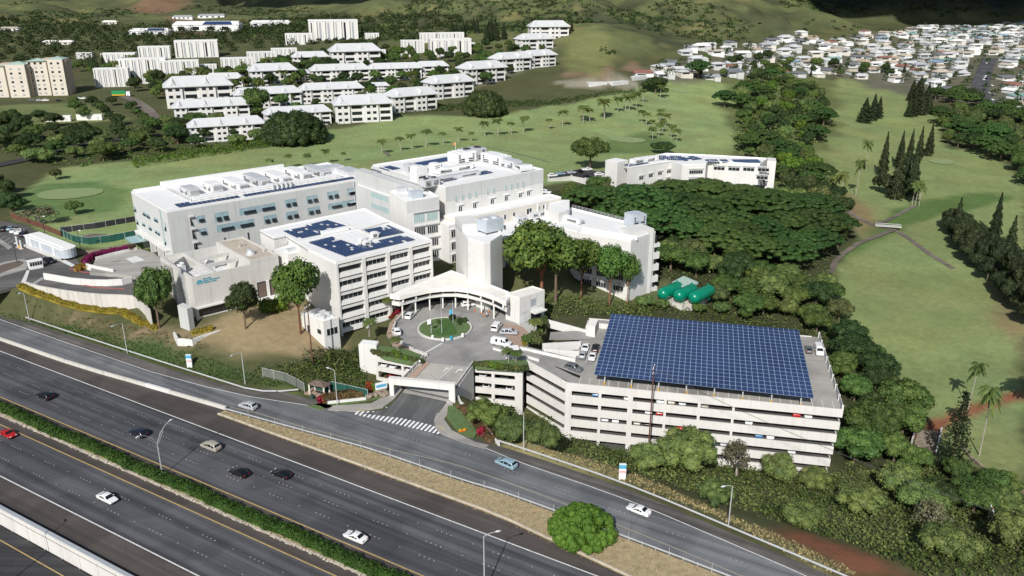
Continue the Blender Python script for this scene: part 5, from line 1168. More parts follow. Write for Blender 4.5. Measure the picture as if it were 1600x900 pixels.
# parking deck beside it
lot = [P2(857,282,8), P2(893,278,8), P2(915,282,8), P2(930,279,8), P2(946,276,8), P2(946,268,8), P2(905,264,8), P2(855,272,8)]
pl_ = Bld('parking_deck', 'grey walled parking deck behind the central hospital block', 'parking deck', ctr(lot), 4)
mb = MB(); mb.prism(lot, 0, 8); pl_.part('wall', mb, 'old_concrete'); mb = MB(); mb.prism(inset(lot, .4), 8, 8.04); pl_.part('surface', mb, 'lot_asphalt')
mb = MB()
for i in range(5):
    p, q = lot[i], lot[i + 1]; L = np.linalg.norm(q - p); mb.obox(p, unit(q - p), L, .3, 8.001, 8.9)
    mb.cbox(p, unit(q - p), .6, .6, 7.5, 9.4)
pl_.part('parapet', mb, 'old_concrete')
# ---- green tanks on a slab
tb = -4.5
base = poly([(1024,468),(1066,477),(1094,473),(1108,460),(1088,452),(1034,456)], tb); mb = MB(); mb.prism(base, -7, tb); tag(mb.build('concrete_slab', 'ret_wall'), 'pale concrete slab under the three green tanks', 'slab')
for k, (nx_, ny_, fx_, fy_) in enumerate(((1031, 461, 1063, 447), (1056, 464, 1086, 450.5), (1080, 467, 1112, 452))):
    zc = tb + 2.5; p = P(nx_, ny_, zc); q = P(fx_, fy_, zc); d = (q - p); L = np.linalg.norm(d[:2]); dd = d / L; r = 2.05
    t = thing('storage_tank', ['left green cylindrical tank on the concrete slab', 'middle green cylindrical tank on the concrete slab', 'right green cylindrical tank on the slab, nearest the garage'][k], 'tank', (p[0], p[1], tb), 0, 'green storage tanks')
    prof = [(-.0, .05), (.12, .7), (.45, 1.4), (1.0, 1.85), (1.7, r), (L - 1.7, r), (L - 1.0, 1.85), (L - .45, 1.4), (L - .12, .7), (L, .05)]
    mb = MB(); mb.tube([(dd[0] * u, dd[1] * u, 2.5) for u, _ in prof], [x for _, x in prof], 20); ob = mb.build('shell', 'tank_green', t, True)
    for u in (L * .25, L * .75): mb = MB(); mb.cbox(dd[:2] * u, dd[:2], .6, 2.6, 0, 1.4); mb.build('saddle', 'tank_green', t)
    mb = MB(); mb.tube([(dd[0] * L * .8, dd[1] * L * .8, 4.4), (dd[0] * L * .8, dd[1] * L * .8, 5.0)], .4, 8); mb.build('hatch', 'tank_green', t)
sh = Bld('pump_shed', 'small shed with pale green roof behind the green tanks', 'shed', P2(1070, 440, -1), tb)
sq = [P2(1050,441,-1), P2(1073,451,-1), P2(1091,443,-1), P2(1068,433,-1)]
mb = MB(); mb.prism(inset(sq, .6), -6, -1.2); sh.part('wall', mb, 'cream_wall'); mb = MB(); mb.prism(sq, -1.2, [-.9, -.9, -.5, -.5], True, True); sh.part('roof', mb, 'pale_green_roof')
# ------------------------------------------------------------------ vehicles
def station_mesh(st):
    """loft of half sections [(x, [(y,z),...])], mirrored"""
    mb = MB(); n = len(st[0][1])
    for x, sec in st:
        for y, z in sec: mb.v.append((x, y, z))
        for y, z in reversed(sec): mb.v.append((x, -y, z))
    m = 2 * n
    for i in range(len(st) - 1):
        for k in range(m): mb.f.append((i * m + k, i * m + (k + 1) % m, (i + 1) * m + (k + 1) % m, (i + 1) * m + k))
    mb.f.append(tuple(range(m))[::-1]); mb.f.append(tuple((len(st) - 1) * m + k for k in range(m)))
    return mb
CAR = {  # length, width, profile of the top (x fraction, z), belt height
 'sedan': (4.75, 1.82, [(0,.62),(.02,.74),(.26,.90),(.42,1.38),(.52,1.45),(.66,1.43),(.84,1.02),(.97,.94),(1,.70)], .92),
 'coupe': (4.6, 1.82, [(0,.60),(.02,.70),(.30,.88),(.45,1.30),(.53,1.35),(.64,1.32),(.86,.98),(.97,.92),(1,.68)], .88),
 'hatch': (4.4, 1.8, [(0,.65),(.03,.80),(.24,.95),(.40,1.46),(.52,1.54),(.80,1.50),(.94,1.05),(.985,.98),(1,.65)], .97),
 'suv': (4.8, 1.9, [(0,.72),(.03,.95),(.25,1.06),(.38,1.62),(.50,1.72),(.86,1.68),(.96,1.10),(.99,1.02),(1,.72)], 1.05),
 'minivan': (5.0, 1.95, [(0,.70),(.03,.86),(.18,1.02),(.36,1.64),(.50,1.74),(.88,1.70),(.96,1.12),(.99,1.0),(1,.70)], 1.02),
 'van': (5.6, 2.05, [(0,.85),(.03,1.05),(.16,1.22),(.27,1.92),(.36,2.12),(.94,2.10),(.985,1.95),(.995,1.1),(1,.75)], 1.15),
 'pickup': (5.4, 1.95, [(0,.78),(.03,1.0),(.24,1.10),(.35,1.70),(.44,1.78),(.56,1.74),(.60,1.12),(.98,1.10),(1,.72)], 1.08)}
PAINT = {}
def paint(name, c, rough=.25, metal=0):
    m, nt, b = nmat('paint_' + name); b.inputs['Base Color'].default_value = (*c, 1); b.inputs['Roughness'].default_value = rough; b.inputs['Metallic'].default_value = metal; b.inputs['Coat Weight'].default_value = .4
    PAINT[name] = m
for n_, c_ in dict(white=(.78,.78,.77), black=(.008,.008,.01), navy=(.012,.016,.03), silver=(.42,.44,.46), red=(.42,.012,.012), beige=(.38,.35,.29), grey=(.12,.13,.14), lightblue=(.26,.38,.45), blue=(.05,.17,.36), darkgreen=(.02,.06,.04)).items(): paint(n_, c_)
CM = {}
def car_meshes(kind, colour):
    if (kind, colour) in CM: return CM[kind, colour]
    L, W, prof, belt = CAR[kind]; hw = W / 2
    pz = lambda f: float(np.interp(f, [p[0] for p in prof], [p[1] for p in prof]))
    fr = sorted(set([p[0] for p in prof] + [.08, .15, .2, .3, .35, .48, .58, .72, .78, .9]))
    st = []
    for f in fr:
        zt = pz(f); end = min(f, 1 - f); nar = 1 - .16 * max(0, 1 - end / .09) ** 2; w = hw * nar; zb = .24 + .14 * max(0, 1 - end / .05)
        cabin = max(0, (zt - belt) / .6); tw = w * (1 - .16 * min(1, cabin)) if zt > belt + .03 else w * .93
        be = min(zt - .02, belt)
        st.append(((.5 - f) * L, [(0, zb), (w * .9, zb), (w, zb + .16), (w * 1.0, be * .72), (w * .97, be), (tw, zt - .05 * min(1, cabin) - .012), (tw * .82, zt), (0, zt + .012)]))
    # drop the double centre vertices by keeping tiny offsets
    for x, sec in st:
        sec[0] = (.01, sec[0][1]); sec[-1] = (.01, sec[-1][1])
    body = station_mesh(st).mesh('body', PAINT[colour]); body.polygons.foreach_set('use_smooth', [True] * len(body.polygons))
    # glass: windscreen, rear window and side windows, slightly proud of the cabin
    xs = [p[0] for p in prof]; roof = [p for p in prof if p[1] > belt + .25]; f0 = max(f for f, z in prof if f < roof[0][0] ) ; f1 = min(f for f, z in prof if f > roof[-1][0])
    X = lambda f: (.5 - f) * L
    def tw(f):
        zt = pz(f); c_ = max(0, (zt - belt) / .6); return hw * (1 - .16 * min(1, c_))
    glass = MB()
    fa, fb = lerp(f0, roof[0][0], .1), lerp(f0, roof[0][0], .92)
    glass.quad((X(fa) + .03, -tw(fa) * .86, pz(fa) + .03), (X(fa) + .03, tw(fa) * .86, pz(fa) + .03), (X(fb) + .03, tw(fb) * .78, pz(fb) + .03), (X(fb) + .03, -tw(fb) * .78, pz(fb) + .03))
    ws = glass.mesh('windscreen', 'car_glass')
    glass = MB(); fa, fb = lerp(roof[-1][0], f1, .1), lerp(roof[-1][0], f1, .82)
    glass.quad((X(fb) - .03, tw(fb) * .84, pz(fb) + .03), (X(fb) - .03, -tw(fb) * .84, pz(fb) + .03), (X(fa) - .03, -tw(fa) * .78, pz(fa) + .03), (X(fa) - .03, tw(fa) * .78, pz(fa) + .03))
    rw = glass.mesh('rear_window', 'car_glass')
    sides = []
    for s in (1, -1):
        a_, e_ = lerp(f0, roof[0][0], .35), lerp(roof[-1][0], f1, .35 if kind not in ('pickup',) else .1); mids = [a_, lerp(a_, e_, .36), lerp(a_, e_, .40), lerp(a_, e_, .70), lerp(a_, e_, .74), e_]
        if kind == 'van': mids = [a_, .33, .36, .46, .62, .74]
        for p, q in ((mids[0], mids[1]), (mids[2], mids[3]), (mids[4], mids[5])):
            def pt(f, hi):
                zt = pz(f); zz = belt + .03 if not hi else max(belt + .06, zt - .13); t = (zz - belt) / max(.05, zt - .06 - belt); return (X(f), s * (lerp(hw * .97, tw(f), min(1, t)) + .015), zz)
            g_ = MB(); g_.add([pt(p, 0), pt(q, 0), pt(q, 1), pt(p, 1)], [(0, 1, 2, 3)] if s < 0 else [(3, 2, 1, 0)])
            sides.append(g_.mesh('side_window', 'car_glass'))
    r = .33 if kind in ('sedan', 'coupe', 'hatch') else .38
    wh = MB(); wh.tube([(0, -.11, 0), (0, .11, 0)], r, 14); tyre = wh.mesh('wheel', 'tyre')
    wh = MB(); wh.tube([(0, -.125, 0), (0, .125, 0)], r * .66, 10); rim = wh.mesh('rim', 'rim')
    hl = MB(); hl.cbox((0, 0), np.array([1., 0]), .10, .36, -.07, .07); head = hl.mesh('headlight', 'lamp_white'); tail = hl.mesh('taillight', 'lamp_red')
    mi = MB(); mi.cbox((0, 0), np.array([1., 0]), .16, .2, -.07, .07); mir = mi.mesh('mirror', PAINT[colour])
    CM[kind, colour] = (body, ws, rw, sides, tyre, rim, head, tail, mir, r); return CM[kind, colour]
def car(kind, colour, pos, rz, label, group=None, cat=None, small=False):
    body, ws, rw, sides, tyre, rim, head, tail, mir, r = car_meshes(kind, colour); L, W, prof, belt = CAR[kind]
    t = thing({'van': 'parked_van', 'minivan': 'minivan', 'suv': 'sport_utility_vehicle', 'pickup': 'pickup_truck'}.get(kind, 'car'), label, cat or {'van': 'van', 'minivan': 'minivan', 'suv': 'car', 'pickup': 'pickup'}.get(kind, 'car'), pos, rz, group)
    link('body', body, t); link('windscreen', ws, t); link('rear_window', rw, t)
    for s in sides: link('side_window', s, t)
    if small: return t
    for x in (L * .31, -L * .30):
        for y in (W / 2 - .12, -W / 2 + .12): w_ = link('wheel', tyre, t, (x, y, r)); link('rim', rim, w_)
    for y in (W * .33, -W * .33): link('headlight', head, t, (L * .488, y, .68 if kind != 'van' else .8)); link('taillight', tail, t, (-L * .488, y, belt - .12))
    for y in (W / 2 + .06, -W / 2 - .06): link('mirror', mir, t, (L * .16, y, belt + .08))
    return t
HWA = math.atan2(HW_U[1], HW_U[0])        # heading of traffic going up-left
def hdg(px0, py0, px1, py1, z=0): d = P2(px1, py1, z) - P2(px0, py0, z); return math.atan2(d[1], d[0])
def road_car(kind, colour, px, py, rz, label, z=.015): return car(kind, colour, (*P2(px, py, z), z), rz, label)
D_ = HWA + math.pi
road_car('suv', 'black', 71, 622, HWA, 'black sport utility vehicle on the upper carriageway at far left of the highway')
road_car('suv', 'navy', 217, 680, HWA, 'dark navy car on the highway just above the double arm street lamp')
road_car('minivan', 'beige', 330, 701, HWA, 'beige minivan with a pale roof on the highway right of the street lamp')
road_car('sedan', 'black', 374, 742, HWA, 'black sedan in the third highway lane, left of the black convertible')
road_car('coupe', 'black', 440, 744, HWA, 'black convertible with open top on the highway below the dry verge')
road_car('sedan', 'white', 556, 843, HWA, 'white sedan beside the median hedge at lower centre of the highway')
road_car('coupe', 'red', 13, 681, D_, 'red coupe on the lower carriageway at the left edge')
road_car('sedan', 'white', 168, 782, D_, 'white coupe like sedan heading right on the lower carriageway')
road_car('suv', 'silver', 388, 638, HWA + .06, 'silver sport utility vehicle on the frontage road above the verge fence')
road_car('minivan', 'lightblue', 791, 728, HWA - .12, 'light blue minivan on the frontage road past the crosswalk')
road_car('sedan', 'white', 998, 801, HWA - .1, 'white sedan on the frontage road above the round green tree')
PZ = PLZ + .02
road_car('suv', 'white', 641, 496, hdg(637, 499, 650, 486, PZ), 'white car at the left of the traffic circle by the canopy', PZ)
road_car('suv', 'white', 620, 521, hdg(622, 526, 617, 514, PZ), 'white car parked at the left kerb of the traffic circle, below the other', PZ)
road_car('minivan', 'white', 733, 478, hdg(720, 477, 748, 474, PZ), 'white minivan stopped under the front edge of the entrance canopy', PZ)
road_car('van', 'white', 776, 514, hdg(770, 519, 781, 505, PZ), 'white passenger van parked uppermost on the right of the circle', PZ)
road_car('minivan', 'silver', 795, 522, hdg(788, 521, 803, 521.5, PZ) , 'silver minivan parked between the two white vans', PZ)
road_car('van', 'white', 783, 539, hdg(774, 537, 792, 540, PZ), 'white van parked lowest of three beside the payment booth', PZ)
RZ = ZM - .575
road_car('suv', 'grey', 896, 578, hdg(885, 574, 907, 580, RZ), 'dark grey sport utility vehicle driving off the exit lane onto the garage roof', RZ)
road_car('sedan', 'white', 914.5, 546, hdg(913, 549, 917, 536, RZ) + math.pi, 'white car parked farther back at the left edge of the garage roof', RZ)
road_car('hatch', 'silver', 910.5, 557, hdg(909, 560, 913, 549, RZ), 'silver hatchback parked in front of a white car on the garage roof', RZ)
road_car('suv', 'black', 930.5, 547, hdg(929, 551, 932, 540, RZ), 'black car parked beside the left edge of the solar canopy', RZ)
road_car('sedan', 'white', 925.5, 560, hdg(924, 564, 928, 552, RZ) + math.pi, 'white sedan parked just left of the solar canopy, in front of the black car', RZ)
road_car('hatch', 'grey', 1263, 549, hdg(1264, 552, 1261, 540, RZ), 'grey hatchback at the back right corner of the garage roof', RZ)
road_car('van', 'white', 1279, 551, hdg(1281, 555, 1277, 543, RZ) + math.pi, 'white van at the back right corner of the garage roof', RZ)
# cars seen through the garage openings
gk = random.Random(11); GCOL = ['white', 'silver', 'white', 'black', 'grey', 'white', 'red', 'blue', 'silver', 'beige']
for k in (1, 2, 3, 4):
    for i in range(24):
        if gk.random() < .5 + .1 * k: continue
        u = 1.8 + i * 2.65; c_ = M0 + em * u + nm * 3.1
        cc = GCOL[gk.randrange(len(GCOL))]
        if u > LM - 4: continue
        car(['sedan', 'hatch', 'suv'][gk.randrange(3)], cc, (*c_, ZM - k * FHM - .6), math.atan2(nm[1], nm[0]) + math.pi * gk.randrange(2), '%s car parked nose in behind the %s openings of the garage' % (cc, ['top floor', 'second floor', 'third floor', 'lowest floor'][k - 1]), 'cars parked inside the garage', small=True)
for (u, kk, cc) in ((1.6, 0, 'white'), (4.2, 0, 'white'), (8.6, 0, 'white'), (2.8, 1, 'red'), (5.4, 1, 'white')):
    car('sedan', cc, (*(s0 + ds * u + ns * 2.9), (-1.2, -5.0)[kk] + .3), math.atan2(ns[1], ns[0]), '%s car inside the small parking block left of the gateway, %s level' % (cc, ('top', 'lower')[kk]), 'cars inside the small parking block', small=True)
for (u, kk, cc) in ((1.8, 0, 'white'), (7.5, 0, 'grey'), (2.6, 1, 'white'), (8.8, 1, 'white'), (4.2, 1, 'silver')):
    car('sedan', cc, (*(b0 + FB0.d * u + nb0 * 2.9), (-1.9, -4.9)[kk] + .3), math.atan2(nb0[1], nb0[0]), '%s car in the planted bay right of the gateway, %s level' % (cc, ('top', 'lower')[kk]), 'cars in the planted garage bay', small=True)
# far lots
LZ = 8.05
for px, py, cc, kd, lb in ((863, 276, 'white', 'suv', 'white car at the left end of the parking deck behind the hospital'), (876, 273, 'lightblue', 'sedan', 'pale blue car second on the parking deck behind the hospital'), (893, 271, 'silver', 'sedan', 'silver car in the middle of the parking deck behind the hospital'), (907, 270, 'black', 'suv', 'black car under the tree on the parking deck'), (917, 266.5, 'white', 'pickup', 'white pickup under the tree on the parking deck'), (936, 274, 'white', 'suv', 'white car beside the clinic tower on the parking deck'), (917, 277.5, 'black', 'sedan', 'black car behind the front parapet of the parking deck')):
    car(kd, cc, (*P2(px, py, LZ), LZ), R(20), lb, small=False)
q = G(853, 302); car('suv', 'white', q, R(-30), 'white car on the ground beside the right end of the central block')
q = P2(203, 362, 8); 
# ------------------------------------------------------------------ left forecourt: drives, walls, trailer, booth
Z8 = 8.0
mb = MB(); mb.prism(poly([(-60,470),(-60,330),(0,345),(40,352),(75,372),(110,392),(125,412),(140,425),(205,430),(240,450),(232,475),(205,462),(130,458),(60,448),(30,446)], Z8), 7.0, Z8); struct('driveway', mb, 'drive_asphalt')
crt = [(140,425),(150,403),(180,395),(216,388),(240,395),(262,412),(250,432),(225,440),(205,430),(175,428)]
mb = MB(); mb.prism(poly(crt, 9.0), 7.0, 9.0); struct('forecourt', mb, 'drive_concrete')
mb = MB(); mb.prism(poly([(196,404),(213,400),(226,406),(208,411)], 9.0), 9.0, 9.012); struct('helipad_patch', mb, 'worn_white')
def wall_run(label, pts, zt, zb, t=.5, m='ret_wall', name='retaining_wall', cat='wall', zts=None):
    w = [P2(x, y, (zts[i] if zts else zt)) for i, (x, y) in enumerate(pts)]; mb = MB()
    for i in range(len(w) - 1):
        p, q = w[i], w[i + 1]; d = unit(q - p); n_ = np.array([-d[1], d[0]]); za, zc = (zts[i], zts[i + 1]) if zts else (zt, zt)
        mb.prism([p, q + d * .03, q + d * .03 + n_ * t, p + n_ * t], zb, [za, zc, zc, za] )
    return tag(mb.build(name, m), label, cat)
wall_run('long stained curved retaining wall below the left hospital driveway', [(36,440),(60,447),(95,453),(130,457.5),(160,460),(190,461),(205,462),(215,466),(224,474),(232,484)], 8.9, 1.0)
wall_run('inner white curved wall between the two lanes of the left driveway', [(67,427),(85,430),(110,434.5),(140,437),(165,437.5),(190,436),(205,432)], 10.0, 7.0, m='white_wall')
wall_run('short white ramp wall with a red painted kerb beside the yellow hedge', [(133,412),(150,416),(176,421)], 9.9, 7.0, m='white_wall')
wall_run('white back wall of the forecourt behind the magenta hedge', [(150,402),(180,394),(214,386)], 9.9, 7.0, m='white_wall')
mb = MB()
for a_, c_ in (((67,432),(110,441)), ((110,441),(150,450)), ((150,450),(195,452))): p, q = P2(*a_, Z8), P2(*c_, Z8); mb.obox(p, unit(q - p), np.linalg.norm(q - p), .3, Z8 + .004, Z8 + .16)
for a_, c_ in (((108,420),(130,426)), ((130,426),(172,428)),): p, q = P2(*a_, Z8), P2(*c_, Z8); mb.obox(p, unit(q - p), np.linalg.norm(q - p), .3, Z8 + .004, Z8 + .16)
plain('red_kerb', (.40, .10, .085), .8, var=.2); struct('red_kerb', mb, 'red_kerb')
mb = MB(); mb.prism(poly([(30,447),(42,422),(46,423),(38,448)], Z8), Z8 + .004, Z8 + .02)
for k in range(7): p = P2(52 + k * 2.6, 443.5 - k * 1.6, Z8); mb.cbox(p, unit([1, .8]), 1.6, .3, Z8 + .004, Z8 + .018)
mb.prism(poly([(92,407),(112,417),(117,414),(98,404)], Z8), Z8 + .004, Z8 + .02); struct('drive_marking', mb, 'worn_white')
mb = MB(); mb.prism(poly([(-30,425),(5,410),(38,405),(48,411),(40,422),(10,430),(-30,445)], Z8), Z8 - .5, Z8 + .16); struct('entrance_bed', mb, 'drive_concrete')
mb = MB(); mb.prism(poly([(-28,428),(5,414),(30,408),(38,411),(30,417),(5,426),(-28,438)], Z8), Z8 - .4, Z8 + .2); struct('planting_soil', mb, 'shingle')
mb = MB(); mb.prism(poly([(-30,372),(0,374),(20,386),(14,390),(-4,378),(-30,378)], Z8), Z8 - .4, Z8 + .16); struct('entrance_bed', mb, 'drive_concrete')
# modular trailer
tr = Bld('modular_trailer', 'long blue grey modular trailer with a white rounded roof by the fence', 'trailer', P2(75, 390, Z8), Z8)
ta, tc = P2(41, 382, Z8 + .6), P2(95, 404, Z8 + .6); dt_ = unit(tc - ta); nt_ = np.array([-dt_[1], dt_[0]]); LT = np.linalg.norm(tc - ta); wT = 5.2
mb = MB(); cap = [tc + dt_ * 2.3 * math.cos(x) + nt_ * (wT / 2 + wT / 2 * math.sin(x)) for x in np.linspace(-math.pi / 2, math.pi / 2, 9)]
shell = [ta] + cap + [ta + nt_ * wT]
mb.prism(shell, Z8 + .7, Z8 + 3.6); tr.part('wall', mb, 'blue_grey_metal')
mb = MB(); c_ = ctr(shell); mb.prism([c_ + (p - c_) * 1.03 for p in shell], Z8 + 3.6, Z8 + 3.95, True, True)
for k in range(8): mb.cbox(ta + dt_ * (2 + k * LT / 8) + nt_ * wT / 2, dt_, 2.4, 2.4, Z8 + 3.95, Z8 + 4.2)
tr.part('roof', mb, 'white_roof')
mb = MB(); mb.obox(ta - nt_ * .9, dt_, LT + .5, .88, Z8 - .3, Z8 + .75); tr.part('loading_dock', mb, 'old_concrete')
FT_ = Facade(ta, tc); mb = MB()
for u in (.6, 3.0, LT * .42, LT * .8): FT_.box(mb, u, u + 1.2, Z8 + .76, Z8 + 3.5, .004, .06)
tr.part('door', mb, 'white_paint')
mb = MB()
for k in range(6): FT_.box(mb, LT * .05 + k * LT / 6.2, LT * .05 + .15 + k * LT / 6.2, Z8 + .76, Z8 + 3.55, .003, .03)
tr.part('rib', mb, 'rail_steel')
# guard booth
gb = Bld('guard_booth', 'small white guard booth with five dark windows on the left driveway', 'booth', P2(57, 420, Z8), Z8)
ba, bc = P2(47, 422, Z8), P2(68, 418, Z8); db_ = unit(bc - ba); nbb = np.array([-db_[1], db_[0]]); Lq = np.linalg.norm(bc - ba)
mb = MB(); mb.obox(ba, db_, Lq, 2.2, Z8, Z8 + 2.5); gb.part('wall', mb, 'white_paint'); mb = MB(); mb.obox(ba - db_ * .2 - nbb * .2, db_, Lq + .4, 2.6, Z8 + 2.5, Z8 + 2.7); gb.part('roof', mb, 'white_roof')
Fg = Facade(ba, bc)
for k in range(5): mb = MB(); u = .25 + k * (Lq - .3) / 5; Fg.box(mb, u, u + .6, Z8 + 1.1, Z8 + 2.2, .004, .03); gb.part('window', mb, 'dark_glass')
car('suv', 'black', (*P2(78, 410, Z8), Z8 + .02), hdg(70, 407, 88, 411, Z8), 'black sport utility vehicle behind the white guard booth')
for px, py, cc, kd, lb in ((8, 360, 'black', 'suv', 'black car at the far left of the parking row'), (17, 359, 'lightblue', 'sedan', 'pale blue car in the parking row by the trailer'), (23, 363, 'white', 'sedan', 'white sedan in the parking row by the trailer'), (31, 365, 'white', 'pickup', 'white pickup at the near end of the parking row'), (38, 369, 'navy', 'suv', 'dark blue car next to the trailer end')):
    car(kd, cc, (*P2(px, py, Z8), Z8 + .02), hdg(px - 8, py + 6, px + 8, py - 4, Z8), lb)
mb = MB()
for k in range(7): p = P2(-6 + k * 7, 364 + k * 2.6, Z8); mb.obox(p, unit(P2(12, 358, Z8) - P2(-2, 366, Z8)) * -1, 4.6, .12, Z8 + .004, Z8 + .016)
struct('bay_lines', mb, 'worn_white')
gt = thing('gate_island', 'concrete island with two pale gate posts in the left car park', 'gate posts', (*P2(31, 388, Z8), Z8), hdg(25, 385, 38, 391, Z8)); mb = MB(); mb.cbox((0, 0), np.array([1., 0]), 4.2, 1.0, 0, .2); mb.build('kerb', 'kerb', gt)
for x in (-1.6, 1.4): mb = MB(); mb.cbox((x, 0), np.array([1., 0]), .35, .35, .2, 4.0 if x < 0 else 3.2); mb.build('post', 'white_paint', gt)
mb = MB(); mb.cbox((.2, 0), np.array([1., 0]), .5, .5, .2, 1.3); mb.build('ticket_box', 'yellow_paint', gt)
# fences: green mesh enclosure, wooden fence
def fence(label, pts, h, m, step=3.0, post='rail_steel', zf=None, name='fence', top=True):
    w = [G(*q) if zf is None else np.array([*P2(*q, zf), zf]) for q in pts]; t = thing(name, label, 'fence', w[0]); mb = MB()
    for p, q in zip(w[:-1], w[1:]):
        d = (q - p)[:2]; L = np.linalg.norm(d); k = max(1, int(L / step))
        for i in range(k):
            a_ = p + (q - p) * i / k - w[0]; c_ = p + (q - p) * (i + 1) / k - w[0]
            mb.add([tuple(a_ + [0, 0, .05]), tuple(c_ + [0, 0, .05]), tuple(c_ + [0, 0, h]), tuple(a_ + [0, 0, h])], [(0, 1, 2, 3)])
    mb.build('mesh_panel', m, t); mb = MB()
    for p, q in zip(w[:-1], w[1:]):
        d = (q - p)[:2]; L = np.linalg.norm(d); k = max(1, int(L / step))
        for i in range(k + 1): a_ = p + (q - p) * i / k - w[0]; mb.tube([tuple(a_ - [0, 0, .4]), tuple(a_ + [0, 0, h + .05])], .07, 5)
        if top: mb.tube([tuple(p - w[0] + [0, 0, h]), tuple(q - w[0] + [0, 0, h])], .05, 5)
    ob = mb.build('frame', post, t); return t
m, nt, b = nmat('wire_mesh'); b.inputs['Base Color'].default_value = (.42, .45, .44, 1); b.inputs['Alpha'].default_value = .28; b.inputs['Roughness'].default_value = .6; MATS['wire_mesh'] = m
fence('dark green screened fence around the paved court behind the west wing', [(95,368),(118,379),(140,382),(175,378),(216,370)], 2.6, 'green_mesh')
fence('dark screened fence at the back of the paved court beside the golf lawn', [(95,364),(150,357),(212,346)], 2.2, 'dark_metal')
fence('brown slatted fence between the car park and the golf lawn', [(18,341),(60,355),(96,370)], 2.2, 'wood_pole', name='timber_fence', post='bark')
mb = MB(); mb.prism(poly([(120,370),(215,349),(216,366),(150,377)], 8.25), 7, 8.25); struct('paved_court', mb, 'path_asphalt')
wall_run('low brown stone wall below the green screened fence', [(120,394),(150,390),(215,378)], 9.0, 7.0, m='rock', name='stone_wall')
# bus shelter, green fence, chain link fence
bs = Bld('bus_shelter', 'small bus shelter with a shingle roof at the frontage road', 'bus shelter', P2(495, 610, .4), .3)
r0_ = [P2(479,598,3.2), P2(507,604,3.2), P2(517,597,3.2), P2(489,591,3.2)]; c_ = ctr(r0_); mb = MB()
mb.add([(*p, 2.75) for p in r0_] + [(*(c_ + (p - c_) * .25), 3.7) for p in r0_], [(0, 1, 5, 4), (1, 2, 6, 5), (2, 3, 7, 6), (3, 0, 4, 7), (4, 5, 6, 7), (3, 2, 1, 0)]); bs.part('roof', mb, 'shingle')
for p in r0_: mb = MB(); mb.cbox(c_ + (p - c_) * .82, unit([1, 0]), .35, .35, .0, 2.75); bs.part('post', mb, 'cream_wall')
mb = MB(); d = r0_[2] - r0_[3]; mb.obox(c_ + (r0_[3] - c_) * .8, unit(d), np.linalg.norm(d) * .8, .2, .0, 2.2); bs.part('back_wall', mb, 'green_mesh')
mb = MB(); mb.cbox(c_, unit(d), 2.2, .5, .55, .7); mb.cbox(c_, unit(d), 1.8, .3, .2, .55); bs.part('bench', mb, 'dark_metal')
mb = MB(); mb.prism(inset(r0_, -.8), .1, .32); struct('shelter_slab', mb, 'brick_path')
fence('dark green fence panels between the bus shelter and the gateway sign', [(507,617),(518,609),(545,615),(575,622)], 2.3, 'green_mesh', zf=.4)
fence('see through chain link fence left of the bus shelter', [(411,588),(446,596),(464,605),(476,612)], 2.4, 'wire_mesh', zf=.5)
bn = thing('litter_bin', 'dark green litter bin on the pavement by the bus shelter', 'bin', P(488, 622, .2)); mb = MB(); mb.tube([(0, 0, 0), (0, 0, .95)], .32, 10); mb.build('body', 'green_mesh', bn); mb = MB(); mb.tube([(0, 0, .95), (0, 0, 1.1)], [.36, .2], 10); mb.build('lid', 'dark_metal', bn)
mb = MB(); p, q = P2(512, 631, .2), P2(572, 624, .3); mb.obox(p, unit(q - p), np.linalg.norm(q - p), .4, -.2, .75); tag(mb.build('low_wall', 'white_wall'), 'short white wall in front of the red hedge', 'wall')
# entrance monument sign on rocks
ms = Bld('monument_sign', 'white and blue hospital sign panel tilted among rocks by the gateway', 'sign', P2(595, 610, .4), .4)
sa, sb = P2(587, 610, 1.2), P2(605, 606, 1.2); Fs = Facade(sa, sb); mb = MB(); Fs.box(mb, 0, Fs.L, 1.2, 3.0, -.25, 0); ms.part('panel', mb, 'sign_white'); mb = MB(); Fs.box(mb, .2, Fs.L - .2, 1.75, 2.5, .004, .03); ms.part('emblem_band', mb, 'sign_blue')
mb = MB(); Fs.box(mb, .2, Fs.L - .2, .0, 1.2, -.3, -.05); ms.part('base', mb, 'rock')
rk = random.Random(5)
for k in range(9):
    px, py = 575 + k * 3.6 + rk.uniform(-1, 1), 621 + rk.uniform(-5, 1) - k * .6; s_ = rk.uniform(.5, 1.0); vs = []
    mb = MB(); 
    ring = [[(math.cos(t) * r_ * rk.uniform(.8, 1.15), math.sin(t) * r_ * rk.uniform(.8, 1.15), z_) for t in np.linspace(0, 2 * math.pi, 8)[:-1]] for r_, z_ in ((.9, -.2), (1, .35), (.7, .8), (.25, 1.0))]
    for r_ in ring: mb.v += [tuple(np.array(v) * s_) for v in r_]
    for i in range(3):
        for j in range(7): mb.f.append((i * 7 + j, i * 7 + (j + 1) % 7, (i + 1) * 7 + (j + 1) % 7, (i + 1) * 7 + j))
    mb.f.append(tuple(21 + j for j in range(7))); o = mb.build('boulder', 'rock'); o.location = tuple(P(px, py, .4)); tag(o, 'brown boulder in the rockery under the hospital sign', 'boulder', 'boulders under the hospital sign')
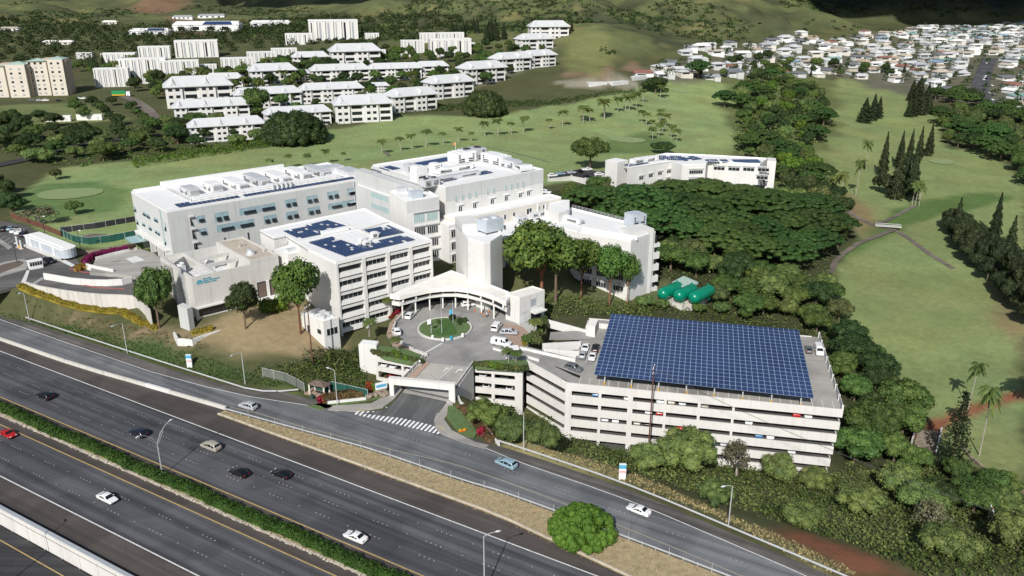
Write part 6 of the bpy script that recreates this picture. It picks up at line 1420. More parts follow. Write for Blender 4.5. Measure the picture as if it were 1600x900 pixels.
# signs along the road
for px, py, lb in ((297, 573, 'white and blue upright hospital sign on the green slope at left'), (972, 748, 'white and blue upright hospital sign on the dry grass at right')):
    p = P(px, py, .1 if px < 500 else -.1); t = thing('roadside_sign', lb, 'sign', p, HWA + math.pi + .5)
    e = np.array([1., 0]); mb = MB(); mb.cbox((0, 0), e, 1.4, .5, -.5, 3.5); mb.build('panel', 'sign_white', t)
    mb = MB(); mb.obox((-.7, -.29), e, 1.4, .03, 2.5, 3.4); mb.build('blue_band', 'sign_blue', t); mb = MB(); mb.obox((-.6, -.29), e, 1.2, .035, 1.5, 1.9); mb.build('red_band', 'sign_red', t)
    for k, (tx, zz) in enumerate((('EMERGENCY', 1.6),)):
        me = text_mesh(tx, .2); me.materials.clear(); me.materials.append(MATS['sign_white']); o = link('lettering', me, t, (-.56, -.31, zz)); o.rotation_euler = (R(90), 0, 0)
# striped road barrier on the grass by the crosswalk
t = thing('road_barrier', 'small orange and yellow traffic barrier lying on the lawn by the crosswalk', 'barrier', P(723, 674, .3), R(25)); mb = MB(); mb.cbox((0, 0), np.array([1., 0]), 1.7, .25, .05, .3); mb.build('board', 'orange_paint', t)
for x in (-.5, .5): mb = MB(); mb.cbox((x, .15), np.array([.9, .4]), .5, .5, .06, .5); mb.build('foot', 'yellow_paint', t)
# payment booth
pb = Bld('payment_booth', 'small white payment booth with a flat roof at the garage exit lane', 'booth', P2(800, 556, PLZ), PLZ)
pa, pc = P2(790, 560, PLZ), P2(809, 559, PLZ); dp = unit(pc - pa); npb = np.array([-dp[1], dp[0]]); Lp = np.linalg.norm(pc - pa)
mb = MB(); mb.obox(pa, dp, Lp, 1.8, PLZ, PLZ + 1.0); mb.obox(pa, dp, .25, 1.8, PLZ + 1, PLZ + 2.4); mb.obox(pa + dp * (Lp - .25), dp, .25, 1.8, PLZ + 1, PLZ + 2.4); pb.part('wall', mb, 'white_paint')
mb = MB(); mb.obox(pa + dp * .26 + npb * .1, dp, Lp - .52, 1.6, PLZ + 1.0, PLZ + 2.38); pb.part('window', mb, 'dark_glass'); mb = MB(); mb.obox(pa - dp * .3 - npb * .3, dp, Lp + .6, 2.4, PLZ + 2.4, PLZ + 2.65); pb.part('roof', mb, 'white_roof')
low_wall('low white kerb wall in front of the lowest white van', (770, 543), (798, 551), PLZ + .6, PLZ + .6, .5, t=.25)
low_wall('white barrier arm base on the garage exit lane', (822, 556), (842, 562), PLZ + .5, PLZ + .2, .5, t=.5)
# flagpoles, bollards and small things on the island
for px, py, h, lb, fl in ((674, 521, 7.0, 'left flagpole on the traffic island', 'white_paint'), (690.5, 522, 11.0, 'tallest flagpole in the middle of the traffic island', None), (708, 505, 7.0, 'right flagpole with a blue flag behind the island planting', 'sign_blue')):
    t = thing('flagpole', lb, 'flagpole', P(px, py, PLZ + .2), 0); mb = MB(); mb.tube([(0, 0, 0), (0, 0, h)], [.09, .05], 6); mb.build('mast', 'rail_steel', t)
    if fl: mb = MB(); mb.add([(0, 0, h * .42), (-1.1, .2, h * .36), (-1.0, .25, h * .56), (0, 0, h * .62)], [(0, 1, 2, 3)]); mb.build('flag', fl, t)
for k, (px, py) in enumerate(((676, 529), (692, 533), (705, 530), (723, 526))):
    o = MB(); o.tube([(0, 0, 0), (0, 0, .9), (0, 0, 1.0)], [.4, .38, .2], 8); ob = o.build('bollard', 'white_paint' if k != 2 else 'teal_paint'); ob.location = tuple(P(px, py, PLZ + .3)); tag(ob, 'turquoise marker on the front rim of the island' if k == 2 else ['white stub bollard at the left of the island rim', 'white stub bollard at the front of the island rim', '', 'white stub bollard at the right of the island rim'][k], 'bollard')
# hospital drop-off furniture: orange cones
for k, (px, py) in enumerate(((742, 487), (752, 490), (757, 494), (764, 488))):
    t = thing('traffic_cone', 'small orange traffic cone in front of the canopy', 'traffic cone', P(px, py, PZ), 0, 'traffic cones in front of the canopy'); mb = MB(); mb.tube([(0, 0, .05), (0, 0, .75)], [.2, .04], 8); mb.build('cone', 'orange_paint', t); mb = MB(); mb.cbox((0, 0), np.array([1., 0]), .5, .5, 0, .05); mb.build('base', 'dark_metal', t)
# people: skinned figures
def person(pos, rz, label, shirt, trousers, stride=.12):
    t = thing('person', label, 'person', pos, rz)
    V = [(0, 0, .95), (0, 0, 1.2), (0, 0, 1.42), (0, 0, 1.54), (.02, 0, 1.66), (.02, 0, 1.76), (0, .11, .9), (stride, .11, .5), (stride * .4, .1, .06), (stride * .4 + .16, .11, .03), (0, -.11, .9), (-stride * .4, -.11, .5), (-stride * 1.6, -.1, .08), (-stride * 1.6 + .14, -.11, .03), (0, .2, 1.4), (-.04, .25, 1.12), (.08, .25, .88), (0, -.2, 1.4), (.06, -.25, 1.12), (.16, -.25, .9)]
    Rd = [.14, .13, .15, .06, .1, .085, .1, .075, .05, .04, .1, .075, .05, .04, .07, .05, .04, .07, .05, .04]
    E_ = [(0, 1), (1, 2), (2, 3), (3, 4), (4, 5), (0, 6), (6, 7), (7, 8), (8, 9), (0, 10), (10, 11), (11, 12), (12, 13), (2, 14), (14, 15), (15, 16), (2, 17), (17, 18), (18, 19)]
    me = bpy.data.meshes.new('body'); me.from_pydata(V, E_, []); o = link('body', me, t); sk = o.modifiers.new('skin', 'SKIN')
    for i, r_ in enumerate(Rd): me.skin_vertices[0].data[i].radius = (r_, r_)
    me.skin_vertices[0].data[0].use_root = True
    o.modifiers.new('sub', 'SUBSURF').levels = 1
    dg = bpy.context.evaluated_depsgraph_get(); dg.update(); nm_ = bpy.data.meshes.new_from_object(o.evaluated_get(dg)); o.modifiers.clear(); o.data = nm_
    nm_.materials.clear()
    for k in ('skin', shirt, trousers): nm_.materials.append(MATS[k])
    for p in nm_.polygons:
        c_ = p.center; p.material_index = 0 if c_.z > 1.52 or (abs(c_.y) > .2 and c_.z < 1.15 and c_.z > .8) else (1 if c_.z > .95 else 2); p.use_smooth = True
    mb = MB(); mb.tube([(.0, 0, 1.70), (-.01, 0, 1.80), (-.02, 0, 1.84)], [.105, .1, .04], 9); mb.build('hair', 'cloth_dark', t)
    return t
person(P(760.5, 496, PZ), R(200), 'person in white shirt walking across the plaza toward the canopy', 'cloth_white', 'cloth_dark')
person(P(633, 488, PZ), R(120), 'person in dark clothes standing by the left end of the canopy', 'cloth_dark', 'cloth_dark', .05)
person(P(656, 571, PLZ + .2), R(250), 'person in white shirt on the ramp pavement by the parking block', 'cloth_white', 'cloth_dark')
# ------------------------------------------------------------------ street lamps and poles
def lamp(pos, h, arm_dir, label, arm=1.8, double=False, curved=True, group=None, m='rail_steel'):
    t = thing('street_lamp', label, 'street lamp', pos, 0, group); mb = MB(); hp = h * .68 if double else h
    mb.tube([(0, 0, -.2), (0, 0, hp)], [.13, .08], 7); mb.build('pole', m, t)
    dirs = [unit(arm_dir)] if not double else [unit(arm_dir), -unit(arm_dir)]
    for d in dirs:
        mb = MB(); r_ = h - hp
        pts = [(0, 0, hp), (d[0] * arm * .3, d[1] * arm * .3, hp + (r_ * .55 if double else .25)), (d[0] * arm * .65, d[1] * arm * .65, hp + (r_ * .85 if double else .35)), (d[0] * arm, d[1] * arm, hp + (r_ if double else .35))]
        mb.tube(pts, .055, 6)
        if double: mb.tube([(0, 0, hp - .5), (d[0] * arm * .5, d[1] * arm * .5, hp + r_ * .6)], .035, 5)
        ar = mb.build('arm', m, t); e = np.array(pts[-1]); mb = MB(); mb.tube([tuple(e - [d[0] * .2, d[1] * .2, .02]), tuple(e + [d[0] * .3, d[1] * .3, 0]), tuple(e + [d[0] * .75, d[1] * .75, -.05])], [.1, .2, .1], 8); mb.build('lantern', 'light_metal', ar)
    return t
lamp(P(254, 743, .05), 11.0, HW_N, 'double arm steel street lamp standing in the median hedge', 3.6, True)
lamp(P(46, 500, .2), 8.5, -HW_N, 'street lamp at the left edge on the slope by the guard rail', .9)
lamp(P(199, 551, .2), 8.5, -HW_N, 'street lamp beside the guard rail below the stained retaining wall', 2.6)
lamp(P(383, 599, .2), 8.5, -HW_N, 'street lamp at the guard rail left of the chain link fence', 2.6)
lamp(P(527, 632, .2), 8.8, HW_U, 'street lamp standing in front of the red hedge by the bus shelter', 1.8)
lamp(P(818, 703, .05), 9.0, HW_U * .2 - HW_N, 'street lamp with a small box at the lower slope below the planted bay', .8)
lamp(P(1138, 822, .0), 8.6, -HW_N + HW_U, 'street lamp beside the guard rail at lower right', 1.6)
lamp(P(757, 925, .0), 11.0, HW_N * .8 + HW_U * -.6, 'street lamp head reaching into the bottom edge of the picture', 2.2)
lamp(P(3, 918, -2.7), 14.0, HW_N * .2 + HW_U, 'pale pole crossing the bottom left corner', .3)
lamp(P(27, 411, Z8), 6.5, np.array([1., 0]), 'dark thin lamp post in the left planting bed', .5, m='dark_metal')
lamp(P(70, 364, Z8), 6.0, np.array([1., 0]), 'dark thin lamp post in front of the brown fence', .5, m='dark_metal')
lamp(P(126, 390, Z8), 6.5, np.array([1., 0]), 'dark thin lamp post beside the green screened fence', .5, m='dark_metal')
def pole(pos, h, label, arms=1, lean=(0, 0)):
    t = thing('utility_pole', label, 'utility pole', pos); mb = MB(); mb.tube([(0, 0, -1), (lean[0], lean[1], h)], [.2, .13], 8); mb.build('shaft', 'wood_pole', t)
    for k in range(arms):
        z = h - .6 - k * 1.3; mb = MB(); mb.cbox((lean[0], lean[1]), unit([.3, 1]), 2.6, .14, z, z + .16); ar = mb.build('crossarm', 'wood_pole' if k else 'light_metal', t)
        for s in (-1.15, -.4, .4, 1.15): d = unit([.3, 1]); mb = MB(); mb.tube([(lean[0] + d[0] * s, lean[1] + d[1] * s, z + .16), (lean[0] + d[0] * s, lean[1] + d[1] * s, z + .5)], [.09, .06], 6); mb.build('insulator', 'white_paint', ar)
    return t
def hgt(base, ytop):
    lo, hi = 0., 80.
    for _ in range(40):
        m_ = (lo + hi) / 2; d = base[1] * CP - (base[2] + m_ - CAM_H) * SP; y = 450 + FOC * (-base[1] * SP - (base[2] + m_ - CAM_H) * CP) / d
        if y > ytop: lo = m_
        else: hi = m_
    return lo
gp_ = np.array([*P2(1013, 706, -12), -12.5]); gph = hgt(gp_, 571)
pole(gp_, gph, 'tall red brown utility pole in front of the parking garage', 2)
p2_ = G(1540, 842); pole(p2_, 7.5, 'short utility pole with crossarms among the trees at lower right', 3)
p3_ = P(487, 560, 1.5); pole(np.array([*P2(488, 562, 1.2), 1.2]), 15.5, 'brown utility pole with a transformer beside the ward annex', 1)
pole(np.array([*P2(470, 522, 3.0), 3.0]), 9.0, 'shorter brown pole on the dry lawn beside the annex corner', 0)
# wires
wr = thing('power_lines', 'thin power lines between the garage pole and the lower right pole', 'wires', (0, 0, 0)); tA = gp_ + [0, 0, gph - .4]; tB = p2_ + np.array([0, 0, 7.2])
for k in range(3):
    mb = MB(); of = np.array([.35 * (k - 1), 1.1 * (k - 1), -.5 * k]); mb.tube([tuple(tA * (1 - s) + tB * s + of - [0, 0, 6 * s * (1 - s)]) for s in np.linspace(0, 1, 14)], .022, 4); mb.build('wire', 'dark_metal', wr)
for k in range(3):
    mb = MB(); of = np.array([.35 * (k - 1), 1.1 * (k - 1), -.5 * k]); tC = np.array([200, 120, 2.0]); mb.tube([tuple(tB * (1 - s) + tC * s + of - [0, 0, 6 * s * (1 - s)]) for s in np.linspace(0, 1, 10)], .022, 4); mb.build('wire', 'dark_metal', wr)
# ------------------------------------------------------------------ vegetation
def cards(c, n, size, rs, aspect=.7, jit=.55):
    """leaf clumps: one quad per point, facing roughly along n"""
    N = len(c); n = n + rs.normal(0, jit, (N, 3)); n /= np.linalg.norm(n, axis=1)[:, None] + 1e-9
    t = rs.normal(0, 1, (N, 3)); t -= (t * n).sum(1)[:, None] * n; t /= np.linalg.norm(t, axis=1)[:, None] + 1e-9; b = np.cross(n, t)
    s = (size * rs.uniform(.6, 1.35, N))[:, None] / 2; a = aspect * rs.uniform(.7, 1.2, N)[:, None]
    bend = n * s * rs.uniform(-.35, .35, N)[:, None]
    v = np.stack([c - t * s - b * s * a + bend, c + t * s * .8 - b * s * a * .9 - bend, c + t * s + b * s * a + bend, c - t * s * .85 + b * s * a * .9 - bend], 1)
    return v.reshape(-1, 3), np.arange(4 * N).reshape(N, 4)
def sph(N, rs):
    v = rs.normal(0, 1, (N, 3)); return v / np.linalg.norm(v, axis=1)[:, None]
def blob(c, r, rs, nu=8, nv=5, zmin=-1):
    V = []; F = []
    for j in range(nv + 1):
        ph = -math.pi / 2 + math.pi * j / nv
        for i in range(nu):
            th = 2 * math.pi * i / nu; k = rs.uniform(.85, 1.1); V.append([c[0] + r[0] * k * math.cos(ph) * math.cos(th), c[1] + r[1] * k * math.cos(ph) * math.sin(th), c[2] + r[2] * k * math.sin(ph)])
    for j in range(nv):
        for i in range(nu): F.append([j * nu + i, j * nu + (i + 1) % nu, (j + 1) * nu + (i + 1) % nu, (j + 1) * nu + i])
    return np.array(V), np.array(F)
def merge(parts):
    V = []; F = []; o = 0
    for v, f in parts: V.append(v); F.append(f + o); o += len(v)
    return np.concatenate(V), np.concatenate(F)
def lobed(lobes, per, size, rs, core=.72, up=.25, jit=.55, flat=1.0):
    parts = []
    for (c, r) in lobes:
        k = max(8, int(per * (r / np.mean([l[1] for l in lobes])) ** 2)); d = sph(k, rs); d[:, 2] += up * rs.uniform(0, 1, k); d /= np.linalg.norm(d, axis=1)[:, None]
        rad = r * rs.uniform(.74, 1.06, k)[:, None]; p = np.array(c) + d * rad * [1, 1, flat]
        parts.append(cards(p, d + [0, 0, .3], size, rs, jit=jit))
        if core: parts.append(blob(c, (r * core, r * core, r * core * flat), rs))
    return merge(parts)
def trunk_mesh(name, h, r, spread, seed, m='bark', limbs=5, lean=.0):
    r *= .7 if m == 'red_bark' else 1
    rr = random.Random(seed); mb = MB(); a = rr.uniform(0, 6.28); lx, ly = math.cos(a) * lean * h, math.sin(a) * lean * h
    mb.tube([(0, 0, -1.2), (0, 0, .3), (lx * .4, ly * .4, h * .4), (lx, ly, h * .75)], [r * 1.35, r, r * .8, r * .55], 7)
    for k in range(limbs):
        t = 2 * math.pi * k / limbs + rr.uniform(-.4, .4); s = spread * rr.uniform(.6, 1); z = h * rr.uniform(.45, .7)
        mb.tube([(lx * z / h, ly * z / h, z), (lx + math.cos(t) * s * .5, ly + math.sin(t) * s * .5, z + (h - z) * .55), (lx + math.cos(t) * s, ly + math.sin(t) * s, h * rr.uniform(.95, 1.1))], [r * .5, r * .33, r * .12], 5)
    return mb.mesh(name, m)
SPEC = {}
def spec_broad(k, m, bark, dense=1.0, seeds=4, nl=28, size=.38, core=.8, R_=4.6, zc=5.9, vz=3.6, jit=.42):
    out = []
    for s in range(seeds):
        rs = np.random.default_rng(100 * len(SPEC) + s + 3); lob = []
        for i in range(nl):
            d = sph(1, rs)[0]; d[2] = abs(d[2]) * 1.1 - .35; q = d * rs.uniform(.45, .86); lob.append((np.array([q[0] * R_, q[1] * R_, zc + q[2] * vz]), R_ * rs.uniform(.22, .38)))
        lob.append((np.array([0, 0, zc]), R_ * .58))
        v, f = lobed(lob, int(170 * dense), size, rs, core, jit=jit)
        out.append((np_mesh(k + '_crown', v, f, m), trunk_mesh(k + '_trunk', 6.2, .3, R_ * .6, s, bark)))
    SPEC[k] = (out, 10.0, R_ * 2.15)
spec_broad('broad', 'leaf_mid', 'bark'); spec_broad('dark', 'leaf_dark', 'bark'); spec_broad('bright', 'leaf_bright', 'bark', seeds=3); spec_broad('olive', 'leaf_olive', 'bark', seeds=4)
spec_broad('grove', 'leaf_iron', 'bark', seeds=3); spec_broad('airy', 'leaf_airy', 'red_bark', dense=1.0, seeds=3, nl=24, size=.4, core=.4, R_=4.5, zc=6.7, vz=2.7); spec_broad('bare', 'leaf_grey', 'pale_bark', dense=.45, seeds=3, nl=15, size=.4, core=0)
spec_broad('slope', 'leaf_slope', 'bark', seeds=4, nl=30, R_=5.2, zc=4.6, vz=3.8, size=.36)
def spec_monkey():
    out = []
    for s in range(4):
        rs = np.random.default_rng(900 + s); lob = []; R_ = 9.5
        for i in range(150):
            r = R_ * math.sqrt(rs.uniform(0, 1)); t = rs.uniform(0, 6.283); z = 8.2 + 3.4 * (1 - (r / R_) ** 2) + rs.uniform(-.3, .3) - .8 * (r > 7.5)
            lob.append((np.array([r * math.cos(t), r * math.sin(t), z]), rs.uniform(.9, 1.5)))
        lob.append((np.array([0, 0, 7.6]), 5.5)); v, f = lobed(lob, 62, .36, rs, .84, up=.6, flat=.6, jit=.35)
        out.append((np_mesh('umbrella_crown', v, f, 'leaf_monkey'), trunk_mesh('umbrella_trunk', 8.8, .5, 6.5, s, 'bark', 7)))
    SPEC['monkey'] = (out, 12.2, 20.5)
spec_monkey()
def spec_dome():
    rs = np.random.default_rng(33); lob = []
    for i in range(150): d = sph(1, rs)[0]; d[2] = abs(d[2]); lob.append((np.array([d[0] * 8.2, d[1] * 8.2, .9 + d[2] * 6.6]), rs.uniform(1.1, 1.9)))
    lob.append((np.array([0, 0, 2.2]), 6.2)); SPEC['dome'] = ([(np_mesh('dome_crown', *lobed(lob, 60, .5, rs, .8), 'leaf_dark'), trunk_mesh('dome_trunk', 4, .5, 3, 1))], 9, 19)
spec_dome()
def spec_iron():
    out = []
    for s in range(4):
        rs = np.random.default_rng(950 + s); H = 16.; N = 2600; z = H * (1 - rs.uniform(0, 1, N) ** .62) ; z = 1.2 + z * .93
        t = rs.uniform(0, 6.283, N); prof = np.clip((1 - (z / H) ** 1.25), .03, 1) * 2.9 * (1 + .28 * np.sin(z * 2.2 + 3 * np.sin(t * 2 + s))); r = prof * np.sqrt(rs.uniform(.25, 1, N))
        p = np.stack([r * np.cos(t), r * np.sin(t), z], 1); n = np.stack([np.cos(t), np.sin(t), np.full(N, .35)], 1)
        v, f = merge([cards(p, n, .62, rs, .5)] + [blob((0, 0, zz), (1.9 * (1 - zz / H) + .1, 1.9 * (1 - zz / H) + .1, 1.5), rs) for zz in (3, 5.5, 8, 10.5, 13)])
        mb = MB(); mb.tube([(0, 0, -1), (0, 0, 4), (0, 0, 15)], [.28, .22, .05], 6); out.append((np_mesh('ironwood_crown', v, f, 'leaf_iron'), mb.mesh('ironwood_trunk', 'pale_bark')))
    SPEC['iron'] = (out, 16.2, 5.8)
spec_iron()
def spec_norfolk():
    out = []
    for s in range(2):
        rs = np.random.default_rng(970 + s); H = 16.; P_ = []; N_ = []
        for z in np.arange(2, H - .3, .95):
            L = 3.4 * (1 - (z / H)) ** .8 + .25
            for a in np.arange(0, 6.28, .9) + rs.uniform(0, 1):
                for u in np.linspace(.15, 1, max(4, int(L * 4))): P_.append([math.cos(a) * L * u + rs.normal(0, .12), math.sin(a) * L * u + rs.normal(0, .12), z + .25 * u * L * .3 - .1 + rs.normal(0, .1)]); N_.append([0, 0, 1])
        P_ = np.repeat(np.array(P_), 2, 0); v, f = cards(P_ + rs.normal(0, .1, P_.shape), np.repeat(np.array(N_, float), 2, 0), .5, rs, .5, jit=.7); mb = MB(); mb.tube([(0, 0, -1), (0, 0, 15.6)], [.26, .04], 6); out.append((np_mesh('pine_crown', v, f, 'leaf_iron'), mb.mesh('pine_trunk', 'bark')))
    SPEC['norfolk'] = (out, 16.2, 6.5)
spec_norfolk()
def spec_palm():
    out = []
    for s in range(4):
        rs = np.random.default_rng(990 + s); H = 9.; bx = rs.uniform(-1.0, 1.0, 2); V = []; F = []
        for k in range(24):
            a = 6.283 * k / 24 * 1.0 + rs.uniform(-.15, .15); el = rs.uniform(-.35, 1.05); L = rs.uniform(2.9, 3.8); d = np.array([math.cos(a), math.sin(a), 0]); sd = np.array([-d[1], d[0], 0]); pts = []
            for u in np.linspace(0, 1, 7): pts.append(np.array([bx[0], bx[1], H]) + d * L * u * math.cos(el * (1 - u)) + np.array([0, 0, L * (math.sin(el) * u - (.5 + .2 * (el > .3)) * u * u)]))
            for i in range(6):
                w0 = .8 * math.sin(math.pi * (.12 + .8 * i / 6)); 
                for sg_ in (-1, 1):
                    for q in (0., .5):
                        p0 = pts[i] * (1 - q) + pts[i + 1] * q; p1 = pts[i] * (1 - q - .36) + pts[i + 1] * (q + .36); t = (pts[i + 1] - pts[i]); o = len(V)
                        V += [p0, p1, p1 + sd * sg_ * w0 * .7 + t * .35 - [0, 0, w0 * .42], p0 + sd * sg_ * w0 + t * .25 - [0, 0, w0 * .5]]; F.append([o, o + 1, o + 2, o + 3])
        mb = MB(); mb.tube([(0, 0, -.6), (bx[0] * .15, bx[1] * .15, 2.5), (bx[0] * .5, bx[1] * .5, 6), (bx[0], bx[1], H + .1)], [.26, .19, .16, .15], 7)
        out.append((np_mesh('palm_fronds', np.array(V), np.array(F), 'leaf_palm'), mb.mesh('palm_trunk', 'pale_bark')))
    SPEC['palm'] = (out, 10.6, 6.6)
spec_palm()
def bush_mesh(name, m, seed, n=9, size=.34, per=70, core=.7):
    rs = np.random.default_rng(seed); lob = [(np.array([rs.uniform(-.8, .8), rs.uniform(-.8, .8), rs.uniform(.4, 1.25)]), rs.uniform(.5, .85)) for _ in range(n)]
    return np_mesh(name, *lobed(lob, per, size, rs, core), m)
BUSH = {k: [bush_mesh('shrub', m, 40 + i + 10 * j) for i in range(3)] for j, (k, m) in enumerate(dict(mid='leaf_mid', dark='leaf_dark', bright='leaf_bright', olive='leaf_olive', yellow='leaf_yellow', red='leaf_red', brown='leaf_brown', magenta='leaf_magenta', slope='leaf_slope', weed='leaf_weed', grey='leaf_grey').items())}
TR = random.Random(77); TREE_N = 0
NAME = dict(grove='grove_tree', dome='banyan_tree', broad='broadleaf_tree', dark='dark_leaf_tree', bright='bright_leaf_tree', olive='olive_leaf_tree', airy='tall_shade_tree', bare='sparse_grey_tree', monkey='umbrella_tree', iron='ironwood_tree', norfolk='norfolk_pine_tree', palm='palm_tree', slope='spreading_tree')
def tree(kind, pos, h, w=None, label='', group=None, small=False):
    vs, H, W = SPEC[kind]; cm, tm = vs[TR.randrange(len(vs))]; sz = h / H; sx = sz if w is None else w / W
    t = thing(NAME[kind], label, 'palm' if kind == 'palm' else 'tree', (pos[0], pos[1], pos[2] - .05), TR.uniform(0, 6.28), group); t.scale = (sx, sx, sz)
    link('fronds' if kind == 'palm' else 'crown', cm, t)
    if not small: link('trunk', tm, t)
    return t
def tree_px(kind, bx, by, ytop, wpx, label, group=None, z=None):
    b = G(bx, by) if z is None else np.array([*P2(bx, by, z), z]); h = hgt(b, ytop); d = b[1] * CP - (b[2] + h * .6 - CAM_H) * SP
    return tree(kind, b, h, wpx * d / FOC if wpx else None, label, group)
def shrub(kind, pos, h, w, label, group=None):
    m_ = BUSH[kind][TR.randrange(3)]; o = link('shrub', m_, None, (pos[0], pos[1], pos[2] - .1), TR.uniform(0, 6.28)); o.scale = (w / 2.9, w / 2.9, h / 1.95); return tag(o, label, 'shrub', group)
def shrub_px(kind, bx, by, h, w, label, group=None, z=None):
    b = G(bx, by) if z is None else np.array([*P2(bx, by, z), z]); return shrub(kind, b, h, w, label, group)
def inside(p, pg): return pdist(np.array([p[0]]), np.array([p[1]]), pg)[0] < 0
def scatter(pg, space, seed, jitter=1.0, dens=None):
    pg = np.array(pg); lo, hi = pg.min(0), pg.max(0); rs = np.random.default_rng(seed); A_ = (hi - lo).prod(); n = min(60000, int(A_ / space ** 2 * 14) + 50)
    q = rs.uniform(lo, hi, (n, 2)); q = q[pdist(q[:, 0], q[:, 1], pg) < 0]; keep = []; cell = {}
    for p in q:
        k = (int(p[0] // space), int(p[1] // space)); ok = True
        for i in (-1, 0, 1):
            for j in (-1, 0, 1):
                for o in cell.get((k[0] + i, k[1] + j), ()):
                    if (o[0] - p[0]) ** 2 + (o[1] - p[1]) ** 2 < space * space: ok = False
        if ok: cell.setdefault(k, []).append(p); keep.append(p)
    return keep
def wood(px, mix, space, h0, h1, label, group, seed, wf=1.0, small=False):
    for p in scatter(Gpoly(px), space, seed):
        k = TR.choice(mix); h = TR.uniform(h0, h1); vs, H, W = SPEC[k]; tree(k, (*p, gz(*p)), h, W * h / H * wf * TR.uniform(.9, 1.2), label[k] if isinstance(label, dict) else label, group, small)
FORM = dict(broad='mid green broadleaf tree', dark='dark green tree', bright='bright green tree', olive='olive green tree', slope='spreading olive green tree', bare='sparse grey green tree', monkey='wide dark umbrella tree', iron='dark ironwood tree', airy='tall airy tree')
def lab(where): return {k: v + ' ' + where for k, v in FORM.items()}
# ---- single trees near the hospital
tree_px('broad', 249, 512, 404, 66, 'tall leafy tree growing up past the curved retaining wall')
tree_px('dark', 384, 514, 436, 58, 'dark leaning tree on the dry lawn in front of the lettered wall')
tree_px('airy', 470, 521, 400, 84, 'bright airy tree with reddish trunk left of the ward block')
tree_px('airy', 846, 470, 338, 138, 'largest courtyard tree with a thick red trunk beside the east wing', z=2.0)
tree_px('broad', 868, 466, 345, 80, 'rear courtyard tree behind the largest one', z=2.0)
tree_px('airy', 908, 464, 366, 70, 'slimmer courtyard tree right of the largest one', z=0)
tree_px('airy', 952, 474, 378, 64, 'pale trunked courtyard tree in front of the east wing end', z=-1.5)
tree_px('airy', 980, 473, 392, 40, 'smallest courtyard tree beside the corner of the east wing', z=-2.5)
for bx, by, kk in ((420, 486, 'bright'), (432, 487, 'bright'), (443, 482, 'bright')): shrub_px(kk, bx, by, 3.6, 5.2, 'bright leafy shrub at the foot of the lettered block', 'bright shrubs by the lettered block')
for bx, by in ((612, 452), (624, 455), (636, 456), (648, 452), (660, 448), (642, 448)): tree(('palm'), np.array([*P2(bx, by, 4), 4]), 5.5, 5.5, 'short bushy palm between the ward block and the canopy', 'bushy palms by the ward block')
tree_px('palm', 613, 489, 461, 26, 'small palm at the left end of the canopy', z=PLZ); tree_px('palm', 577, 524, 497, 26, 'small palm on the bank left of the plaza wall', z=1.5)
tree_px('palm', 622, 552, 523, 22, 'small palm standing in the left planted roof', z=3.7); tree_px('palm', 795, 566, 543, 22, 'left small palm in the planted bay by the booth', z=3.7); tree_px('palm', 806, 566, 546, 22, 'right small palm in the planted bay by the booth', z=3.7)
tree_px('palm', 834, 527, 494, 26, 'small palm in the garden behind the silver minivan', z=PLZ)
for k, (bx, by) in enumerate(((824, 537), (830, 534), (837, 530), (842, 524), (846, 517), (849, 511), (851, 506), (838, 536))): shrub_px('olive' if k % 3 else 'mid', bx, by, 2.8, 3.0, 'clipped shrub in the garden row beside the payment booth', 'garden shrubs beside the booth', z=PLZ)
shrub_px('yellow', 820, 540, 1.4, 1.6, 'small yellow green shrub at the end of the garden row', z=PLZ)
for k, (bx, by) in enumerate(((623, 558), (634, 562), (616, 553))): shrub_px('bright', bx, by, 1.5, 2.0, 'round shrub on the left planted roof', 'round shrubs on the left planted roof', z=3.7)
for k in range(16): bx = 584 + k * 4.9; by = 553.5 + k * .85 - 1.5; shrub_px('olive', bx, by, 1.2, 2.4, 'trailing plant spilling over the left planted roof edge', 'plants trailing over the left planter', z=3.55)
for k in range(17): bx = 743 + k * 4.8; by = 570 + k * .5; shrub_px('olive' if k not in (5, 6, 7, 8) else 'bright', bx, by, 1.3, 2.5, 'trailing plant spilling over the right planted bay edge', 'plants trailing over the right planter', z=3.45)
for k in range(7): shrub_px('yellow' if k % 2 else 'bright', 762 + k * 3, 574 + k % 2, 1.6, 1.8, 'bright vine hanging down the planted bay wall', 'vines on the planted bay', z=2.2 - (k % 3) * .7)
for px, py, kk, s_ in ((670, 507, 'mid', 1.6), (707, 499, 'dark', 2.2), (717, 503, 'dark', 1.8), (724, 503, 'dark', 2.0), (686, 505, 'mid', 1.5), (718, 507, 'dark', 1.2)): shrub_px(kk, px, py, s_ * .75, s_ * 1.2, 'dark clipped shrub on the traffic island', 'shrubs on the traffic island', z=PLZ + .3)
for k in range(5): shrub_px('red', 612 + k * 4.6, 497 - k * 4, 1.2, 1.8, 'red leaved shrub along the left wall of the plaza', 'red shrubs along the plaza wall', z=2.9)
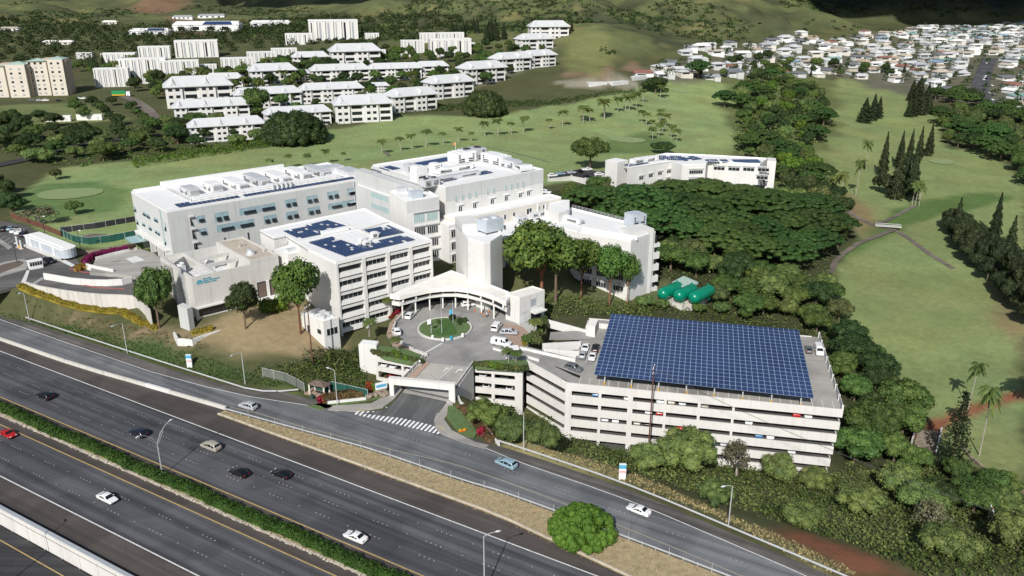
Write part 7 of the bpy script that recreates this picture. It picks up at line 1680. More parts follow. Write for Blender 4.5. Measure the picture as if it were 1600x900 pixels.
# hedges made of single clipped masses
def hedge(label, pts, h, w, m, z=None, size=.3, dens=26, name='hedge', cat='hedge', rough=.16, group=None):
    ww = [G(*q) if z is None else np.array([*P2(*q, z), z]) for q in pts]; return hedge_w(label, ww, h, w, m, size, dens, name, cat, rough, group)
def hedge_w(label, ww, h, w, m, size=.3, dens=26, name='hedge', cat='hedge', rough=.16, group=None):
    rs = np.random.default_rng(len(bpy.data.objects)); parts = []; o = ww[0]
    for p, q in zip(ww[:-1], ww[1:]):
        d = q - p; L = np.linalg.norm(d[:2]); 
        if L < .01: continue
        u = d / L; s_ = np.array([-u[1], u[0], 0]); k = max(8, int(L * (w + 2 * h) * dens)); t = rs.uniform(0, L, k); a = rs.uniform(-1.35, 1.35, k)
        hh = h * (1 + rough * np.sin(t * 1.3) * np.cos(t * .41 + 1)) ; ww_ = w / 2 * (1 + rough * .8 * np.sin(t * .9 + 2))
        x = np.clip(np.sin(a) * 1.25, -1, 1) * ww_; z = hh * np.clip(np.cos(a) * 1.35, 0.02, 1) ** .8
        P_ = p - o + u * t[:, None] + s_ * x[:, None] + np.array([0, 0, 1]) * (z - .05)[:, None] + rs.normal(0, .07, (k, 3)) * [1, 1, 1.3]; N_ = s_ * np.sin(a)[:, None] + np.array([0, 0, 1]) * np.cos(a)[:, None]
        parts.append(cards(P_, N_, size, rs, .6, jit=.6))
        c = np.array([p - o + s_ * w * .38 - [0, 0, .3], q - o + s_ * w * .38 - [0, 0, .3], q - o - s_ * w * .38 - [0, 0, .3], p - o - s_ * w * .38 - [0, 0, .3], p - o + s_ * w * .3 + [0, 0, h * .8], q - o + s_ * w * .3 + [0, 0, h * .8], q - o - s_ * w * .3 + [0, 0, h * .8], p - o - s_ * w * .3 + [0, 0, h * .8]])
        parts.append((c, np.array([[0, 1, 5, 4], [2, 3, 7, 6], [4, 5, 6, 7], [1, 2, 6, 5], [3, 0, 4, 7]])))
    ob = link(name, np_mesh(name, *merge(parts), m), None, o); return tag(ob, label, cat, group)
hedge('magenta flowering hedge curving along the hospital forecourt', [(133,414),(138,408),(147,403),(160,399.5),(180,396),(200,392),(207,390.5)], 1.7, 1.9, 'leaf_magenta', z=9.0, size=.24, dens=40, name='flowering_hedge')
hedge('short maroon end of the flowering hedge beside the west wing', [(200,392),(212,389)], 1.8, 1.9, 'leaf_brown', z=9.05, size=.24, dens=40)
hedge('small yellow hedge inside the red kerb at the left driveway', [(118,423),(128,422),(133,418)], 1.6, 3.2, 'leaf_yellow', z=Z8, size=.25, dens=40)
hedge('long yellow flowering hedge along the foot of the retaining wall', [(32,449),(50,458),(75,466),(100,475),(130,483),(160,487),(190,489),(205,497),(222,507),(245,515)], 1.3, 2.0, 'leaf_yellow', size=.27, dens=36)
hedge('yellow hedge on the white terrace edge below the lettered block', [(300,523),(318,519),(333,515)], 1.2, 1.6, 'leaf_yellow', size=.25, dens=40)
hedge('red topped hedge behind the short white wall by the bus shelter', [(503,627),(530,622),(555,619),(577,617)], 1.5, 2.6, 'leaf_brown', z=.3, size=.24, dens=34)
for px, py in ((500, 628), (506, 627), (572, 616), (577, 611), (577, 606)): shrub_px('red', px, py, 1.7, 2.0, 'red shrub at the ends of the hedge by the gateway', 'red shrubs by the gateway', z=.3)
shrub_px('bright', 584, 610, 2.4, 1.6, 'tall bright green shrub beside the hospital sign', z=.4)
shrub_px('red', 752, 680, 1.8, 2.2, 'round red shrub at the corner of the lawn by the crosswalk', z=.2)
hedge('brownish low planting strip beside the lawn wall right of the gateway', [(721,636),(732,646),(745,660),(758,676),(768,690)], .8, 2.6, 'leaf_brown', z=.2, size=.25, dens=30)
mb = MB(); mb.prism(poly([(700,634),(714,634),(728,648),(746,676),(740,684),(716,674),(698,652)], .2), -.3, .22); struct('corner_lawn', mb, 'lawn')
mb = MB(); pth = [(714,617),(719,628),(733,640),(752,660),(770,682),(779,693)]
for p, q in zip(pth[:-1], pth[1:]): a_, c_ = P2(*p, .6), P2(*q, .6); mb.obox(a_, unit(c_ - a_), np.linalg.norm(c_ - a_) + .05, .3, -2.5, .75)
tag(mb.build('garden_wall', 'white_wall'), 'thin pale wall between the corner lawn and the ravine bushes', 'wall')
mb = MB(); mb.prism(poly([(478,634),(500,640),(600,620),(606,614),(560,612),(540,622)], .1), -.4, .12); struct('verge_lawn', mb, 'lawn')
# highway median hedge: one long hedge
mh = [np.array([*HW(a, 88.35 + .2 * math.sin(a * .21) + .12 * math.sin(a * .77)), .05]) for a in np.arange(330, -101, -5)]
hedge_w('long dense green hedge in the median between the two carriageways', mh, 1.2, 2.7, 'leaf_hedge', .28, 30, 'median_hedge', rough=.26)
# terrace edge below the lettered block
wall_run('white terrace wall with railing at the foot of the lettered block', [(270,519),(276,529),(300,531),(318,524),(345,516)], 4.6, 1.0, m='white_wall', name='terrace_wall')
# ---- golf course palms
PAL = 'coconut palms across the golf lawn'
for x, y, b in ((70,725,770),(147,705,745),(230,700,740),(316,680,725),(390,695,715),(562,640,684),(647,625,672),(697,613,664),(758,590,652),(838,605,641),(902,585,632),(962,605,627),(1022,555,605),(1080,545,605),(1142,560,597),(1193,535,590),(1308,545,575),(1368,505,560),(1460,485,545),(1490,500,545),(1555,455,530)):
    tree_px('palm', 400 + x / 2.857, b / 2.857 + 1.5, (y - 22) / 2.857, None, 'coconut palm in the row crossing the golf lawn behind the hospital', PAL)
for x, y, b in ((45,640,720),(95,660,725),(205,580,700),(300,570,670),(355,555,655),(380,560,660),(430,540,635),(480,520,600),(600,490,575),(640,510,565)):
    tree_px('palm', 900 + x / 4.571, 30 + b / 4.571, 30 + (y - 30) / 4.571, None, 'palm in the right part of the row across the golf lawn', 'right hand palms of the golf row')
for x, y in ((470,670),(500,690),(530,740),(590,690),(600,660),(640,700),(545,790),(680,780),(720,810),(590,770),(620,740)):
    tree_px('palm', 900 + x / 4.571, 30 + (y + 72) / 4.571, 30 + (y - 32) / 4.571, None, 'palm in the tight clump beside the golf green', 'palm clump beside the golf green')
for x, y, bx, b in ((1060,500,1050,590),(1025,565,1015,680),(975,610,960,715),(945,620,935,700),(925,620,930,690),(1210,650,1210,715),(1250,660,1235,715),(1230,640,1222,712)):
    tree_px('palm', 880 + bx / 2.222, b / 2.222, (y - 22) / 2.222, 17, 'tall thin palm on the right fairway near the wood', 'thin palms on the right fairway')
tree_px('palm', 1512, 640, 560, 26, 'tall palm on the lower right fairway beside the red path'); tree_px('palm', 1530, 712, 592, 32, 'leaning palm with long shadow at lower right fairway'); tree_px('palm', 1640, 668, 540, None, 'palm just beyond the right edge whose shadow lies on the fairway')
# ---- named background trees
tree_px('dome', 460, 221, 171, 106, 'huge dark dome shaped banyan at the edge of the golf lawn, left'); tree_px('dome', 757, 178, 139, 70, 'dark dome shaped banyan below the stepped townhouses')
tree_px('broad', 922, 264, 209, 62, 'large tree standing over the parking deck cars'); tree_px('dark', 1036, 241, 219, 40, 'small round dark tree behind the clinic building'); tree_px('dark', 1057, 300, 272, 26, 'dark tree in front of the clinic windows', z=2)
tree_px('monkey', 1091, 123, 94, 46, 'dark tree at the far end of the left fairway'); tree_px('dark', 1024, 147, 118, 48, 'dark round tree beside the building site'); tree_px('monkey', 1132, 168, 141, 42, 'umbrella tree at the right edge of the left fairway')
tree_px('broad', 118, 335, 311, 30, 'small round tree on the left golf lawn'); tree_px('bare', 62, 352, 320, 66, 'spreading sparse tree behind the brown fence'); tree_px('olive', 88, 281, 262, 24, 'small tree near the left putting green')
tree_px('broad', 405, 185, 128, 50, 'tall tree standing among the townhouses')
for px, b, t_, w_ in ((1378,275,205,17),(1404,262,203,15),(1419,258,200,14),(1434,252,196,14),(1450,244,192,15),(1398,312,228,26),(1422,312,225,24),(1412,300,240,22)):
    tree_px('iron', px, b, t_, w_, 'dark pointed ironwood in the middle of the right fairway', 'ironwoods on the right fairway')
for px, b, t_, w_ in ((1384,305,270,38),(1372,300,272,24)): tree_px('grove', px, b, t_, w_, 'dark round tree among the fairway ironwoods', 'round trees among the ironwoods')
for px, b, t_, w_ in ((1350,192,152,24),(1363,188,146,18),(1372,185,150,14)): tree_px('iron', px, b, t_, w_, 'dark tree in the small clump at the back of the right fairway', 'clump at the back of the right fairway')
for px, b, t_, w_ in ((1420,183,150,14),(1428,182,150,14),(1440,180,148,15),(1450,178,146,14),(1446,172,128,18),(1430,165,126,20),(1436,150,118,16),(1424,158,124,16)): tree_px('iron', px, b, t_, w_, 'ironwood in the wall of trees right of the far fairway', 'ironwood wall by the far fairway')
for px, b, t_, w_ in ((1492,368,308,22),(1552,372,300,20),(1575,400,336,22),(1597,430,358,24),(1590,470,400,28)): tree_px('iron', px, b, t_, w_, 'tall ironwood rising from the dark grove at right edge', 'ironwoods at the right edge')
for px, b, t_, w_ in ((1485,368,335,30),(1500,390,338,40),(1520,400,345,44),(1540,420,355,46),(1558,432,365,44),(1575,458,378,46),(1590,480,395,46),(1608,500,420,46),(1515,380,340,34)): tree_px('grove', px, b, t_, w_, 'dense dark tree in the grove at the right edge', 'dark grove at the right edge')
tree_px('norfolk', 1484, 738, 606, 52, 'layered norfolk pine beside the tunnel path at lower right')
# ---- woods
wood([(1370,752),(1440,732),(1530,748),(1610,800),(1580,840),(1450,795)], ['slope', 'broad', 'dark'], 7.5, 5, 8, lab('on the slope below the right fairway'), 'trees below the right fairway', 15)
wood([(150,122),(300,138),(460,120),(560,102),(650,94),(640,84),(460,104),(300,118),(160,106)], ['airy', 'dark', 'dark', 'iron'], 12, 8, 13, lab('in front of the white apartment slabs'), 'trees in front of the white apartments', 16)
wood([(1484,352),(1530,392),(1570,430),(1612,470),(1612,520),(1570,478),(1520,418),(1480,372)], ['grove'], 6, 8, 13, 'dense dark tree in the lower grove at the right edge', 'lower dark grove at the right edge', 14)
wood([(905,322),(1030,335),(1070,318),(1200,328),(1280,345),(1312,380),(1240,432),(1140,415),(1050,380),(930,345)], ['monkey'], 11, 10.5, 13, 'wide dark umbrella tree in the wood in front of the clinic', 'umbrella trees in the central wood', 1, 1.3)
wood([(875,308),(950,298),(1040,312),(1030,345),(1010,352),(900,335)], ['broad', 'broad', 'olive'], 7.5, 6.5, 10, lab('between the east wing and the clinic'), 'trees between the east wing and the clinic', 2)
wood([(1038,385),(1140,418),(1250,435),(1300,465),(1320,505),(1250,512),(1120,498),(1100,445),(1045,430)], ['broad', 'dark', 'slope', 'broad', 'olive'], 7.5, 7, 12, lab('in the wood behind the parking garage'), 'trees behind the parking garage', 3, 1.25)
wood([(1000,478),(1120,488),(1180,505),(1010,489)], ['broad', 'slope'], 6, 4, 7, lab('just behind the solar canopy'), 'trees just behind the solar canopy', 4)
wood([(1260,510),(1335,545),(1390,610),(1425,690),(1400,735),(1330,730),(1330,650),(1300,560)], ['dark', 'broad', 'broad'], 7, 9, 14, lab('in the wood right of the garage'), 'trees right of the garage', 5, 1.2)
wood([(1160,140),(1200,110),(1265,140),(1290,175),(1285,205),(1262,240),(1285,305),(1225,305),(1165,240),(1155,190)], ['broad', 'olive', 'slope', 'dark', 'monkey', 'broad', 'bright'], 10.5, 7, 13, lab('in the wooded strip between the two fairways'), 'trees between the two fairways', 6)
wood([(1285,305),(1318,330),(1330,375),(1310,400),(1285,350),(1215,312)], ['dark', 'slope', 'olive'], 8.5, 8, 12, lab('along the edge of the right fairway'), 'trees along the right fairway', 7)
wood([(1468,178),(1610,188),(1610,292),(1550,246),(1482,232)], ['dark', 'broad', 'monkey', 'olive'], 10, 8, 13, lab('in the belt right of the far fairway'), 'trees right of the far fairway', 8)
wood([(-20,290),(22,300),(26,345),(0,338),(-20,330)], ['dark', 'olive'], 8, 7, 11, lab('at the left edge by the car park'), 'trees at the left edge', 9)
wood([(-10,235),(70,256),(130,258),(250,238),(420,222),(318,190),(230,200),(140,215),(60,190),(-10,195)], ['dark', 'dark', 'broad', 'dark', 'slope'], 12.5, 7.5, 11.5, lab('in the belt along the left golf lawn'), 'trees along the left golf lawn', 10, 1.25)
wood([(110,165),(195,165),(260,190),(300,205),(200,200),(110,185)], ['dark', 'broad'], 12, 6, 10, lab('below the grassy slope at left'), 'trees below the grassy slope', 11)
wood([(120,112),(290,118),(400,112),(470,92),(560,70),(620,82),(660,92),(810,66),(860,76),(800,118),(740,142),(640,168),(520,188),(420,196),(300,178),(200,140)], ['broad', 'dark', 'airy', 'dark', 'broad'], 13.5, 7, 12, lab('among the townhouses on the hill'), 'trees among the townhouses', 12)
for k in range(26): px = TR.uniform(180, 460); py = TR.uniform(112, 142); tree_px('palm', px, py, py - TR.uniform(22, 30), None, 'palm in front of the white apartment slabs', 'palms by the white apartments')
for k in range(22): px = TR.uniform(705, 800); py = TR.uniform(48, 66); tree_px('iron', px, py, py - TR.uniform(18, 30), 9, 'pine on the hill above the stepped townhouses', 'pines above the townhouses')
for k in range(9): px = 845 + k * 6; py = 50 + (k % 2) * 3; tree_px('iron', px, py, py - 17 - (k % 3) * 4, 6, 'slim pine in the row at the top of the ridge', 'slim pines on the ridge')
wood([(1090,118),(1130,122),(1160,108),(1240,120),(1300,122),(1420,122),(1420,108),(1290,104),(1200,92),(1100,100)], ['broad', 'dark', 'iron'], 20, 8, 13, lab('at the near edge of the valley town'), 'trees at the near edge of the town', 13)
# individual slope trees seen from the road
for kk, bx, by, t_, w_, lb in (('slope',1070,735,655,120,'large rounded green tree in front of the garage facade'),('slope',1215,752,700,66,'bushy tree at the lower right of the garage'),('bare',1150,745,690,70,'pale feathery tree at the foot of the garage'),('slope',1345,800,750,90,'rounded olive tree at the middle of the lower right slope'),('slope',1010,735,690,70,'olive tree left of the large rounded one'),('slope',1270,765,722,60,'olive tree below the garage corner'),('slope',1400,770,716,80,'green tree right of the garage corner'),('slope',1440,800,750,90,'green tree on the slope before the utility pole'),('broad',1520,800,745,90,'mid green tree behind the utility pole'),('slope',1590,860,790,110,'olive tree at the right edge below the fairway'),('slope',1480,870,815,100,'olive tree at the bottom right slope'),('broad',1560,770,735,70,'green tree below the fairway retaining wall'),('slope',1250,820,780,80,'olive tree above the red earth bank'),('slope',1120,790,745,70,'olive tree above the guard rail'),('bare',1450,830,780,70,'sparse grey tree on the lower right slope'),('broad',760,672,622,70,'bushy green tree in the ravine right of the gateway'),('slope',800,690,640,60,'bushy tree at the foot of the planted bay'),('slope',850,700,655,64,'bushy tree below the garage ramp')): tree_px(kk, bx, by, t_, w_, lb)
# the round clipped tree in the verge
rs = np.random.default_rng(5); lob = []
for i in range(210): d = sph(1, rs)[0]; d[2] = abs(d[2]); k_ = rs.uniform(.94, 1.04); lob.append((np.array([d[0] * 5.7, d[1] * 5.7, .7 + d[2] * 4.2]) * k_, rs.uniform(.55, .95)))
lob.append((np.array([0, 0, 1.2]), 4.3)); v, f = lobed(lob, 110, .24, rs, .84, jit=.5)
t = thing('round_tree', 'broad round bright green tree in the dry verge beside the highway', 'tree', P(909, 838, 0)); link('crown', np_mesh('round_crown', v, f, 'leaf_dome'), t); link('trunk', trunk_mesh('round_trunk', 2.2, .35, 2, 3), t)
# ---- ground layers that nobody could count
def clumps(name, label, pts, size, m, per=10, r=.6, h=.8, seed=0, cat='bushes'):
    rs = np.random.default_rng(seed); pts = np.array(pts); N = len(pts)
    sc = rs.uniform(.6, 1.4, N)
    d = sph(N * per, rs); d[:, 2] = np.abs(d[:, 2]); c = np.repeat(pts, per, 0); k = np.repeat(sc, per)[:, None]
    p = c + d * [r, r, h] * k * rs.uniform(.5, 1.05, (N * per, 1)); v, f = cards(p, d + [0, 0, .3], size, rs)
    o = pts.mean(0); ob = link(name, np_mesh(name, v - o, f, m), None, o); tag(ob, label, cat, None, 'stuff'); return ob
def gpts(px, space, seed):
    q = np.array(scatter(Gpoly(px), space, seed)); return np.c_[q, g(q[:, 0], q[:, 1])]
SL = [(735,636),(820,655),(890,680),(1000,702),(1120,730),(1290,744),(1440,722),(1540,740),(1620,800),(1620,900),(1440,900),(1330,850),(1190,806),(1010,745),(900,712),(800,694),(770,672)]
q = gpts(SL, 1.5, 31); rs = np.random.default_rng(3); sel = rs.uniform(0, 1, len(q)); nz = vnoise(q[:, 0], q[:, 1], 14, 4)
clumps('slope_thicket', 'dense olive green scrub covering the slope below the garage', q[nz < .55], .42, 'leaf_slope', 26, 1.3, 1.7, 1); clumps('slope_thicket', 'darker green scrub patches on the slope below the garage', q[nz >= .55], .42, 'leaf_mid', 26, 1.3, 1.9, 2)
clumps('ravine_thicket', 'green bushes filling the ravine between the ward block and the gateway', gpts([(395,580),(440,586),(500,600),(565,612),(575,600),(560,560),(535,548),(500,560),(450,575)], 1.2, 33), .4, 'leaf_mid', 26, 1.2, 1.7, 3)
clumps('ravine_thicket', 'dark bushes under the bank beside the small parking block', gpts([(470,552),(520,548),(560,545),(565,585),(520,580),(480,572)], 1.4, 34), .4, 'leaf_dark', 24, 1.1, 1.5, 4)
clumps('weed_bank', 'green creeping weeds along the slope above the guard rail', gpts([(0,480),(120,512),(230,538),(330,562),(400,588),(440,600),(430,606),(300,583),(120,526),(0,488)], .8, 35), .3, 'leaf_weed', 10, .6, .45, 5, 'weeds')
clumps('dry_brush', 'dry brown brush on the bank below the yellow hedge', gpts([(20,452),(60,474),(150,498),(230,512),(330,540),(320,548),(200,528),(60,490)], 1.3, 36), .3, 'leaf_brown', 9, .6, .45, 6)
clumps('courtyard_thicket', 'tangled green bushes below the courtyard trees', gpts([(852,462),(935,470),(1010,472),(1018,492),(945,494),(858,497)], 1.3, 37), .42, 'leaf_slope', 24, 1.2, 1.8, 7)
clumps('forest_floor_bushes', 'bushes under the trees of the central wood', gpts([(860,305),(950,292),(1040,318),(1290,345),(1300,420),(1290,480),(1340,540),(1400,620),(1430,715),(1330,730),(1320,640),(1285,535),(1120,498),(1045,432),(1035,370)], 3.2, 38), .55, 'leaf_slope', 22, 2.2, 2.4, 8)
clumps('back_thicket', 'low green bushes between the garage and the wood behind it', gpts([(950,484),(1130,505),(1288,541),(1305,525),(1130,488),(1000,474)], 1.8, 46), .42, 'leaf_mid', 26, 1.5, 1.8, 18)
clumps('strip_bushes', 'bushes filling the wooded strip between the fairways', gpts([(1150,130),(1220,105),(1290,150),(1295,200),(1262,240),(1300,320),(1215,312),(1150,245)], 6, 39), .8, 'leaf_slope', 24, 3.4, 2.2, 9)
clumps('belt_bushes', 'bushes along the belt beside the left golf lawn', gpts([(-10,235),(70,258),(130,261),(250,240),(424,224),(320,186),(140,200),(-10,195)], 6, 40), .8, 'leaf_mid', 24, 2.4, 1.6, 10)
clumps('golf_hedge', 'low green hedge band below the stepped townhouses', gpts([(516,196),(640,176),(760,170),(860,165),(1000,146),(1010,140),(860,158),(760,160),(640,168),(516,190)], 3, 41), .7, 'leaf_hedge', 24, 2.2, 1.8, 11)
clumps('golf_hedge', 'bright green hedge band along the left edge of the golf lawn', gpts([(205,264),(300,248),(424,229),(420,221),(300,238),(208,252)], 3, 44), .7, 'leaf_bright', 30, 2.4, 3.4, 16)
clumps('bank_grass', 'dry grass and weeds on the bank behind the lower guard rail', gpts([(785,701),(850,702),(980,737),(1120,797),(1240,848),(1340,895),(1290,895),(1130,812),(960,747),(840,708)], .75, 45), .34, 'leaf_dry', 9, .5, .35, 17, 'grass')
# dry grass tufts of the verge
rs = np.random.default_rng(8); A_ = rs.uniform(-100, 146, 9000); lo_ = 112.9 - np.maximum(0, (70 - A_) * .12); hi_ = np.array([RAMP_LO(a) for a in A_]) - .3; nn_ = lo_ + (hi_ - lo_) * rs.uniform(-.12, 1, 9000)
pts = np.stack([HW_U[0] * A_ + HW_N[0] * nn_, HW_U[1] * A_ + HW_N[1] * nn_, np.full(9000, .09)], 1)
ob = link('dry_grass', np_mesh('dry_grass', *cards(pts, rs.normal(0, 1, pts.shape) * [.5, .5, .8], .27, rs, .5), 'leaf_dry')); tag(ob, 'tufts of dry yellow grass on the verge between the roads', 'grass', None, 'stuff')
# hillside scrub and the far woods
def far_pts(n, seed, fn):
    rs = np.random.default_rng(seed); y = rs.uniform(600, 1700, n); x = (rs.uniform(-.72, .72, n)) * y; z = g(x, y); k = fn(x, y, z, rs); return np.stack([x, y, z], 1)[k]
hs = far_pts(26000, 51, lambda x, y, z, r: (z > 31) & (r.uniform(0, 1, len(x)) < np.clip((vnoise(x, y, 110, 7) * .8 + vnoise(x, y, 40, 8) * .4 - .55) * 5, 0, 1)) & ~((x > 330) & (z < 34)))
rs = np.random.default_rng(9); w_ = rs.uniform(0, 1, len(hs))
clumps('hillside_scrub', 'dark green scrub scattered over the far hills', hs[w_ < .6], 1.6, 'leaf_dark', 18, 3.6, 3.0, 12); clumps('hillside_scrub', 'olive scrub scattered over the far hills', hs[w_ >= .6], 1.5, 'leaf_mid', 14, 2.6, 1.9, 13)
fw = gpts([(-20,25),(120,35),(200,45),(420,30),(600,20),(720,30),(700,62),(560,62),(420,75),(250,88),(120,108),(-20,100)], 17, 52); clumps('far_wood', 'dark wood around the hilltop houses at upper left', fw, 1.6, 'leaf_dark', 90, 6.5, 7.5, 14, 'wood')
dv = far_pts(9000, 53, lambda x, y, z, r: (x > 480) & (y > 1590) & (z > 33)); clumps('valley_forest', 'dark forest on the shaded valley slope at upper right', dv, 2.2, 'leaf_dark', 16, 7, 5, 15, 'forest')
# ------------------------------------------------------------------ golf course features
def drape(name, px_or_w, m, lift=.12, world=False, step=4.0, width=None):
    """thin sheet that follows the terrain: a strip of given width along a polyline"""
    w = [np.array(p) for p in px_or_w] if world else [G(*p)[:2] for p in px_or_w]; pts = []
    for p, q in zip(w[:-1], w[1:]):
        k = max(1, int(np.linalg.norm(q - p) / step)); pts += [p + (q - p) * i / k for i in range(k)]
    pts.append(w[-1]); mb = MB(); L = []
    for i, p in enumerate(pts):
        d = unit(pts[min(i + 1, len(pts) - 1)] - pts[max(i - 1, 0)]); n_ = np.array([-d[1], d[0]]); a_, c_ = p + n_ * width / 2, p - n_ * width / 2
        z = max(gz(*a_), gz(*p), gz(*c_)) + lift; L.append(((*a_, z), (*c_, z)))
    for (a_, c_), (e_, f_) in zip(L[:-1], L[1:]): mb.quad(a_, c_, f_, e_)
    return struct(name, mb, m)
plain('putting', (.225, .285, .13), 1, var=.12); 
def green(px, py, rx, ry, m, lift):
    c_ = G(px, py)[:2]; a_ = G(px + rx, py)[:2]; d_ = G(px, py - ry)[:2]; R1, R2 = np.linalg.norm(a_ - c_), np.linalg.norm(d_ - c_); mb = MB(); N = 40; rings = 5
    mb.v = [(*c_, gz(*c_) + lift)]
    for r in range(1, rings + 1):
        for i in range(N):
            t = 2 * math.pi * i / N; k = 1 + .1 * math.sin(2 * t + 1) + .05 * math.sin(3 * t); p = c_ + np.array([math.cos(t) * R1, math.sin(t) * R2]) * k * r / rings; mb.v.append((*p, gz(*p) + lift))
    for i in range(N): mb.f.append((0, 1 + i, 1 + (i + 1) % N))
    for r in range(rings - 1):
        for i in range(N): o = 1 + r * N; mb.f.append((o + i, o + N + i, o + N + (i + 1) % N, o + (i + 1) % N))
    struct('putting_green', mb, m)
green(108, 303, 44, 8.5, 'putting', .25); green(980, 219, 25, 4.5, 'putting', .3); green(1062, 142, 13, 2.4, 'putting', .3); green(1472, 253, 18, 4, 'putting', .3)
PATHW = 3.0
drape('cart_path', [(1310,322),(1335,338),(1362,352),(1398,360),(1418,372),(1450,396),(1490,420)], 'path_asphalt', .16, width=2.6)
drape('cart_path', [(1398,360),(1370,370),(1340,382),(1318,397),(1305,410),(1298,428)], 'path_asphalt', .17, width=2.4)
drape('cart_path', [(1362,352),(1400,338),(1430,322)], 'path_asphalt', .15, width=2.0)
bq = Bld('foot_bridge', 'small pale footbridge on the cart path across the grassy ditch', 'bridge', G(1384, 357)[:2], G(1384, 357)[2]); p, q = G(1368, 354)[:2], G(1408, 362)[:2]; zb_ = max(gz(*p), gz(*q)) + .4; d = unit(q - p)
mb = MB(); mb.obox(p, d, np.linalg.norm(q - p), 2.6, zb_ - .25, zb_); bq.part('deck', mb, 'old_concrete')
for s_ in (0, 2.5): mb = MB(); n_ = np.array([-d[1], d[0]]); mb.obox(p + n_ * s_, d, np.linalg.norm(q - p), .1, zb_ + .55, zb_ + .75); bq.part('railing', mb, 'rail_steel')
# tunnel mouth under the fairway path
tm = Bld('tunnel_mouth', 'concrete sided path cutting leading into a dark tunnel at lower right', 'tunnel', G(1440, 690)[:2], gz(*G(1440, 690)[:2]))
p, q = G(1424, 700)[:2], G(1433, 668)[:2]; d = unit(q - p); n_ = np.array([d[1], -d[0]]); zt_ = gz(*p)
mb = MB(); mb.obox(p, d, np.linalg.norm(q - p), .4, zt_ - 1, zt_ + 1.6); tm.part('side_wall', mb, 'old_concrete'); mb = MB(); mb.obox(p + n_ * 6, d, np.linalg.norm(q - p), .4, zt_ - 1, zt_ + 1.6); tm.part('side_wall', mb, 'old_concrete')
mb = MB(); mb.obox(p + n_ * 5.99, d, np.linalg.norm(q - p), 5.58, zt_ - .5, zt_ + .12); tm.part('floor', mb, 'rock')
wq = [G(*v) for v in ((1500,700),(1520,722),(1545,742),(1575,760),(1610,778))]; mb = MB()
for p, q in zip(wq[:-1], wq[1:]): dd_ = unit((q - p)[:2]); mb.obox(p[:2], dd_, np.linalg.norm((q - p)[:2]) + .1, .6, min(p[2], q[2]) - 2.5, max(p[2], q[2]) + .5)
tag(mb.build('fairway_wall', 'rock'), 'dark stone wall along the lower edge of the right fairway', 'wall')
drape('hill_road', [(190,150),(212,158),(232,172),(243,186)], 'path_asphalt', .3, width=7); drape('side_street', [(-20,262),(40,250),(100,232),(170,220),(250,212)], 'lot_asphalt', .3, width=9)
drape('golf_path', [(600,236),(608,244)], 'path_asphalt', .2, width=2.2); drape('golf_track', [(735,226),(800,238),(860,254)], 'path_asphalt', .1, width=1.0)
# ------------------------------------------------------------------ hill housing
def depth(b): return b[1] * CP - (b[2] + 3 - CAM_H) * SP
def townhouse_proto(nb, label):
    """three storey block: walls, hipped roof with dormers, stacked balcony openings; length nb*8 m"""
    L = nb * 8.0; D = 13.0; H = 8.6; t = thing('townhouse', label, 'townhouse', (0, 0, -500)); e = np.array([1., 0]); mb = MB()
    for k in range(nb): mb.cbox((-L / 2 + 4 + k * 8, (.7 if k % 2 else -.4)), e, 7.99, D, -4, H)
    mb.build('wall', 'white_wall', t); mb = MB(); x, y = L / 2 + 1, D / 2 + 1.5
    mb.add([(-x, -y, H), (x, -y, H), (x, y, H), (-x, y, H), (-x + 5, 0, H + 3.6), (x - 5, 0, H + 3.6), (-x, -y, H - .35), (x, -y, H - .35), (x, y, H - .35), (-x, y, H - .35)], [(0, 1, 5, 4), (1, 2, 5), (2, 3, 4, 5), (3, 0, 4), (6, 7, 1, 0), (7, 8, 2, 1), (8, 9, 3, 2), (9, 6, 0, 3), (9, 8, 7, 6)]); rf = mb.build('roof', 'pale_roof', t)
    for k in range(nb):
        c_ = -L / 2 + 4 + k * 8
        if k % 2 == 0: mb = MB(); mb.add([(c_ - 1.6, -y + .3, H + .1), (c_ + 1.6, -y + .3, H + .1), (c_, -y + .3, H + 2.2), (c_, -1, H + 3.2), (c_ - 1.6, -y + 3, H + 1.2), (c_ + 1.6, -y + 3, H + 1.2)], [(0, 1, 2), (1, 5, 3, 2), (0, 2, 3, 4)]); mb.build('dormer', 'pale_roof', rf)
        yf = -D / 2 + (.7 if k % 2 else -.4)
        for f in range(3):
            mb = MB(); z = .7 + f * 2.8
            if k % 2: mb.obox((c_ - 2.8, yf - .05), e, 5.6, .04, z, z + 1.5)
            else: mb.obox((c_ - 2.6, yf - .05), e, 2.0, .04, z + .3, z + 1.5); mb.obox((c_ + .8, yf - .05), e, 2.0, .04, z + .3, z + 1.5)
            mb.build('balcony' if k % 2 else 'window', 'dark_glass', t)
    for s_ in (-1, 1):
        mb = MB()
        for f in range(3): mb.cbox((s_ * (L / 2 + .02), -2 + .15), e, .05, 2.0, 1 + f * 2.8, 2.3 + f * 2.8)
        mb.build('end_window', 'dark_glass', t)
    return t
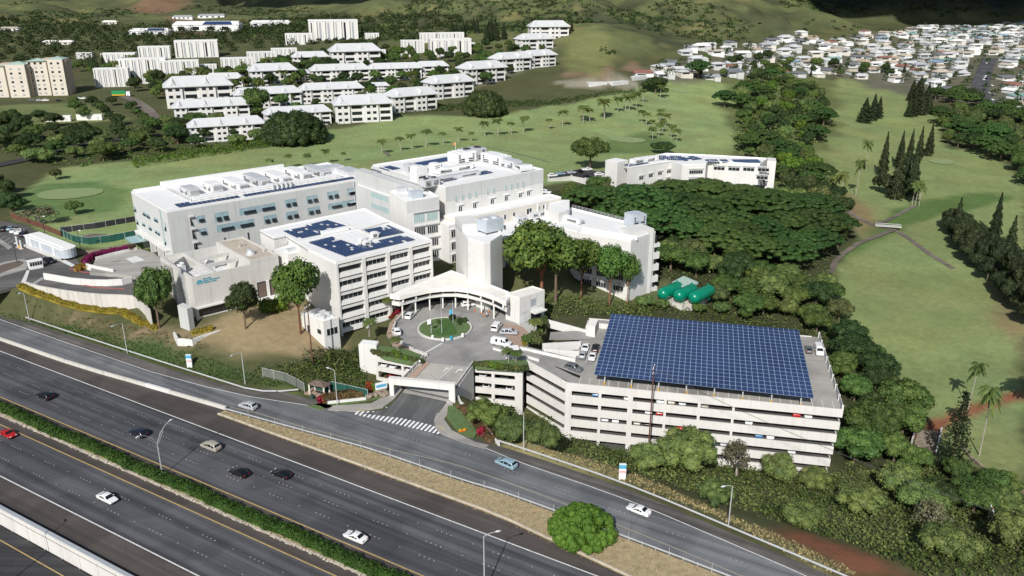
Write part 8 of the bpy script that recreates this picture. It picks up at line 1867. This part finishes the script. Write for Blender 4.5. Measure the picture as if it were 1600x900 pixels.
def slab_proto(n, fl, label):
    """flat roofed white apartment slab with dark vertical window strips"""
    L = n * 4.6; D = 11.; H = fl * 2.9; t = thing('apartment_slab', label, 'apartment block', (0, 0, -500)); e = np.array([1., 0]); mb = MB(); mb.cbox((0, 0), e, L, D, -4, H); mb.build('wall', 'white_wall', t); mb = MB(); mb.cbox((0, 0), e, L + .3, D + .3, H, H + .4); mb.build('roof', 'white_roof', t)
    for k in range(n):
        x = -L / 2 + 1.2 + k * 4.6; mb = MB(); mb.obox((x, -D / 2 - .05), e, 1.1 if k % 3 else .6, .04, .4, H - .7); mb.build('window_strip', 'grey_roof' if k % 4 else 'dark_glass', t)
        if k: mb = MB(); mb.obox((x - 1.5, -D / 2 - .7), e, .25, .69, -3, H); mb.build('fin_wall', 'white_wall', t)
    return t
def place(proto, first, px0, px1, yb, rz, L0, label, group, hs=1.22):
    b_g = G((px0 + px1) / 2, yb); sc_ = (px1 - px0) * (1.2 if 'slab' in label or 'apartments' in label else 1.08) * depth(b_g) / FOC / (L0 * abs(math.cos(rz)) + 13 * abs(math.sin(rz)) * .6); sc_ = max(.3, sc_)
    o = proto if first else None; pos = b_g + np.array([-math.sin(rz), math.cos(rz), 0]) * 6 * sc_
    pos[2] = b_g[2]
    if first: proto.location = tuple(pos); proto.rotation_euler.z = rz; proto.scale = (sc_, sc_, sc_ * hs); proto['label'] = label; proto['group'] = group; return proto
    return dup(proto, pos, rz, (sc_, sc_, sc_ * hs), label, group)
TH4, TH6 = townhouse_proto(4, 'x'), townhouse_proto(6, 'x'); used = set()
TH = [(6,306,410,220,22,'front townhouse row nearest the golf lawn, left of the banyan'),(6,283,385,190,22,'second townhouse row up from the golf lawn at left'),(5,268,360,166,22,'third townhouse row up at left with a long plain roof'),(6,376,467,168,24,'townhouse behind the tall tree at left centre'),(4,396,462,133,22,'white townhouse on the slope above the tall tree'),(4,450,485,127,22,'small townhouse wing beside the upper white one'),(6,476,565,160,20,'long townhouse behind the row of small palms'),(6,492,575,129,20,'upper townhouse with twin dormers'),(6,423,514,198,24,'townhouse half hidden behind the huge banyan'),(5,528,612,191,18,'front townhouse right of the huge banyan'),(4,461,513,107,18,'low roofed townhouse at the top left of the hill rows'),(4,525,590,105,18,'low roofed townhouse below the flat white slabs'),(5,615,684,174,34,'first of the stepped townhouses climbing the ridge'),(5,675,742,153,34,'second of the stepped townhouses climbing the ridge'),(5,728,792,130,34,'third of the stepped townhouses climbing the ridge'),(5,776,832,112,34,'fourth of the stepped townhouses climbing the ridge'),(5,821,871,105,34,'fifth of the stepped townhouses, in front near the cliff'),(5,813,866,80,26,'sixth of the stepped townhouses below the ridge top hall'),(5,830,888,62,10,'broad hall like townhouse at the top of the ridge'),(6,580,657,125,16,'middle townhouse with three dormers'),(4,652,700,120,16,'small townhouse beside the middle one'),(4,574,608,146,16,'small pavilion townhouse among palms'),(5,325,378,141,14,'grey roofed clubhouse above the left rows')]
for n, a_, c_, y, rz, lb in TH:
    pr_ = TH6 if n >= 6 else TH4; place(pr_, id(pr_) not in used, a_, c_, y, R(rz), 48 if n >= 6 else 32, lb, 'townhouses on the hill'); used.add(id(pr_))
SL3, SL5 = slab_proto(6, 3, 'x'), slab_proto(7, 5, 'x')
SLB = [(5,259,308,128,18,'tall white apartment slab right of the palm group'),(5,306,337,122,18,'narrow white slab beside the tall one'),(3,281,336,90,16,'white slab on the upper tier behind umbrella trees'),(5,352,394,119,18,'white slab behind the clubhouse'),(5,392,430,107,18,'white slab behind the tall tree'),(3,428,462,92,16,'small white slab at the end of the lower tier'),(3,450,486,70,10,'lone white slab with dark strips near the hilltop'),(3,490,555,63,14,'long low white slab near the hilltop'),(3,520,562,97,14,'white slab above the low roofed townhouses'),(5,155,198,136,14,'white slab at left half hidden by trees'),(5,198,256,131,16,'wide white slab at left centre behind palms'),(3,165,208,104,12,'white slab on the second tier at left'),(3,122,142,92,10,'small white slab at the far left tier'),(3,222,262,92,14,'white slab top between umbrella trees'),(3,540,578,96,14,'white slab left of the hill terrace'),(3,568,601,94,14,'white slab with corner bay on the hill terrace'),(3,621,643,90,12,'small white slab below the terraces'),(5,630,661,84,12,'left block of the white terraced apartments'),(3,659,689,66,12,'low middle block of the white terraced apartments'),(5,688,723,75,12,'tallest block of the white terraced apartments'),(3,722,741,76,12,'right end block of the white terraced apartments'),(3,677,733,88,12,'front lower block of the white terraced apartments'),(3,572,591,61,10,'lone white slab high on the hill')]
used = set()
for n, a_, c_, y, rz, lb in SLB:
    pr_ = SL5 if n == 5 else SL3; place(pr_, id(pr_) not in used, a_, c_, y, R(rz), 27.6 if n == 3 else 32.2, lb, 'white apartment slabs on the hill'); used.add(id(pr_))
# beige apartment towers at the left edge
for k, (a_, c_, yb, yt, lb) in enumerate(((-22, 46, 152, 100, 'beige apartment tower with green roof at the left edge'), (52, 106, 149, 92, 'pink sided apartment tower right of the beige one'))):
    b_g = G((a_ + c_) / 2, yb); dd_ = depth(b_g); W_ = (c_ - a_) * dd_ / FOC; H_ = hgt(b_g, yt); t = thing('apartment_tower', lb, 'apartment tower', b_g, R(12)); e = np.array([1., 0]); mb = MB()
    mb.cbox((-W_ * .22, 6), e, W_ * .52, 13, -4, H_ - 1.5); mb.cbox((W_ * .3, 5), e, W_ * .4, 15, -4, H_ - .5); mb.build('wall', 'beige_wall', t); mb = MB(); mb.cbox((W_ * .06, 9), e, W_ * .3, 12, -4, H_); mb.cbox((W_ * .5, 7), e, 3, 13, -4, H_ - 1.2); mb.build('stair_core', 'pink_wall', t)
    mb = MB()
    for x, w2, zz in ((-W_ * .22, W_ * .56, H_ - 1.5), (W_ * .3, W_ * .44, H_ - .5)): mb.add([(x - w2 / 2, -1.5, zz), (x + w2 / 2, -1.5, zz), (x + w2 / 2, 13.5, zz), (x - w2 / 2, 13.5, zz), (x, 6, zz + 1.8)], [(0, 1, 4), (1, 2, 4), (2, 3, 4), (3, 0, 4), (3, 2, 1, 0)])
    mb.build('roof', 'pale_green_roof', t); nf = int(H_ / 3)
    for f in range(nf):
        for x in (-W_ * .4, -W_ * .25, -W_ * .1, W_ * .2, W_ * .38): yf = -.5 if x < W_ * .1 else -2.5; mb = MB(); mb.obox((x - .8, yf - .06), e, 1.6, .05, 1 + f * 3, 2.4 + f * 3); mb.build('window', 'dark_glass' if f % 2 else 'grey_roof', t)
# hilltop houses
def hill_house(a_, c_, yb, yt, lb, solar_=False, rz=8, wall='white_paint', roof='white_roof'):
    b_g = G((a_ + c_) / 2, yb); W_ = (c_ - a_) * depth(b_g) / FOC; H_ = max(3.5, hgt(b_g, yt) * .75); t = thing('hilltop_house', lb, 'house', b_g, R(rz)); e = np.array([1., 0]); D = W_ * .4; mb = MB(); mb.cbox((0, D / 2), e, W_, D, -3, H_ * .62); mb.build('wall', wall, t)
    mb = MB(); x = W_ / 2 + .6; mb.add([(-x, -.6, H_ * .62), (x, -.6, H_ * .62), (x, D + .6, H_ * .62), (-x, D + .6, H_ * .62), (-x + 3, D / 2, H_), (x - 3, D / 2, H_)], [(0, 1, 5, 4), (1, 2, 5), (2, 3, 4, 5), (3, 0, 4), (3, 2, 1, 0)]); rf = mb.build('roof', roof, t)
    if solar_: mb = MB(); z0, z1 = H_ * .62 + .3, H_ * .96; mb.add([(-x * .1, .2, z0 + .15), (x * .8, .2, z0 + .15), (x * .7, D * .42, z1 + .12), (-x * .05, D * .42, z1 + .12)], [(0, 1, 2, 3)]); mb.build('solar_panels', 'solar_cell', rf)
    for k in range(4): mb = MB(); mb.obox((-W_ * .42 + k * W_ * .22, -.06), e, W_ * .1, .05, .8, H_ * .45); mb.build('window', 'dark_glass', t)
hill_house(203, 262, 55, 41, 'white hilltop house with solar roof at upper left', True); hill_house(272, 372, 48, 29, 'large white hilltop house with blue solar roof', True); hill_house(392, 452, 41, 29, 'low white hilltop house among trees'); hill_house(65, 112, 70, 61, 'pale hilltop house far left', rz=2, wall='cream_wall', roof='cream_roof'); hill_house(160, 182, 38, 30, 'small cream house below the quarry', wall='cream_wall', roof='cream_roof'); hill_house(0, 28, 48, 40, 'small brown roofed house at the far left edge', roof='brown_roof')
hill_house(270, 300, 30, 22, 'grey roofed house above the large white one', roof='grey_roof'); hill_house(310, 350, 28, 20, 'second grey roofed house on the hilltop', roof='grey_roof')
# site containers, green truck and parked cars on the left slope
for a_, c_, yb, lb in ((70, 110, 190, 'left long white site container on the grass'), (121, 159, 188, 'right long white site container on the grass')):
    b_g = G((a_ + c_) / 2, yb); W_ = (c_ - a_) * depth(b_g) / FOC; t = thing('site_container', lb, 'container', b_g, R(6)); e = np.array([1., 0]); mb = MB(); mb.cbox((0, 1.2), e, W_, 2.6, 0, 3.4); mb.build('box', 'cream_roof', t); mb = MB(); mb.cbox((0, 1.2), e, W_ + .2, 2.8, 3.4, 3.6); mb.build('roof', 'white_roof', t); mb = MB(); mb.obox((W_ * .3, -.16), e, 1.2, .05, .2, 2.3); mb.build('door', 'grey_wall', t)
b_g = G(190, 151); t = thing('truck', 'green and yellow truck parked at the top of the hill road', 'truck', b_g, R(8)); e = np.array([1., 0]); mb = MB(); mb.cbox((-1.5, 0), e, 9, 3, .9, 4.2); mb.build('load_bed', 'green_plastic', t); mb = MB(); mb.cbox((5, 0), e, 2.6, 2.8, .6, 3.6); mb.build('cab', 'white_paint', t); mb = MB(); mb.obox((-6, -1.53), e, 9, .05, 1.0, 1.8); mb.build('side_stripe', 'yellow_paint', t)
for x in (-4, -2, 4.8):
    for y in (-1.3, 1.3): mb = MB(); mb.tube([(x, y - .2, .6), (x, y + .2, .6)], .6, 10); mb.build('wheel', 'tyre', t)
for px, cc in ((62, 'silver'), (72, 'white'), (122, 'white'), (132, 'white'), (140, 'silver'), (92, 'black'), (50, 'grey')): b_g = G(px, 158 if px < 100 else 155); car('hatch', cc, b_g, R(15), '%s car parked below the beige apartment towers' % cc, 'cars below the beige towers', small=True)
# ------------------------------------------------------------------ building site slabs below the cliff
for k, pg in enumerate(([(915,127),(944,125),(949,132),(920,136)], [(946,125),(968,122),(982,132),(958,136)], [(985,120),(1005,114),(1010,124),(990,128)])):
    w = Gpoly(pg); c_ = ctr(w); mb = MB(); mb.prism(w, gz(*c_) - 2, gz(*c_) + .8); tag(mb.build('concrete_slab', 'worn_white'), ['left pale concrete slab on the building site below the cliff', 'middle pale concrete slab on the building site below the cliff', 'right pale concrete slab on the building site, nearest the pink house'][k], 'slab')
# ------------------------------------------------------------------ valley town
for nm_, c_ in (('roof_red', (.26, .12, .09)), ('roof_teal', (.20, .34, .32)), ('roof_tan', (.42, .33, .25)), ('roof_slate', (.16, .17, .19)), ('roof_blue', (.22, .32, .45))): plain(nm_, c_, .7, var=.1)
ROOFS = [('white_roof', 'white')] * 4 + [('pale_roof', 'pale grey')] * 6 + [('grey_roof', 'grey')] * 6 + [('roof_slate', 'dark slate')] * 4 + [('roof_tan', 'tan')] * 2 + [('brown_roof', 'brown')] * 2 + [('roof_red', 'red'), ('roof_teal', 'teal'), ('roof_blue', 'blue grey')]
def house_parts(v, rnd):
    L, D, H = rnd.uniform(11, 15), rnd.uniform(8, 10), rnd.choice([2.4, 2.6, 2.8, 4.6]); e = np.array([1., 0]); wb = MB(); wb.cbox((0, 0), e, L, D, -2, H); rb = MB(); x, y = L / 2 + .7, D / 2 + .7; rh = rnd.uniform(1.4, 2.4); hip = rnd.choice([0, 3.5])
    rb.add([(-x, -y, H), (x, -y, H), (x, y, H), (-x, y, H), (-x + hip, 0, H + rh), (x - hip, 0, H + rh)], [(0, 1, 5, 4), (1, 2, 5), (2, 3, 4, 5), (3, 0, 4), (3, 2, 1, 0)])
    if v % 2: 
        wb.cbox((L * .28, -D * .6), e, L * .4, D * .5, -2, H * .95); xx, y2 = L * .28, -D * .6
        rb.add([(xx - L * .23, y2 - D * .3, H * .95), (xx + L * .23, y2 - D * .3, H * .95), (xx + L * .23, 0, H * .95), (xx - L * .23, 0, H * .95), (xx, y2 - D * .3, H * .95 + rh * .7), (xx, 0, H * .95 + rh * .7)], [(0, 1, 4), (1, 2, 5, 4), (0, 4, 5, 3), (3, 2, 1, 0)])
    nb_ = MB()
    nb_.obox((-L * .42, -D / 2 - .06), e, L * .62, .05, H - 1.9, H - .7)
    return wb, rb, nb_
hr = random.Random(21); HP = []
for v in range(8): HP.append(house_parts(v, hr))
HM = {}
def house_mesh(v, roof, wall):
    k = (v, roof, wall)
    if k not in HM: wb, rb, nb_ = HP[v]; HM[k] = (wb.mesh('wall', wall), rb.mesh('roof', roof), nb_.mesh('window_band', 'dark_glass'))
    return HM[k]
TOWN = [[(1128,98),(1200,78),(1300,64),(1420,68),(1470,56),(1600,52),(1640,60),(1640,190),(1570,184),(1502,152),(1440,132),(1310,119),(1240,119),(1150,122)], [(1000,118),(1018,98),(1075,98),(1130,108),(1150,122),(1062,124)], [(1066,74),(1160,66),(1200,76),(1140,90),(1070,86)], [(1195,66),(1240,60),(1345,52),(1400,60),(1300,66),(1200,76)], [(1372,54),(1440,44),(1640,34),(1640,54),(1470,60),(1400,62)]]
road_w = [G(*q)[:2] for q in ((1546,92),(1540,108),(1533,128),(1530,145),(1540,160),(1570,176),(1605,190))]
drape('town_street', road_w, 'highway_asphalt', .5, True, 8, 15)
hp_ = []
for k, pg in enumerate(TOWN):
    for p in scatter(Gpoly(pg), 18.5, 60 + k):
        if min(np.linalg.norm(p - (a_ + (c_ - a_) * np.clip(((p - a_) @ (c_ - a_)) / ((c_ - a_) @ (c_ - a_)), 0, 1))) for a_, c_ in zip(road_w[:-1], road_w[1:])) < 16: continue
        hp_.append((np.hypot(*p), p))
hp_.sort(key=lambda t_: t_[0]); far_w, far_r = MB(), MB(); FARM = {}
for i, (dd_, p) in enumerate(hp_):
    v = hr.randrange(8); rf, rn = hr.choice(ROOFS); wl_ = hr.choice(['worn_white', 'white_paint', 'cream_wall', 'grey_wall', 'grey_wall']); rz = R(14) + hr.choice([0, 0, math.pi / 2]) + hr.uniform(-.12, .12); z = gz(*p)
    if i < 285:
        t = thing('town_house', '%s house with a %s roof in the valley town' % ('white' if 'white' in wl_ else ('cream' if wl_[0] == 'c' else 'grey walled'), rn), 'house', (*p, z), rz, '%s roofed %s houses in the valley town' % (rn, 'white' if 'white' in wl_ else wl_.split('_')[0]))
        wm, rm, nm_ = house_mesh(v, rf, wl_); link('wall', wm, t); link('roof', rm, t); link('window_band', nm_, t)
    else:
        wb, rb, _ = HP[v]; c_, s_ = math.cos(rz), math.sin(rz); T = lambda q: (p[0] + q[0] * c_ - q[1] * s_, p[1] + q[0] * s_ + q[1] * c_, z + q[2])
        FARM.setdefault(wl_, MB()).add([T(q) for q in wb.v], wb.f); FARM.setdefault(rf, MB()).add([T(q) for q in rb.v], rb.f)
st = None
far = MB(); mats = []; idx = []
for m_, mb in FARM.items(): mats.append(m_); idx += [len(mats) - 1] * len(mb.f); far.add(mb.v, mb.f)
if mats:
    me = far.mesh('distant_houses', mats[0])
    for m_ in mats[1:]: me.materials.append(MATS[m_])
    me.polygons.foreach_set('material_index', idx); tag(link('distant_houses', me), 'mass of small pale houses deep in the valley', 'houses', None, 'stuff')
for k in range(16): px_ = lerp(1536, 1548, hr.random()); py_ = hr.uniform(96, 160); q = G(px_ + (-6 if k % 2 else 4), py_); car('sedan', hr.choice(['white', 'silver', 'grey', 'black']), q + [0, 0, .5], R(80), 'tiny car on the wide street through the valley town', 'cars on the valley town street', small=True)
pts = np.concatenate([gpts(t_, 15, 71) for t_ in TOWN]); clumps('town_trees', 'garden trees between the houses of the valley town', (pts + [0, 0, 3.2])[np.random.default_rng(2).uniform(0, 1, len(pts)) < .6], 1.2, 'leaf_dark', 60, 3.8, 4.6, 21, 'trees')
wood([(1440,152),(1500,165),(1560,186),(1610,196),(1610,180),(1560,172),(1500,150)], ['dark', 'monkey'], 14, 8, 12, lab('at the lower edge of the valley town'), 'trees below the valley town', 72)
# ------------------------------------------------------------------ unseen clouds placed above the frame to shade the upper valley and far hills
rs = np.random.default_rng(66); parts = []
m, nt, b = nmat('shade_cloud'); b.inputs['Base Color'].default_value = (.9, .9, .92, 1); b.inputs['Roughness'].default_value = 1; MATS['shade_cloud'] = m
sh_ = np.array([math.sin(R(180 + 15.4)), math.cos(R(180 + 15.4))]) / math.tan(R(37))
def shade_cloud(tx, ty, tz, zc, rx, ry, n):
    o = np.array([tx + sh_[0] * (zc - tz), ty + sh_[1] * (zc - tz), zc]); parts = []
    for k in range(n):
        a = rs.uniform(0, 6.283); q = math.sqrt(rs.uniform(0, 1)); r = rs.uniform(.28, .45) * min(rx, ry)
        parts.append(blob((math.cos(a) * q * rx, math.sin(a) * q * ry, rs.uniform(-8, 8)), (r, r, r * .35), rs, 12, 7))
    ob = link('shade_cloud', np_mesh('shade_cloud', *merge(parts), 'shade_cloud'), None, o); ob['kind'] = 'structure'
shade_cloud(1010, 1900, 110, 620, 620, 440, 46)
shade_cloud(-150, 1800, 150, 620, 560, 190, 26)
# ------------------------------------------------------------------ light
SUN_EL, SUN_AZ = R(37), R(180 + 15.4)
w = bpy.data.worlds.new('World'); scene.world = w; w.use_nodes = True
sky = w.node_tree.nodes.new('ShaderNodeTexSky'); sky.sky_type = 'NISHITA'; sky.sun_disc = False
sky.sun_elevation = SUN_EL; sky.sun_rotation = SUN_AZ; sky.altitude = 100; sky.air_density = 1.0; sky.dust_density = 1.0
w.node_tree.links.new(sky.outputs['Color'], w.node_tree.nodes['Background'].inputs['Color'])
w.node_tree.nodes['Background'].inputs['Strength'].default_value = .085
sl = bpy.data.lights.new('sun', 'SUN'); sl.energy = 4.75; sl.angle = R(.53); sl.color = (1, .97, .92)
so = bpy.data.objects.new('sun', sl); col.objects.link(so)
sd = Vector((math.sin(SUN_AZ) * math.cos(SUN_EL), math.cos(SUN_AZ) * math.cos(SUN_EL), math.sin(SUN_EL)))
so.rotation_euler = sd.to_track_quat('Z', 'Y').to_euler(); so.location = (0, -50, 200)
scene.view_settings.view_transform = 'Standard'; scene.view_settings.look = 'None'; scene.view_settings.exposure = 0
scene.cycles.use_denoising = True
scene.cycles.max_bounces = 5; scene.cycles.diffuse_bounces = 2; scene.cycles.transparent_max_bounces = 4
